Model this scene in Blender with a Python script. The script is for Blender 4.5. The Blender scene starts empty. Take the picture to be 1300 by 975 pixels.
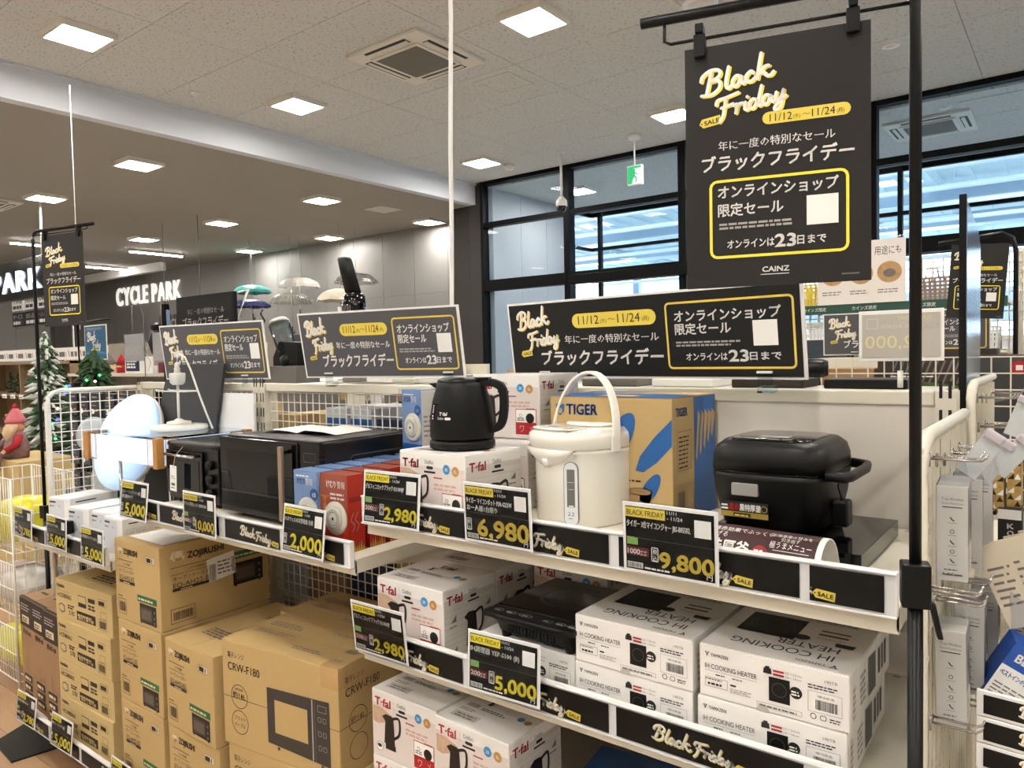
import bpy, bmesh, math, random
from mathutils import Vector, Matrix
PI = math.pi
R = math.radians
SC = bpy.context.scene
COL = SC.collection
random.seed(7)

# ---------------------------------------------------------------- camera, world, exposure
cam_d = bpy.data.cameras.new('camera')
cam = bpy.data.objects.new('camera', cam_d)
COL.objects.link(cam)
CR = (0.7935710, 0.6081275, -0.0206399)      # camera right, up, forward in world space
CU = (-0.0072088, 0.0433144, 0.9990355)
CF = (-0.6084349, 0.7926568, -0.0387569)
cam.matrix_world = Matrix(((CR[0], CU[0], -CF[0], 0.0), (CR[1], CU[1], -CF[1], 0.0), (CR[2], CU[2], -CF[2], 1.38), (0, 0, 0, 1)))
cam_d.sensor_fit = 'HORIZONTAL'
cam_d.sensor_width = 36.0
cam_d.lens = 36.0 * 942.7 / 1300.0
cam_d.clip_start = 0.05
cam_d.clip_end = 200
SC.camera = cam

world = bpy.data.worlds.new('world')
SC.world = world
world.use_nodes = True
wn = world.node_tree
wn.nodes['Background'].inputs[0].default_value = (0.87, 0.94, 1.0, 1)
wn.nodes['Background'].inputs[1].default_value = 3.5
SC.view_settings.view_transform = 'Standard'
SC.view_settings.look = 'None'
SC.view_settings.exposure = 0.56
SC.view_settings.gamma = 1.0
SC.view_settings.use_curve_mapping = False
SC.cycles.transparent_max_bounces = 24
LAMP = 62.0                                   # emission of the ceiling lamp diffusers

# ---------------------------------------------------------------- materials
def lin(c):
    return tuple((x / 12.92 if x <= 0.04045 else ((x + 0.055) / 1.055) ** 2.4) for x in c)
def hexc(h):
    return lin(tuple(int(h[i:i + 2], 16) / 255 for i in (0, 2, 4)))
MATS = {}
def mat(name, hx, rough=0.5, metal=0.0, emit=0.0, noise=0.0, scale=20.0, bump=0.0, bscale=200.0, alpha=1.0, trans=0.0, coat=0.0, spec=0.5, stretch=None):
    if name in MATS: return MATS[name]
    m = bpy.data.materials.new(name); m.use_nodes = True
    nt = m.node_tree; b = nt.nodes['Principled BSDF']
    c = hexc(hx)
    b.inputs['Base Color'].default_value = (*c, 1)
    b.inputs['Roughness'].default_value = rough
    b.inputs['Metallic'].default_value = metal
    b.inputs['Specular IOR Level'].default_value = spec
    if coat: b.inputs['Coat Weight'].default_value = coat; b.inputs['Coat Roughness'].default_value = 0.08
    if trans: b.inputs['Transmission Weight'].default_value = trans
    if alpha < 1: b.inputs['Alpha'].default_value = alpha
    if emit:
        b.inputs['Emission Color'].default_value = (*c, 1); b.inputs['Emission Strength'].default_value = emit
    tc = nt.nodes.new('ShaderNodeTexCoord')
    if noise:
        n = nt.nodes.new('ShaderNodeTexNoise'); n.inputs['Scale'].default_value = scale; n.inputs['Detail'].default_value = 5
        mp = nt.nodes.new('ShaderNodeMapping'); mp.inputs['Scale'].default_value = stretch or (1, 1, 1)
        nt.links.new(tc.outputs['Object'], mp.inputs[0]); nt.links.new(mp.outputs[0], n.inputs[0])
        mx = nt.nodes.new('ShaderNodeMix'); mx.data_type = 'RGBA'
        lo = tuple(max(0, x * (1 - noise)) for x in c); hi = tuple(min(1, x * (1 + noise)) for x in c)
        mx.inputs[6].default_value = (*lo, 1); mx.inputs[7].default_value = (*hi, 1)
        nt.links.new(n.outputs['Fac'], mx.inputs[0]); nt.links.new(mx.outputs[2], b.inputs['Base Color'])
    if bump:
        n2 = nt.nodes.new('ShaderNodeTexNoise'); n2.inputs['Scale'].default_value = bscale; n2.inputs['Detail'].default_value = 3
        nt.links.new(tc.outputs['Object'], n2.inputs[0])
        bp = nt.nodes.new('ShaderNodeBump'); bp.inputs['Strength'].default_value = bump; bp.inputs['Distance'].default_value = 0.004
        nt.links.new(n2.outputs['Fac'], bp.inputs['Height']); nt.links.new(bp.outputs[0], b.inputs['Normal'])
    MATS[name] = m
    return m
def glass(name, tint='ffffff', refl=0.12, rough=0.02):
    # clear pane: straight-through transparency with a fresnel reflection
    if name in MATS: return MATS[name]
    m = bpy.data.materials.new(name); m.use_nodes = True
    nt = m.node_tree; nt.nodes.clear()
    o = nt.nodes.new('ShaderNodeOutputMaterial'); t = nt.nodes.new('ShaderNodeBsdfTransparent'); g = nt.nodes.new('ShaderNodeBsdfGlossy')
    t.inputs[0].default_value = (*hexc(tint), 1); g.inputs[0].default_value = (1, 1, 1, 1); g.inputs['Roughness'].default_value = rough
    lw = nt.nodes.new('ShaderNodeLayerWeight'); lw.inputs[0].default_value = refl * 2
    mx = nt.nodes.new('ShaderNodeMixShader')
    nt.links.new(lw.outputs['Fresnel'], mx.inputs[0]); nt.links.new(t.outputs[0], mx.inputs[1]); nt.links.new(g.outputs[0], mx.inputs[2])
    nt.links.new(mx.outputs[0], o.inputs[0])
    MATS[name] = m
    return m
M_cardboard = mat('cardboard', 'bb9f6a', 0.75, noise=0.06, scale=60, stretch=(1, 1, 6))
M_cardboard2 = mat('cardboard_pale', 'c2aa74', 0.75, noise=0.05, scale=60)
M_cardboard3 = mat('cardboard_dark', '9a7854', 0.8, noise=0.06, scale=60)
M_cartonwhite = mat('carton_white', 'e6e3de', 0.45)
M_woodprint = mat('carton_wood_print', 'cfc9c2', 0.5, noise=0.10, scale=9, stretch=(0.4, 0.4, 9))
M_cream = mat('cream_steel', 'd9d3c2', 0.4, noise=0.02, scale=5)
M_creamshade = mat('cream_panel', 'd6cfc4', 0.5, noise=0.02, scale=3)
M_white = mat('white_plastic', 'e9e7e2', 0.35)
M_rail = mat('white_rail', 'eceae6', 0.3)
M_wire = mat('white_wire', 'e4e0d4', 0.35)
M_black = mat('black_plastic', '080808', 0.35, spec=.3)
M_blackmatte = mat('black_matte', '0a0a0a', 0.5, spec=.25)
M_blackgloss = mat('black_gloss', '040404', 0.07, coat=0.15, spec=.35)
M_pole = mat('black_powder_coat', '0c0c0c', 0.35, spec=.25)
M_poster = mat('poster_charcoal', '2a2827', 0.38, spec=.25, bump=0.15, bscale=6)
M_sign = mat('sign_charcoal', '1b1b1b', 0.4, spec=.25)
M_signgrey = mat('sign_grey', '535357', 0.45, spec=.3)
M_strip = mat('strip_black', '141210', 0.3, spec=.25, noise=0.2, scale=14)
M_ink = mat('ink_black', '141414', 0.5)
M_inkgrey = mat('ink_grey', '6f6b66', 0.6)
M_inkpale = mat('ink_pale', 'aaa69f', 0.6)
M_inkbrown = mat('ink_brown', '2e231a', 0.7)
M_pwhite = mat('print_white', 'f0eee8', 0.5)
M_pcream = mat('print_cream', 'd9c9a8', 0.5)
M_yel = mat('print_yellow', 'f4e040', 0.5)
M_gold = mat('print_gold', 'e3c650', 0.5)
M_tag = mat('print_tag_yellow', 'e6cd50', 0.5)
M_red = mat('print_red', 'a8161f', 0.5)
M_redbox = mat('print_redbox', 'c01f22', 0.45)
M_maroon = mat('print_maroon', '5e141c', 0.5)
M_green = mat('print_green', '2f6a3f', 0.6)
M_leaf = mat('print_leaf', '7fa85a', 0.5, noise=0.4, scale=300)
M_bluec = mat('print_blue', '3a8fc4', 0.5)
M_bronze = mat('print_bronze', 'b8894a', 0.5)
M_tigblue = mat('print_cobalt', '1c5da0', 0.5)
M_chrome = mat('chrome', 'd8d8d8', 0.15, metal=1.0)
M_silver = mat('silver', 'b9b9b5', 0.3, metal=0.8)
M_film = glass('clear_film', 'f8f9fa', 0.015, 0.12)
M_acryl = glass('acrylic', 'eef2f4', 0.06, 0.05)
M_skin = mat('print_photo_tan', 'b98f72', 0.6, noise=0.35, scale=90)

# ---------------------------------------------------------------- mesh builder
class MB:
    def __init__(s): s.v = []; s.f = []; s.m = []; s.mats = []; s.sm = []
    def mi(s, m):
        if m not in s.mats: s.mats.append(m)
        return s.mats.index(m)
    def add(s, vs, fs, m, smooth=False):
        o = len(s.v); k = s.mi(m)
        s.v += [tuple(v) for v in vs]
        for f in fs: s.f.append(tuple(o + i for i in f)); s.m.append(k); s.sm.append(smooth)
    def box(s, x0, y0, z0, x1, y1, z1, m, mt=None):
        vs = [(x, y, z) for z in (z0, z1) for y in (y0, y1) for x in (x0, x1)]
        vs = [mt @ Vector(v) for v in vs] if mt else vs
        s.add(vs, [(0, 2, 3, 1), (4, 5, 7, 6), (0, 1, 5, 4), (2, 6, 7, 3), (0, 4, 6, 2), (1, 3, 7, 5)], m)
        return s
    def cbox(s, cx, cy, cz, w, d, h, m, mt=None):
        return s.box(cx - w / 2, cy - d / 2, cz - h / 2, cx + w / 2, cy + d / 2, cz + h / 2, m, mt)
    def tube(s, pts, r, m, n=8, cap=True, smooth=True, closed=False):
        pts = [Vector(p) for p in pts]; rr = r if isinstance(r, (list, tuple)) else [r] * len(pts)
        up = Vector((0, 0, 1)); vs = []; N = len(pts)
        for i, p in enumerate(pts):
            a = pts[(i - 1) % N] if (closed or i > 0) else p; b = pts[(i + 1) % N] if (closed or i < N - 1) else p
            t = (b - a)
            if t.length < 1e-9: t = Vector((0, 0, 1))
            t.normalize()
            if abs(t.dot(up)) > 0.95: e = Vector((1, 0, 0))
            else: e = up
            x = t.cross(e).normalized(); y = x.cross(t).normalized()
            if i and (x.dot(px) < 0): pass
            px = x
            for k in range(n):
                q = 2 * PI * k / n
                vs.append(p + (x * math.cos(q) + y * math.sin(q)) * rr[i])
        fs = []
        for i in range(N if closed else N - 1):
            j = (i + 1) % N
            for k in range(n):
                fs.append((i * n + k, i * n + (k + 1) % n, j * n + (k + 1) % n, j * n + k))
        if cap and not closed: fs += [tuple(range(n))[::-1], tuple((N - 1) * n + k for k in range(n))]
        s.add(vs, fs, m, smooth)
        return s
    def lathe(s, prof, m, n=24, c=(0, 0, 0), mt=None, sx=1, sy=1):
        vs = []; N = len(prof)
        for (r, z) in prof:
            for k in range(n):
                q = 2 * PI * k / n
                v = Vector((c[0] + r * sx * math.cos(q), c[1] + r * sy * math.sin(q), c[2] + z))
                vs.append(mt @ v if mt else v)
        fs = [(i * n + k, i * n + (k + 1) % n, (i + 1) * n + (k + 1) % n, (i + 1) * n + k) for i in range(N - 1) for k in range(n)]
        if prof[0][0] > 1e-6: fs.append(tuple(range(n))[::-1])
        if prof[-1][0] > 1e-6: fs.append(tuple((N - 1) * n + k for k in range(n)))
        s.add(vs, fs, m, True)
        return s
    def loft(s, rings, m, n=32, p=5.0, mt=None, cap=True):
        # rings: (z, cx, cy, halfw, halfd) of superelliptic sections
        vs = []
        for rg in rings:
            z, cx, cy, a, b = rg[:5]; pp = rg[5] if len(rg) > 5 else p
            for k in range(n):
                q = 2 * PI * (k + .5) / n; c_, s_ = math.cos(q), math.sin(q)
                v = Vector((cx + a * math.copysign(abs(c_) ** (2 / pp), c_), cy + b * math.copysign(abs(s_) ** (2 / pp), s_), z))
                vs.append(mt @ v if mt else v)
        N = len(rings)
        fs = [(i * n + k, i * n + (k + 1) % n, (i + 1) * n + (k + 1) % n, (i + 1) * n + k) for i in range(N - 1) for k in range(n)]
        if cap: fs += [tuple(range(n))[::-1], tuple((N - 1) * n + k for k in range(n))]
        s.add(vs, fs, m, True)
        return s
    def prism(s, pts, d0, d1, m, axis='y', mt=None):
        # 2D outline pts (a, b) extruded along axis
        n = len(pts)
        f3 = {'y': lambda a, b, d: (a, d, b), 'z': lambda a, b, d: (a, b, d), 'x': lambda a, b, d: (d, a, b)}[axis]
        vs = [Vector(f3(a, b, d0)) for a, b in pts] + [Vector(f3(a, b, d1)) for a, b in pts]
        if mt: vs = [mt @ v for v in vs]
        fs = [tuple(range(n)), tuple(range(2 * n - 1, n - 1, -1))] + [(i, n + i, n + (i + 1) % n, (i + 1) % n) for i in range(n)]
        s.add(vs, fs, m)
        return s
    def mesh(s, name):
        me = bpy.data.meshes.new(name)
        me.from_pydata(s.v, [], s.f)
        for m in s.mats: me.materials.append(m)
        me.polygons.foreach_set('material_index', s.m)
        me.polygons.foreach_set('use_smooth', s.sm)
        me.validate(); me.update()
        return me
    def build(s, name, parent=None, loc=(0, 0, 0), rz=0.0, bevel=0.0, fixn=True, rot=None, seg=2):
        me = s.mesh(name)
        if fixn:
            bm = bmesh.new(); bm.from_mesh(me); bmesh.ops.recalc_face_normals(bm, faces=bm.faces); bm.to_mesh(me); bm.free()
        o = bpy.data.objects.new(name, me); COL.objects.link(o)
        o.location = loc; o.rotation_euler = rot or (0, 0, rz)
        if parent: o.parent = parent
        if bevel:
            b = o.modifiers.new('bevel', 'BEVEL'); b.width = bevel; b.segments = seg; b.limit_method = 'ANGLE'; b.angle_limit = R(50)
            b.harden_normals = False
        return o
def tag(o, label, cat, group=None):
    o['label'] = label; o['category'] = cat
    if group: o['group'] = group
    return o
def thing(name, label, cat, loc=(0, 0, 0), rz=0.0, group=None, rot=None):
    o = bpy.data.objects.new(name, None); COL.objects.link(o); o.empty_display_size = 0.05
    o.location = loc; o.rotation_euler = rot or (0, 0, rz)
    return tag(o, label, cat, group)
def struct(o):
    o['kind'] = 'structure'; return o
def dup(root, loc, rz=None, label=None, group=None, rot=None):
    r = root.copy(); COL.objects.link(r); r.location = loc
    if rz is not None: r.rotation_euler = (0, 0, rz)
    if rot is not None: r.rotation_euler = rot
    if label: r['label'] = label
    if group: r['group'] = group
    for ch in list(root.children):
        c = ch.copy(); COL.objects.link(c); c.parent = r
        for g in ch.children:
            d = g.copy(); COL.objects.link(d); d.parent = c
    return r

# ---------------------------------------------------------------- flat print: lettering and marks as thin geometry
TC = {}
TCU = bpy.data.curves.new('lettering_source', 'FONT'); TOB = bpy.data.objects.new('lettering_source', TCU); COL.objects.link(TOB)
TCU.resolution_u = 2
def tmesh(sx, bold):
    k = (sx, bold)
    if k not in TC:
        TCU.body = sx; TCU.offset = bold; TCU.size = 1
        TCU.resolution_u = 1 if any(ord(ch) > 0x2e00 for ch in sx) else 3
        bpy.context.view_layer.update()
        me = bpy.data.meshes.new_from_object(TOB.evaluated_get(bpy.context.evaluated_depsgraph_get()))
        vs = [(v.co.x, v.co.y) for v in me.vertices]; fs = [tuple(p.vertices) for p in me.polygons]
        bpy.data.meshes.remove(me)
        x0 = min([v[0] for v in vs] or [0]); x1 = max([v[0] for v in vs] or [1])
        TC[k] = ([(x - x0, y) for x, y in vs], fs, x1 - x0)
    return TC[k]
def catmull(pts, k=5):
    out = []; P = [pts[0]] + list(pts) + [pts[-1]]
    for i in range(1, len(P) - 2):
        for j in range(k):
            t = j / k; a, b, c, d = P[i - 1], P[i], P[i + 1], P[i + 2]
            out.append(tuple(0.5 * ((2 * b[q]) + (-a[q] + c[q]) * t + (2 * a[q] - 5 * b[q] + 4 * c[q] - d[q]) * t * t + (-a[q] + 3 * b[q] - 3 * c[q] + d[q]) * t ** 3) for q in (0, 1)))
    out.append(pts[-1])
    return out
S_BLACK = [[(.75, 2.15), (.5, 1.3), (.15, .15)], [(-.1, 1.55), (.1, 2.05), (.75, 2.4), (1.35, 2.2), (1.3, 1.6), (.6, 1.25)], [(.6, 1.25), (1.2, 1.15), (1.15, .4), (.5, -.05), (-.25, .1)],
           [(2.1, 2.2), (1.75, 1.0), (1.65, .3), (1.8, .05), (2.05, .25)], [(2.85, .85), (2.5, 1.05), (2.15, .6), (2.2, .1), (2.5, .15), (2.85, .9), (2.8, .3), (2.9, .08), (3.15, .3)],
           [(3.75, .75), (3.6, 1.05), (3.2, .7), (3.2, .15), (3.5, .05), (3.85, .3)], [(4.55, 2.5), (4.2, 1.2), (3.95, .1)], [(4.9, 1.05), (4.6, 1.05), (4.2, .6), (4.5, .5), (4.6, .15), (4.9, .05), (5.15, .3)]]
S_FRIDAY = [[(.1, 1.6), (.3, 2.05), (1.0, 2.1), (2.0, 2.25)], [(.95, 2.05), (.7, 1.0), (.45, .15), (.1, -.35)], [(.45, 1.1), (1.0, 1.15), (1.45, 1.2)],
            [(1.45, .95), (1.75, 1.0), (1.5, .1)], [(1.6, .5), (1.85, .95), (2.2, .95)], [(2.4, .95), (2.25, .3), (2.4, .08), (2.65, .3)], [(2.6, 1.45), (2.63, 1.5)],
            [(3.3, .85), (2.95, 1.05), (2.65, .6), (2.7, .1), (3.0, .15), (3.35, .9)], [(3.85, 2.2), (3.45, .9), (3.35, .3), (3.45, .08), (3.65, .3)],
            [(4.35, .85), (4.0, 1.05), (3.7, .6), (3.75, .1), (4.05, .15), (4.4, .9), (4.35, .3), (4.5, .08), (4.7, .3)], [(4.85, 1.0), (4.7, .4), (4.85, .12), (5.15, .4), (5.4, 1.05)], [(5.4, 1.05), (5.2, .1), (4.9, -.75), (4.5, -.85), (4.6, -.4), (5.5, .35)]]
class Print:
    """flat ink on one face: o = lower left corner, u, v in-plane unit vectors, all sizes in metres (scale k)"""
    def __init__(s, mb, o, u=(1, 0, 0), v=(0, 0, 1), e=0.0003, k=1.0):
        s.mb = mb; s.o = Vector(o); s.u = Vector(u); s.v = Vector(v); s.n = s.u.cross(s.v); s.e = e; s.k = k; s.ly = 0
    def pt(s, x, y, l=0): return s.o + s.u * (x * s.k) + s.v * (y * s.k) + s.n * (s.e * (1 + l))
    def poly(s, pts, m, l=0): s.mb.add([s.pt(x, y, l) for x, y in pts], [tuple(range(len(pts)))], m)
    def rect(s, x, y, w, h, m, l=0, a=0):
        c, q = math.cos(a), math.sin(a)
        s.poly([(x + c * i * w - q * j * h, y + q * i * w + c * j * h) for i, j in ((0, 0), (1, 0), (1, 1), (0, 1))], m, l)
    def frame(s, x, y, w, h, t, m, l=0, r=0):
        if r <= 0:
            s.rect(x, y, w, t, m, l); s.rect(x, y + h - t, w, t, m, l); s.rect(x, y, t, h, m, l); s.rect(x + w - t, y, t, h, m, l); return
        def rr(x, y, w, h, r):
            o = []
            for cx, cy, a0 in ((x + w - r, y + h - r, 0), (x + r, y + h - r, 90), (x + r, y + r, 180), (x + w - r, y + r, 270)):
                o += [(cx + r * math.cos(R(a0 + a)), cy + r * math.sin(R(a0 + a))) for a in (0, 30, 60, 90)]
            return o
        A = rr(x, y, w, h, r); B = rr(x + t, y + t, w - 2 * t, h - 2 * t, max(r - t, 1e-4)); n = len(A)
        s.mb.add([s.pt(*p, l) for p in A + B], [(i, (i + 1) % n, n + (i + 1) % n, n + i) for i in range(n)], m)
    def pill(s, x, y, w, h, m, l=0, r=None):
        r = h / 2 if r is None else r; o = []
        for cx, cy, a0 in ((x + w - r, y + h - r, 0), (x + r, y + h - r, 90), (x + r, y + r, 180), (x + w - r, y + r, 270)):
            o += [(cx + r * math.cos(R(a0 + a)), cy + r * math.sin(R(a0 + a))) for a in (0, 30, 60, 90)]
        s.poly(o, m, l)
    def circ(s, x, y, r, m, l=0, n=18, ry=None, a=0):
        ry = ry or r; c, q = math.cos(a), math.sin(a)
        s.poly([(x + c * r * math.cos(t) - q * ry * math.sin(t), y + q * r * math.cos(t) + c * ry * math.sin(t)) for t in (2 * PI * i / n for i in range(n))], m, l)
    def ring(s, x, y, r, t, m, l=0, n=24, ry=None):
        ry = ry or r
        P = [(x + r * math.cos(2 * PI * i / n), y + ry * math.sin(2 * PI * i / n)) for i in range(n)]; Q = [(x + (r - t) * math.cos(2 * PI * i / n), y + (ry - t) * math.sin(2 * PI * i / n)) for i in range(n)]
        s.mb.add([s.pt(*p, l) for p in P + Q], [(i, (i + 1) % n, n + (i + 1) % n, n + i) for i in range(n)], m)
    def text(s, t, x, y, h, m, w=None, bold=0.0, l=1, al='L', a=0.0, shear=0.0):
        vs, fs, tw = tmesh(t, 0.0); cjk = any(ord(ch) > 0x2e00 for ch in t); k = h / (0.88 if cjk else 0.72)
        kx = (w / tw) if w else k; W = kx * tw; x0 = x - (W / 2 if al == 'C' else W if al == 'R' else 0)
        c, q = math.cos(a), math.sin(a); yo = 0.08 * k if cjk else 0
        bb = min(bold, .03) * k
        for ex, ey in (((0, 0),) if not bold else ((-bb, -bb), (bb, bb), (bb, -bb)) if bold > .015 else ((-bb, 0), (bb, 0))):
            s.mb.add([s.pt(x0 + ex + c * (px * kx + py * k * shear) - q * (py * k + yo), y + ey + q * (px * kx) + c * (py * k + yo), l) for px, py in vs], fs, m)
    def bars(s, x, y, w, h, m, n=14, l=1, seed=1):
        rr = random.Random(seed); cx = x
        while cx < x + w:
            b = w / n * rr.uniform(.25, .7); s.rect(cx, y, min(b, x + w - cx), h, m, l); cx += b + w / n * rr.uniform(.3, .6)
    def lines(s, x, y, w, h, rows, m, l=1, seed=3, fill=.55):
        # illegibly small print: rows of short dashes
        rr = random.Random(seed); dh = h / rows
        for i in range(rows):
            cx = x; ex = x + w * rr.uniform(.75, 1)
            while cx < ex:
                b = dh * rr.uniform(.8, 2.4); s.rect(cx, y + h - (i + 1) * dh, min(b, ex - cx), dh * fill, m, l); cx += b + dh * .35
    def stroke(s, pts, t, m, l=0):
        P = catmull(pts); n = len(P); vs = []
        for i in range(n):
            a = P[max(i - 1, 0)]; b = P[min(i + 1, n - 1)]; dx, dy = b[0] - a[0], b[1] - a[1]; L = math.hypot(dx, dy) or 1
            nx, ny = -dy / L * t / 2, dx / L * t / 2
            vs += [s.pt(P[i][0] + nx, P[i][1] + ny, l), s.pt(P[i][0] - nx, P[i][1] - ny, l)]
        s.mb.add(vs, [(2 * i, 2 * i + 1, 2 * i + 3, 2 * i + 2) for i in range(n - 1)], m)
        s.circ(P[0][0], P[0][1], t / 2, m, l, 8); s.circ(P[-1][0], P[-1][1], t / 2, m, l, 8)
    def script(s, word, x, y, h, m, ms=None, a=0.0, l=0, t=.34, sh=.12, sx=1.0):
        c, q = math.cos(a), math.sin(a); k = h / 2.4
        def T(p, dx=0, dy=0): return (x + k * (c * (p[0] * sx + dx) - q * (p[1] + dy)), y + k * (q * (p[0] * sx + dx) + c * (p[1] + dy)))
        for st in word:
            if ms: s.stroke([T(p, sh * 1.3, -sh * 1.3) for p in st], t * k, ms, l)
        for st in word: s.stroke([T(p) for p in st], t * k, m, l + 1)
    def sale(s, x, y, w, m=None, a=0.0, l=0, txt=True):
        m = m or M_tag; h = w * .42; c, q = math.cos(a), math.sin(a)
        T = lambda px, py: (x + c * px - q * py, y + q * px + c * py)
        s.poly([T(*p) for p in ((0, h * .5), (w * .16, 0), (w, 0), (w, h), (w * .16, h))], m, l)
        s.circ(*T(w * .12, h * .5), h * .09, M_ink, l + 1, 8)
        if txt:
            tx, ty = T(w * .24, h * .24); s.text('SALE', tx, ty, h * .5, M_ink, w=w * .68, l=l + 1, a=a, bold=.02)
def kettle_icon(p, x, y, h, m, l=1):
    w = h * .82
    p.poly([(x + w * .12, y), (x + w * .72, y), (x + w * .66, y + h * .85), (x + w * .55, y + h * .95), (x + w * .25, y + h * .97), (x + w * .02, y + h * .86), (x + w * .2, y + h * .72)], m, l)
    p.stroke([(x + w * .6, y + h * .88), (x + w * .95, y + h * .95), (x + w * 1.02, y + h * .7), (x + w * .95, y + h * .42), (x + w * .7, y + h * .25)], h * .09, m, l)
# ================================================================ SETTING
ZC, ZL, YW, YG = 4.28, 3.93, 9.72, 10.6
M_ceil = mat('ceiling_board', 'd0ceca', 0.9, bump=0.6, bscale=45)
def speck(m, scale=26, dark=0.55):
    nt = m.node_tree; b = nt.nodes['Principled BSDF']; base = tuple(b.inputs['Base Color'].default_value)
    tc = nt.nodes.new('ShaderNodeTexCoord'); n = nt.nodes.new('ShaderNodeTexNoise'); n.inputs['Scale'].default_value = scale; n.inputs['Detail'].default_value = 2
    mp = nt.nodes.new('ShaderNodeMapping'); mp.inputs['Scale'].default_value = (1, 2.2, 1)
    r = nt.nodes.new('ShaderNodeValToRGB'); r.color_ramp.elements[0].position = 0.34; r.color_ramp.elements[1].position = 0.40
    r.color_ramp.elements[0].color = (*[x * dark for x in base[:3]], 1); r.color_ramp.elements[1].color = base
    nt.links.new(tc.outputs['Object'], mp.inputs[0]); nt.links.new(mp.outputs[0], n.inputs[0]); nt.links.new(n.outputs['Fac'], r.inputs[0]); nt.links.new(r.outputs[0], b.inputs['Base Color'])
speck(M_ceil)
M_lowceil = mat('low_ceiling', '9e988f', 0.9, bump=0.4, bscale=45)
M_seam = mat('seam', '7b776f', 0.9)
M_greywall = mat('grey_wall_panel', '868380', 0.5, noise=0.04, scale=2)
M_darkcol = mat('dark_column', '3d3a38', 0.5, spec=.2)
M_frame = mat('window_frame_black', '0b0b0d', 0.5, spec=.12)
M_whitewall = mat('white_wall', 'dedcd8', 0.6, noise=0.02, scale=2)
M_beam = mat('beam_white', 'd3d6dc', 0.55)
M_floor = mat('floor_tile', 'b5aa9d', 0.35, noise=0.12, scale=3, stretch=(1, 8, 1))
M_pane = glass('window_glass', 'f1f7fb', 0.06, 0.01)
M_lampon = mat('lamp_diffuser', 'fffaf3', 0.5, emit=LAMP)
M_lamptrim = mat('lamp_trim', 'd8d2c4', 0.5)

# floor with planks near the camera
fl = struct(MB().box(-28, -6, -0.10, 8, 13.6, -0.004, M_floor).build('floor'))
pm = {}
for i in range(7):
    for j in range(14):
        k = (i + j) % 3
        if k not in pm:
            pm[k] = MB().box(0.001, 0.001, -0.004, 0.899, 0.148, 0.0, mat('floor_plank_%s' % 'abc'[k], ['9c7a58', 'a78462', '947150'][k], 0.4, noise=0.15, scale=6, stretch=(1, 12, 1))).mesh('floor_plank')
        o = bpy.data.objects.new('floor_plank', pm[k]); COL.objects.link(o); o.parent = fl
        o.location = (-6.6 + i * 0.9 - (j % 2) * 0.45, -0.5 + j * 0.15, 0)
# main ceiling
ce = struct(MB().box(-8.16, -6, ZC + 0.010, 8, YW + 0.1, ZC + 0.12, M_seam).build('ceiling'))
bmesh_board = MB().box(0.003, 0.003, 0, 1.817, 0.907, 0.010, M_ceil).mesh('ceiling_board')
for i in range(8):
    for j in range(17):
        x = -8.15 + i * 1.82; y = -5.8 + j * 0.91
        o = bpy.data.objects.new('ceiling_board', bmesh_board); COL.objects.link(o); o.parent = ce; o.location = (x, y, ZC)
# lower ceiling over the left half, and the white drop beam between them
struct(MB().box(-28, -6, ZL, -8.30, YG + .1, ZL + .1, M_lowceil).build('ceiling_low'))
struct(MB().box(-8.30, -6, ZL, -8.16, YW, ZC + .1, M_beam).box(-8.165, -6, ZC - 0.03, -8.13, YW, ZC, M_beam).build('trim_1', bevel=0.004))
# walls closing the hall
w = struct(MB().box(-28.1, YG + .02, 0, -8.02, YG + .2, ZC, M_seam).build('wall_back'))
wp = MB().box(0.004, -0.02, 0.0, 0.896, 0, 1.30, M_greywall).mesh('wall_panel')
for i in range(21):
    for j in range(3):
        o = bpy.data.objects.new('wall_panel', wp); COL.objects.link(o); o.parent = w; o.location = (-8.72 - 0.9 * (i + 1), YG + .02, 0.02 + j * 1.304)
struct(MB().box(-8.72, YW, 0, -8.02, YG + .2, ZC, M_darkcol).box(-8.30, YW - 0.03, 0, -8.02, YW, ZL, M_darkcol).build('wall_column', bevel=0.005))
struct(MB().box(-28.1, -6, 0, -28, YG, ZC, M_whitewall).build('wall_left'))
struct(MB().box(-28, -6.1, 0, 8, -6, ZC, M_whitewall).build('wall_front'))
struct(MB().box(8, -6.1, 0, 8.1, 13, ZC, M_whitewall).build('wall_right'))
# window wall: black frames with three panes each
TR = [(0.0, 0.12), (2.46, 2.64), (3.52, 3.60), (4.22, ZC)]
def window(n, x0, x1, r=True):
    b = MB(); t = 0.055
    b.box(x0, YW - 0.06, 0, x0 + t, YW + 0.1, ZC, M_frame); b.box(x1 - (t if r else 0.02), YW - 0.06, 0, x1, YW + 0.1, ZC, M_frame)
    for z0, z1 in TR: b.box(x0 + t, YW - 0.05, z0, x1 - .02, YW + 0.09, z1, M_frame)
    f = struct(b.build('window_%d' % n, bevel=0.004, seg=1))
    for (a, c) in zip(TR[:-1], TR[1:]):
        MB().box(x0 + t, YW + 0.01, a[1], x1 - .02, YW + 0.018, c[0], M_pane).build('pane', f)
for n, (a, b_) in enumerate([(-8.02, -6.30), (-6.30, -4.40), (-4.40, -2.42), (-1.99, -0.20), (-0.20, 1.60), (1.60, 3.40)]): window(n + 1, a, b_)
struct(MB().box(-2.42, YW - 0.08, 0, -1.99, YW + 0.2, ZC, M_darkcol).build('wall_pier', bevel=0.005))
struct(MB().box(3.40, YW - 0.05, 0, 8, YW + 0.1, ZC, M_darkcol).build('wall_window_side'))
# automatic door head and operator in the second bay
b = MB().box(-6.2, YW - 0.16, 2.44, -2.5, YW - 0.05, 2.58, M_frame)
struct(b.build('door_1', bevel=0.004))
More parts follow.
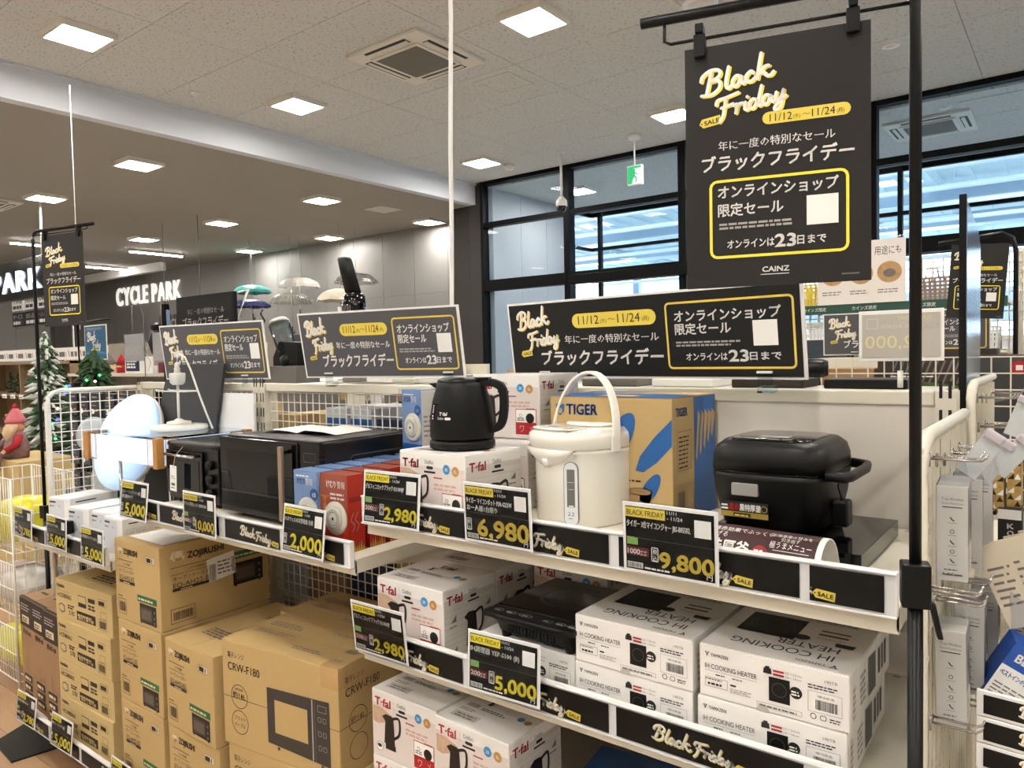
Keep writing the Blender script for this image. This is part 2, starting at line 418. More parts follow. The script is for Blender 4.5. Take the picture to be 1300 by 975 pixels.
# vestibule: white panelled wall, ceiling, inner glazing
M_vw = mat('vestibule_wall', 'b4b4b6', .6)
v = struct(MB().box(-7.99, YW + .12, 0, -7.90, 12.1, 4.2, M_vw).build('wall_vestibule'))
vp = MB().box(0, 0.003, 0, 0.012, 0.787, 4.19, M_vw).mesh('wall_panel')
for j in range(3):
    o = bpy.data.objects.new('wall_panel', vp); COL.objects.link(o); o.parent = v; o.location = (-7.90, YW + .12 + j * 0.79, 0)
struct(MB().box(-7.99, YW + .12, 4.2, 8, 13.3, 4.3, M_ceil).build('ceiling_vestibule'))
b = MB()
for x in (-7.72, -5.88, -4.0, -2.30, -0.6, 1.3): b.box(x, 12.97, 0, x + .07, 13.07, 4.2, M_frame)
for z0, z1 in ((4.12, 4.2), (3.44, 3.50), (2.80, 3.02)): b.box(-7.9, 12.98, z0, 8, 13.06, z1, M_frame)
for z in (3.44, 2.9): b.box(-7.93, 12.1, z, -7.87, 13.0, z + .06, M_frame)
b.box(-7.93, 12.08, 0, -7.87, 12.14, 4.2, M_frame)
b.box(-7.93, 12.1, 4.12, -7.87, 13.0, 4.2, M_frame)
f = struct(b.build('window_7', bevel=0.004, seg=1))
for x0, x1 in ((-7.65, -5.88), (-5.81, -4.0), (-3.93, -2.3), (-2.23, -0.6), (-.53, 1.3)):
    for z0, z1 in ((0, 2.80), (3.02, 3.44), (3.50, 4.12)): MB().box(x0, 13.01, z0, x1, 13.016, z1, M_pane).build('pane', f)
# the bright hall beyond: floor, corrugated deck with roof lights, steel beams, long lamps
M_deck = mat('hall_deck', 'd6e4e6', 0.6); M_steel = mat('hall_steel', 'a3b2c2', 0.5); M_pipe = mat('hall_pipe', 'e6edf2', 0.4)
M_halllamp = mat('hall_lamp', 'ffffff', 0.5, emit=40.0)
M_court = mat('hall_floor', 'b9c2c8', 0.5)
struct(MB().box(-40, 13.6, -0.1, 25, 60, -0.004, M_court).build('floor_hall'))
b = MB(); dz = 6.9
for j in range(10):
    y = 13.4 + j * 3.0
    b.box(-40, y, dz, 25, y + 2.0, dz + .1, M_deck)
    for i in range(11): b.box(-40 + i * 6, y + 2.0, dz, -40 + i * 6 + 3.6, y + 3.0, dz + .1, M_deck)
for i in range(70): b.box(-40 + i * .9, 13.4, dz - .06, -40 + i * .9 + .3, 43.4, dz, M_deck)
struct(b.build('ceiling_hall'))
b = MB()
for j in range(5): b.box(-40, 16 + j * 6, dz - .75, 25, 16.25 + j * 6, dz - .30, M_steel)
for i in range(8): b.box(-36 + i * 8, 13.4, dz - .3, -35.75 + i * 8, 43, dz - .06, M_deck)
struct(b.build('trim_2'))
for j in range(5):
    for zz in (5.5, 5.15):
        MB().tube([(-40, 14.6 + j * 5.1 + (5.5 - zz) * 2, zz), (25, 14.6 + j * 5.1 + (5.5 - zz) * 2, zz)], .07, M_pipe).build('trim_3').__setitem__('kind', 'structure')
lm = MB().box(0, 0, 0, 2.4, .3, .10, M_pipe).box(.3, .14, .1, .32, .16, 1.2, M_pipe).box(2.1, .14, .1, 2.12, .16, 1.2, M_pipe).box(0.05, 0.03, -.02, 2.35, .27, 0, M_halllamp).mesh('hall_lamp')
k = 0
for i in range(7):
    for j in range(4):
        o = bpy.data.objects.new('hall_lamp', lm); COL.objects.link(o); o.location = (-32 + i * 6.6 + (j % 2) * 2.5, 17.8 + j * 5.6, 5.7)
        tag(o, 'long hanging lamp of the hall beyond the windows, %s row, %s from left' % (['nearest', 'second', 'third', 'farthest'][j], ['first', 'second', 'third', 'fourth', 'fifth', 'sixth', 'seventh'][i]), 'lamp', 'lamps of the hall beyond the windows')
b = MB()
for i in range(9): b.box(-38 + i * 7.5, 43.0, 0, -37.6 + i * 7.5, 43.4, dz, M_steel)
b.box(-40, 43.0, 2.6, 25, 43.3, 4.2, M_pipe)
struct(b.build('wall_hall'))

# ---------------------------------------------------------------- ceiling fixtures
def ceiling_lamp(x, y, z, label):
    t = thing('ceiling_lamp', label, 'ceiling light', (x, y, z))
    h = .235
    b = MB(); pr = [(-h, 0), (-h + .02, -.045)]
    o = [(-h, -h), (h, -h), (h, h), (-h, h)]; q = [(a * .86, c * .86) for a, c in o]
    b.add([(a, c, 0) for a, c in o] + [(a * .97, c * .97, -.05) for a, c in o] + [(a, c, -.05) for a, c in q] + [(a, c, -.03) for a, c in q],
          [(i + s, (i + 1) % 4 + s, (i + 1) % 4 + 4 + s, i + 4 + s) for s in (0, 4, 8) for i in range(4)] + [(0, 1, 2, 3)], M_lamptrim)
    b.build('housing', t)
    MB().box(-h * .86, -h * .86, -.036, h * .86, h * .86, -.030, M_lampon).build('diffuser', t)
    return t
G1 = 'square ceiling lamps of the high ceiling'; G2 = 'square ceiling lamps of the low ceiling'
vis = {(-7.0, 2.98): 'large square ceiling lamp at the top left corner of the picture', (-7.05, 5.31): 'square ceiling lamp next to the white beam, below left of the air outlet',
       (-7.1, 8.62): 'square ceiling lamp close to the top of the left window', (-3.76, 5.31): 'large square ceiling lamp beside the white ceiling cassette', (-3.95, 8.48): 'ceiling lamp half hidden by the left edge of the large poster',
       (-7.0, 0.2): 0}
L0 = ceiling_lamp(-7.0, 2.98, ZC, vis[(-7.0, 2.98)]); L0['group'] = G1
for (x, y) in [(-7.05, 5.31), (-7.1, 8.62), (-3.76, 5.31), (-3.95, 8.48)]: dup(L0, (x, y, ZC), label=vis[(x, y)], group=G1)
for (x, y) in [(-3.76, 2.6), (-7, .2), (-7, -3), (-3.76, -.2), (-3.76, -3.4), (-.3, 2.9), (-.5, -.2), (-.5, -3.4), (2.8, 2.9), (2.8, 5.6), (2.8, -.2), (2.8, -3.4), (-3.76, -1.8), (-.5, -1.8), (2.8, -1.8), (5.8, 2.9), (5.8, -.2), (-.3, 5.6)]:  # the in-between row behind the camera is added to brighten the shelf fronts
    dup(L0, (x, y, ZC), label='high ceiling lamp outside the frame, %d m along the aisle and %d m across' % (round(x + 8), round(y + 4)), group='ceiling lamps outside the frame')
lowl = {(-9.55, 4.72): 'square lamp on the low ceiling, below the drop beam and nearest of its row', (-9.60, 7.64): 'square lamp on the low ceiling, second of the row along the beam', (-9.71, 10.2): 'square lamp on the low ceiling right against the dark column',
        (-12.46, 4.74): 'square lamp on the low ceiling above the small hanging poster', (-12.48, 7.65): 'square lamp in the middle of the low ceiling', (-12.44, 10.07): 'square lamp above the clear umbrellas by the grey wall',
        (-15.22, 7.58): 'small far square lamp left of the long tube lamp', (-15.22, 10.0): 'square lamp above the teal umbrella near the grey wall'}
for (x, y), lb in lowl.items(): dup(L0, (x, y, ZL), label=lb, group=G2)
for (x, y) in [(-9.6, 1.8), (-9.6, -1.2), (-12.5, 1.8), (-12.5, -1.2), (-15.3, 4.7), (-15.3, 1.8), (-18.2, 3), (-18.2, -1), (-9.6, -4), (-21, 0), (-24, 4), (-12.5, -4)]:
    dup(L0, (x, y, ZL), label='low ceiling lamp outside the frame, %d m along the aisle and %d m across' % (round(x + 25), round(y + 5)), group='low ceiling lamps outside the frame')
for (x, y, lb) in [(-6.85, 10.95, 'square lamp on the vestibule ceiling, seen through the window beside the mullion'), (-3.3, 11.3, 'unseen square lamp added to brighten the vestibule, hidden behind the large poster'), (.9, 11.3, 'unseen square lamp added to brighten the vestibule, at the right')]: dup(L0, (x, y, 4.2), label=lb, group='square lamps of the vestibule')  # only the first is a visible fitting; the other two are added fill lamps
# long tube lamps far left
tl = MB().box(-.62, -.06, -.05, .62, .06, 0, M_lamptrim).box(-.6, -.03, -.075, .6, .03, -.05, M_lampon).mesh('tube_lamp')
for (x, y, rz, lb) in [(-16.9, 8.7, .0, 'long tube lamp above the wall lettering'), (-17.3, 6.5, 0, 'long tube lamp behind the small hanging poster'), (-20.3, 9.2, 0, 'short far tube lamp right of the small hanging poster')]:
    o = bpy.data.objects.new('tube_lamp', tl); COL.objects.link(o); o.location = (x, y, ZL); o.rotation_euler = (0, 0, rz + PI / 2); tag(o, lb, 'tube lamp', 'tube lamps of the low ceiling')
struct(MB().box(-28, 9.6, ZL - .22, -18.5, 9.75, ZL, M_whitewall).build('trim_4', bevel=.01))
# ceiling cassettes
M_louver = mat('louver_dark', '23211f', .6); M_grille = mat('grille_mesh', '6f6a60', .8, noise=.25, scale=160)
M_acwhite = mat('cassette_white', 'ded8cc', .5)
def cassette(x, y, z, label, rz=0):
    t = thing('air_conditioner', label, 'air conditioner', (x, y, z), rz, 'ceiling air conditioners')
    s = .475; c = .31
    b = MB().box(-s, -s, -.035, s, s, 0, M_acwhite)
    b.box(-c, -c, -.05, c, c, -.035, M_acwhite); b.build('panel', t, bevel=.008)
    MB().box(-c + .04, -c + .04, -.054, c - .04, c - .04, -.05, M_grille).build('grille', t)
    for k in range(4):
        mt = Matrix.Rotation(k * PI / 2, 4, 'Z')
        bb = MB(); bb.box(-.27, -.43, -.0375, .27, -.345, -.035, M_louver, mt); l = bb.build('air_slot', t)
        MB().box(-.265, -.40, -.046, .265, -.36, -.040, M_acwhite, mt @ Matrix.Rotation(0, 4, 'X')).build('flap', l)
    return t
A0 = cassette(-5.13, 5.27, ZC, 'square ceiling air conditioner left of the large lamp with dirty centre grille')
dup(A0, (-13.55, 4.2, ZL), label='far ceiling air conditioner at the left edge of the picture', group='ceiling air conditioners')
dup(A0, (-1.55, 10.9, 4.2), label='ceiling air conditioner seen through the upper right window', group='ceiling air conditioners')
# access hatches, smoke detectors, speaker
def hatch(x, y, z, lb, w=.45):
    b = MB(); h = w / 2
    for k in range(4): b.box(-h, -h, -.006, h, -h + .02, 0, M_lamptrim, Matrix.Rotation(k * PI / 2, 4, 'Z'))
    b.box(-h + .02, -h + .02, -.003, h - .02, h - .02, 0, M_ceil)
    return tag(b.build('access_hatch', loc=(x, y, z)), lb, 'ceiling hatch', 'ceiling hatches')
hatch(-4.90, 6.36, ZC, 'square access hatch frame in the ceiling beside the white cassette'); hatch(-9.55, 8.9, ZL, 'small access hatch in the low ceiling near the column')
hatch(-.75, 10.5, 4.2, 'white framed hatch in the ceiling behind the upper right window', .8)
def disc(x, y, z, r, lb, dep=.04):
    t = thing('smoke_detector', lb, 'smoke detector', (x, y, z), 0, None)
    MB().lathe([(r, 0), (r, -dep * .3), (r * .8, -dep * .6)], M_white, 20).build('base_ring', t); MB().lathe([(r * .6, -dep * .55), (r * .55, -dep), (0, -dep * 1.05)], M_white, 20).build('sensor', t)
    return t
disc(-6.95, 9.1, ZC, .09, 'white smoke detector near the window top beside a lamp', .07)
disc(-2.55, 6.0, ZC, .15, 'round ceiling speaker half hidden above the poster rail', .03)
disc(-1.48, 8.02, ZC, .08, 'small round detector in the ceiling right of the large poster', .02)
disc(-1.30, 10.2, 4.2, .07, 'round detector seen through the upper right window', .02)
disc(-7.6, 4.4, ZC, .05, 'tiny square sensor in the ceiling near the beam', .03)
# exit sign on its stem
t = thing('exit_sign', 'green and white running man exit sign hanging from the ceiling before the window', 'exit sign', (-4.765, 9.0, 0))
MB().lathe([(.09, ZC), (.08, ZC - .05), (0, ZC - .07)], M_white, 16).tube([(0, 0, ZC - .05), (0, 0, 3.86)], .012, M_white).build('stem', t)
e = MB().box(-.10, -.03, 3.62, .12, .03, 3.88, M_white).build('housing', t, bevel=.006)
M_egreen = mat('exit_green', '1f9e5f', .5, emit=.5); M_ewhite = mat('exit_white', 'eafff2', .5, emit=.5)
b = MB(); p = Print(b, (-.09, -.031, 3.635), e=.001); p.rect(0, 0, .20, .23, M_egreen); p.poly([(.07, 0), (.2, 0), (.2, .2), (.09, .2)], M_ewhite, 1)
p.circ(.10, .18, .018, M_egreen, 2, 10); p.stroke([(.10, .16), (.095, .11), (.06, .05)], .028, M_egreen, 2); p.stroke([(.095, .11), (.13, .07), (.125, .02)], .022, M_egreen, 2); p.stroke([(.05, .13), (.10, .145), (.15, .12)], .016, M_egreen, 2)
b.build('pictogram', t)
# dome camera on a pole
t = thing('dome_camera', 'small dome camera on a white pole hanging before the window mullion', 'security camera', (-5.944, 9.0, 0))
MB().tube([(0, 0, ZC), (0, 0, 3.62)], .018, M_white).lathe([(.06, ZC), (.05, ZC - .03), (0, ZC - .03)], M_white, 12).build('pole', t)
MB().lathe([(.03, 3.64), (.08, 3.58), (.085, 3.50), (.07, 3.50)], M_white, 16).build('housing', t); MB().lathe([(.075, 3.50), (.06, 3.44), (0, 3.41)], M_blackgloss, 16).build('lens_dome', t)
# thick white cable from ceiling to the sales floor
tag(MB().tube([(-1.955, 2.2, ZC), (-1.958, 2.2, 3.2), (-1.950, 2.2, 2.7), (-1.968, 2.2, 2.2), (-1.972, 2.2, 1.9), (-1.985, 2.2, 1.45), (-1.985, 2.2, .3)], .0085, M_white).build('power_cable'), 'thick white cable hanging from the ceiling behind the middle sign', 'cable')
# ================================================================ SIGNS AND CARDS LAYOUTS
def poster_face(b, w, ox, oy, oz, base, y=0):
    """A4 upright poster artwork; local lower left at (ox, oy, oz)"""
    p = Print(b, (ox, oy, oz), k=w, e=.0004); H = 1.414
    V = lambda v: H - v
    a = R(10)
    p.script(S_BLACK, .115, V(.285), .135, M_pwhite, M_yel, a, 0, .32, sx=1.35); p.script(S_FRIDAY, .185, V(.430), .125, M_pwhite, M_yel, a, 0, .32, sx=1.35)
    p.sale(.085, V(.475), .125, M_tag, R(9))
    p.pill(.435, V(.495), .465, .07, M_tag, 0)
    p.text('11/12', .475, V(.482), .044, M_ink, w=.12); p.text('(水)', .60, V(.48), .026, M_ink, w=.04); p.text('～', .648, V(.478), .03, M_ink, w=.045); p.text('11/24', .70, V(.482), .044, M_ink, w=.12); p.text('(月)', .828, V(.48), .026, M_ink, w=.04)
    p.text('年に一度の特別なセール', .19, V(.615), .052, M_pwhite, w=.63, bold=.012)
    p.text('ブラックフライデー', .095, V(.735), .088, M_pwhite, w=.82, bold=.022)
    p.frame(.135, V(1.245), .755, .46, .016, M_yel, 0, .045)
    p.text('オンラインショップ', .185, V(.895), .072, M_pwhite, w=.65, bold=.02); p.text('限定セール', .185, V(1.0), .070, M_pwhite, w=.36, bold=.02)
    p.lines(.19, V(1.075), .44, .045, 2, M_inkpale, 0, 5)
    p.rect(.67, V(1.085), .165, .165, M_pwhite, 0)
    p.text('オンラインは', .235, V(1.19), .05, M_pwhite, w=.26, bold=.02); p.text('23', .50, V(1.195), .072, M_pwhite, w=.11, bold=.04); p.text('日まで', .62, V(1.19), .05, M_pwhite, w=.15, bold=.02)
    p.text('CAINZ', .43, V(1.335), .03, M_pwhite, w=.145, bold=.04); p.rect(.42, V(1.352), .155, .004, M_pwhite, 0)
    p.rect(.85, V(1.375), .09, .008, M_inkgrey, 0)
def wide_face(b, W, Hh, ox, oy, oz, gold=None):
    p = Print(b, (ox, oy, oz), k=Hh, e=.0004); A = W / Hh; U = lambda u: u * A; V = lambda v: 1 - v
    g = gold or M_gold
    p.script(S_BLACK, U(.042), V(.34), .235, M_pwhite, M_gold, R(7), 0, .32, sx=U(.125) / .48); p.script(S_FRIDAY, U(.078), V(.60), .215, M_pwhite, M_gold, R(7), 0, .32, sx=U(.128) / .48)
    p.sale(U(.04), V(.74), .17 * A / 3.4, M_tag, R(8))
    p.pill(U(.27), V(.36), U(.31), .19, M_tag, 0)
    p.text('11/12', U(.295), V(.315), .115, M_ink, w=U(.08)); p.text('(水)', U(.38), V(.31), .06, M_ink, w=U(.025)); p.text('～', U(.408), V(.305), .08, M_ink, w=U(.03)); p.text('11/24', U(.445), V(.315), .115, M_ink, w=U(.08)); p.text('(月)', U(.532), V(.31), .06, M_ink, w=U(.025))
    p.text('年に一度の特別なセール', U(.235), V(.56), .105, M_pwhite, w=U(.35), bold=.015)
    p.text('ブラックフライデー', U(.13), V(.85), .19, M_pwhite, w=U(.465), bold=.025)
    p.frame(U(.61), V(.91), U(.375), .80, .025, g, 0, .06)
    p.text('オンラインショップ', U(.64), V(.35), .13, M_pwhite, w=U(.31), bold=.02); p.text('限定セール', U(.64), V(.50), .125, M_pwhite, w=U(.17), bold=.02)
    p.lines(U(.64), V(.64), U(.215), .075, 2, M_inkpale, 0, 5)
    p.rect(U(.872), V(.65), .28 * min(1, A / 3.4), .28, M_pwhite, 0)
    p.text('オンラインは', U(.67), V(.81), .09, M_pwhite, w=U(.125), bold=.02); p.text('23', U(.80), V(.82), .13, M_pwhite, w=U(.055), bold=.04); p.text('日まで', U(.86), V(.81), .09, M_pwhite, w=U(.085), bold=.02)
CARD_W, CARD_H = .152, .107
M_cardblack = mat('card_black', '12100e', .25, spec=.25, noise=.15, scale=10)
def price_card(lines, price, label, loc, rz=0., tilt=0., pts=None, dates=True, w=CARD_W, h=CARD_H, yen=True):
    """price card in a clear sleeve; origin at the centre of the card"""
    t = thing('price_card', label, 'price card', loc, 0, 'black price cards', rot=(-tilt, 0, rz))
    MB().box(-w / 2, 0, -h / 2, w / 2, .0022, h / 2, M_rail).build('card_holder', t, bevel=.001, seg=1)
    b = MB(); p = Print(b, (-w / 2, 0, -h / 2), k=w, e=.0003); H = h / w
    p.rect(.035, .035, .93, H - .075, M_cardblack, 0)
    p.rect(.04, H - .145, .43, .095, M_yel if price[0] in '25' else M_tag, 1); p.text('BLACK FRIDAY', .055, H - .125, .055, M_ink, w=.40, l=2, bold=.005)
    if dates: p.text('11/11', .49, H - .082, .032, M_pwhite, w=.10, l=1); p.text('- 11/24', .49, H - .135, .035, M_pwhite, w=.16, l=1)
    y = H - .245
    for k, s in enumerate(lines): p.text(s, .05 if k == 0 else .06, y - k * .085, .066, M_pwhite, w=min(.68, .045 * len(s) + .10), l=1, bold=.012)
    p.rect(.77, H - .265, .165, .165, M_pwhite, 1)
    p.rect(.035, H * .50, .93, .003, M_inkgrey, 1)
    if pts:
        p.rect(.05, H * .40, .12, .075, M_leaf, 1); p.rect(.045, H * .25, .245, .085, M_maroon, 1); p.text(pts, .055, H * .27, .052, M_pwhite, w=.135, l=2, bold=.02); p.lines(.195, H * .26, .085, .06, 2, M_inkpale, 2, 4)
    p.frame(.315, H * .20, .075, .14, .008, M_pwhite, 1, .012); p.text('税', .33, H * .30, .05, M_pwhite, w=.045, l=1); p.text('込', .33, H * .21, .05, M_pwhite, w=.045, l=1)
    x0 = .22 if len(price) == 5 and not pts else .405
    if not pts: p.rect(.30, H * .2, .1, .16, M_cardblack, 2); p.frame(.05, H * .20, .075, .14, .008, M_pwhite, 2, .012); p.text('税', .065, H * .30, .05, M_pwhite, w=.045, l=2); p.text('込', .065, H * .21, .05, M_pwhite, w=.045, l=2)
    p.text(price, x0, H * .14, (.20 if not pts else .155), M_yel if price[0] in '25' else M_gold, w=.955 - x0, l=3, bold=.028)
    p.rect(.05, H * .03 + .03, .17, .055, M_pwhite, 1); p.bars(.055, H * .03 + .035, .16, .045, M_ink, 16, 2, 5); p.lines(.24, H * .03 + .035, .28, .03, 1, M_pwhite, 1, 6)
    if yen: p.text('円', .885, .05, .06, M_pwhite, w=.055, l=1)
    b.build('printing', t)
    MB().box(-w / 2 + .002, -.0045, -h / 2 + .002, w / 2 + .002, -.0040, h / 2 + .004, M_film).build('clear_sleeve', t)
    return t
def card_copy(c, loc, label, rz=0, tilt=0): return dup(c, loc, label=label, rot=(-tilt, 0, rz))
def clip_small(parent, x, y, z):
    MB().box(x - .018, y - .006, z, x + .018, y - .003, z + .020, M_acryl).box(x - .02, y - .012, z - .008, x + .02, y + .012, z, M_acryl).build('sign_clip', parent)
# ---------------------------------------------------------------- shelf rails with black strips
def strip(parent, x0, x1, z0, z1, logo=None, y=1.0, sale=True):
    """black paper strip in a shelf rail; logo = x of the left end of the lettering"""
    b = MB(); b.box(x0, y - .0022, z0, x1, y - .0012, z1, M_strip)
    h = z1 - z0
    if logo is not None:
        p = Print(b, (0, y - .0022, z0), e=.0003)
        cut = lambda: None
        b2 = MB(); q = Print(b2, (0, y - .0022, z0), e=.0003)
        q.script(S_BLACK, logo + .004, h * .36, h * .50, M_pwhite, M_gold, R(-3), 0, .32, sx=1.2); q.script(S_FRIDAY, logo + h * 1.45, h * .26, h * .48, M_pwhite, M_gold, R(-3), 0, .32, sx=1.18)
        if sale: q.sale(logo + h * 2.78, h * .12, h * .62, M_tag, R(-6))
        # keep only the lettering that falls on this strip
        keep = [k for k, f in enumerate(b2.f) if all(x0 <= b2.v[i][0] <= x1 for i in f)]
        for k in keep: b.add([b2.v[i] for i in b2.f[k]], [tuple(range(len(b2.f[k])))], b2.mats[b2.m[k]])
    return b.build('printed_strip', parent, fixn=False)
# ================================================================ GONDOLA SHELVING
YB = 1.47
def put(o, root):
    """parent a mesh built in world coordinates to a root that stands elsewhere"""
    o.parent = root; o.location = Vector(o.location) - root.location; return o
def grid(b, x0, x1, z0, z1, y, m, dx=.032, dz=.032, r=.0013):
    n = round((x1 - x0) / dx)
    for i in range(n + 1): x = x0 + (x1 - x0) * i / n; b.box(x - r, y, z0, x + r, y + 2 * r, z1, m)
    n = round((z1 - z0) / dz)
    for i in range(n + 1): z = z0 + (z1 - z0) * i / n; b.box(x0, y - 2 * r, z - r, x1, y, z + r, m)
def gridy(b, y0, y1, z0, z1, x, m, dy=.032, dz=.032, r=.0013):
    n = round((y1 - y0) / dy)
    for i in range(n + 1): y = y0 + (y1 - y0) * i / n; b.box(x, y - r, z0, x + 2 * r, y + r, z1, m)
    n = round((z1 - z0) / dz)
    for i in range(n + 1): z = z0 + (z1 - z0) * i / n; b.box(x - 2 * r, y0, z - r, x, y1, z + r, m)
def upright(b, x, y, ztop):
    b.box(x - .016, y, 0, x + .016, y + .05, ztop, M_cream)
    for k in range(int(ztop / .05)):
        for s in (-.007, .007): b.box(x + s - .0025, y - .0006, .04 + k * .05, x + s + .0025, y + .001, .07 + k * .05, M_ink)
def gondola(label, x0, x1, solid, ztop=1.302):
    t = thing('gondola_unit', label, 'store shelf', ((x0 + x1) / 2, YB, 0))
    for i, x in enumerate((x0, x1)):
        b = MB(); upright(b, x, YB, ztop); put(b.build('upright'), t)
    put(MB().box(x0 + .017, YB + .004, ztop - .026, x1 - .017, YB + .04, ztop, M_cream).build('top_rail', bevel=.003), t)
    b = MB()
    if solid:
        put(MB().box(x0 + .017, YB + .008, .12, x1 - .017, YB + .03, ztop - .026, M_creamshade).build('back_panel'), t)
    else:
        grid(b, x0 + .02, x1 - .02, .13, ztop - .03, YB + .02, M_wire); put(b.build('wire_back_grid', fixn=False), t)
        put(MB().box(x0 + .017, YB + .012, .12, x1 - .017, YB + .03, .14, M_cream).build('lower_rail'), t)
    put(MB().box(x0 + .002, 1.015 if x0 > -3 else 1.30, 0, x1 - .002, YB - .002, .09, M_cream).build('base_box'), t)
    return t
g3 = gondola('cream steel shelf unit with solid back panel, holding the rice cooker and air pot', -1.186, -.186, True)
g2 = gondola('cream steel shelf unit with wire grid back, holding the black microwave', -2.192, -1.222, False)
g1 = gondola('cream steel shelf unit at the left end, lit by the round lamp', -3.04, -2.228, False)
def shelf(label, x0, x1, z0, z1, deckz, strips, yr=1.0, deep=YB - .006):
    """shelf board with folded sides, two brackets and a white label rail; world coordinates"""
    t = thing('shelf', label, 'shelf', ((x0 + x1) / 2, 1.2, deckz)); h = .03
    b = MB().box(x0, yr + .014, deckz - .004, x1, deep, deckz, M_cream).box(x0, yr + .014, deckz - .034, x1, yr + .018, deckz - .004, M_cream)
    b.box(x0, yr + .014, deckz - .030, x0 + .003, deep, deckz - .004, M_cream).box(x1 - .003, yr + .014, deckz - .030, x1, deep, deckz - .004, M_cream)
    n = int((x1 - x0) / .03)
    for i in range(n): b.box(x0 + .015 + i * .03, deep - .014, deckz - .0002, x0 + .027 + i * .03, deep - .011, deckz + .0004, M_inkgrey)
    put(b.build('shelf_board', bevel=.0015, seg=1), t)
    if deckz > .3:
        for x in (x0 + .004, x1 - .004):
            put(MB().prism([(yr + .10, deckz - .030), (deep, deckz - .030), (deep, deckz - .095), (deep - .03, deckz - .095)], x - .0012, x + .0012, M_cream, axis='x').build('bracket'), t)
    rail = MB().box(x0, yr, z0, x1, yr + .012, z1, M_rail).box(x0, yr - .003, z0, x1, yr, z0 + .003, M_rail).box(x0, yr - .003, z1 - .003, x1, yr, z1, M_rail)
    rl = put(rail.build('label_rail', bevel=.0008, seg=1), t)
    for s in strips:
        st = strip(rl, s[0], s[1], z0 + .006, z1 - .005, s[2] if len(s) > 2 else None, yr)
    put(MB().box(x0 + .001, yr - .0045, z0 + .003, x1 - .001, yr - .004, z1 + .004, M_film).build('clear_rail_cover'), t)
    return t
shelf('top shelf of the right unit, carrying the air pot and the rice cooker', -1.16, -.178, 1.045, 1.102, 1.055, [(-1.13, -.879, -1.074), (-.862, -.583, -.794), (-.565, -.294, -.513), (-.281, -.192, -.406)])
shelf('middle shelf of the right unit, carrying the stacked cooking heater boxes', -1.18, -.178, .775, .832, .79, [(-1.16, -.894, -1.110), (-.87, -.588, -.797), (-.574, -.29, -.513), (-.276, -.192)])
shelf('shelf of the middle unit, carrying the black ovens and alarm boxes', -2.185, -1.200, .944, 1.0, .96, [(-2.17, -1.993, -2.15), (-1.977, -1.69, -1.912), (-1.66, -1.44, -1.596), (-1.42, -1.219, -1.40)])
shelf('short shelf at the left end with three price cards', -3.03, -2.315, .772, .828, .785, [(-3.0, -2.76, -2.965), (-2.745, -2.48, -2.715), (-2.47, -2.33)])
shelf('bottom shelf of the left unit, carrying the tall brown cartons', -3.04, -2.205, .095, .15, .12, [(-3.0, -2.80, -2.99), (-2.78, -2.56, -2.77), (-2.54, -2.26, -2.40)])
shelf('bottom shelf of the middle unit, under the stacked oven cartons', -2.195, -1.195, .095, .15, .13, [(-2.15, -1.88, -2.1), (-1.86, -1.59, -1.8)])
shelf('bottom shelf of the right unit, under the kettle cartons', -1.185, -.180, .095, .15, .13, [(-1.15, -.88, -1.1), (-.86, -.59, -.8)])

# wire side panel at the left end of the shelving
def wire_side(label, x, y0, y1, z0, z1, rad=.05, r=.0085, mat_=None, dy=.034):
    m = mat_ or M_wire
    t = thing('wire_side_panel', label, 'wire panel', (x, y0, 0)); b = MB()
    pts = [(x, y0, z0)] + [(x, y0 + rad - rad * math.cos(R(a)), z1 - rad + rad * math.sin(R(a))) for a in (0, 30, 60, 90)] + [(x, y1, z1)]
    b.tube(pts, r, m, 10); put(b.build('tube_frame'), t)
    b = MB(); gridy(b, y0 + .01, y1, z0, z1 - .012, x, m, dy=dy, dz=.036, r=.0016); put(b.build('wire_grid', fixn=False), t)
    return t
wire_side('white wire side panel with rounded corner at the left end of the shelving', -3.045, 1.13, 1.46, .15, 1.283)
wire_side('cream wire side panel with hooks at the right end of the shelving', -.158, 1.03, 1.47, .12, 1.265, .06, .009, M_cream)

# ---------------------------------------------------------------- sign boards on top of the shelving
def wide_sign(label, W, Hh, loc, rz, tilt, m, gold=None, clips=(-.3, .34), back=None):
    t = thing('sign_board', label, 'sign', loc, 0, 'wide sale signs on top of the shelving', rot=(-tilt, 0, rz))
    MB().box(-W / 2 - .006, .0, -Hh / 2 - .005, W / 2 + .006, .005, Hh / 2 + .005, M_white).build('white_frame', t)
    b = MB(); b.box(-W / 2, -.0015, -Hh / 2, W / 2, 0, Hh / 2, m); wide_face(b, W, Hh, -W / 2, -.0016, -Hh / 2, gold); b.build('printed_sheet', t, fixn=False)
    for c in clips:
        MB().box(c * W - .014, -.008, -Hh / 2 - .018, c * W + .014, -.006, -Hh / 2 + .012, M_acryl).box(c * W - .016, -.010, -Hh / 2 - .030, c * W + .016, .012, -Hh / 2 - .018, M_acryl).box(c * W - .015, -.009, -Hh / 2 + .008, c * W + .015, -.004, -Hh / 2 + .012, M_white).build('sign_clip', t)
    return t
wide_sign('black wide sale sign behind the air pot, largest of the three', .728, .174, (-.768, 1.44, 1.415), R(-6), R(-7), M_sign, clips=(-.36, .40))
wide_sign('grey wide sale sign on top of the shelving, above the microwave', .55, .185, (-1.585, 1.44, 1.420), R(10), R(-10), M_signgrey, clips=(-.34, .42))
wide_sign('grey wide sale sign partly hidden by the white cord, left of the middle sign', .532, .190, (-2.44, 1.44, 1.415), R(7.8), R(-7), M_signgrey, clips=(-.3, .30))
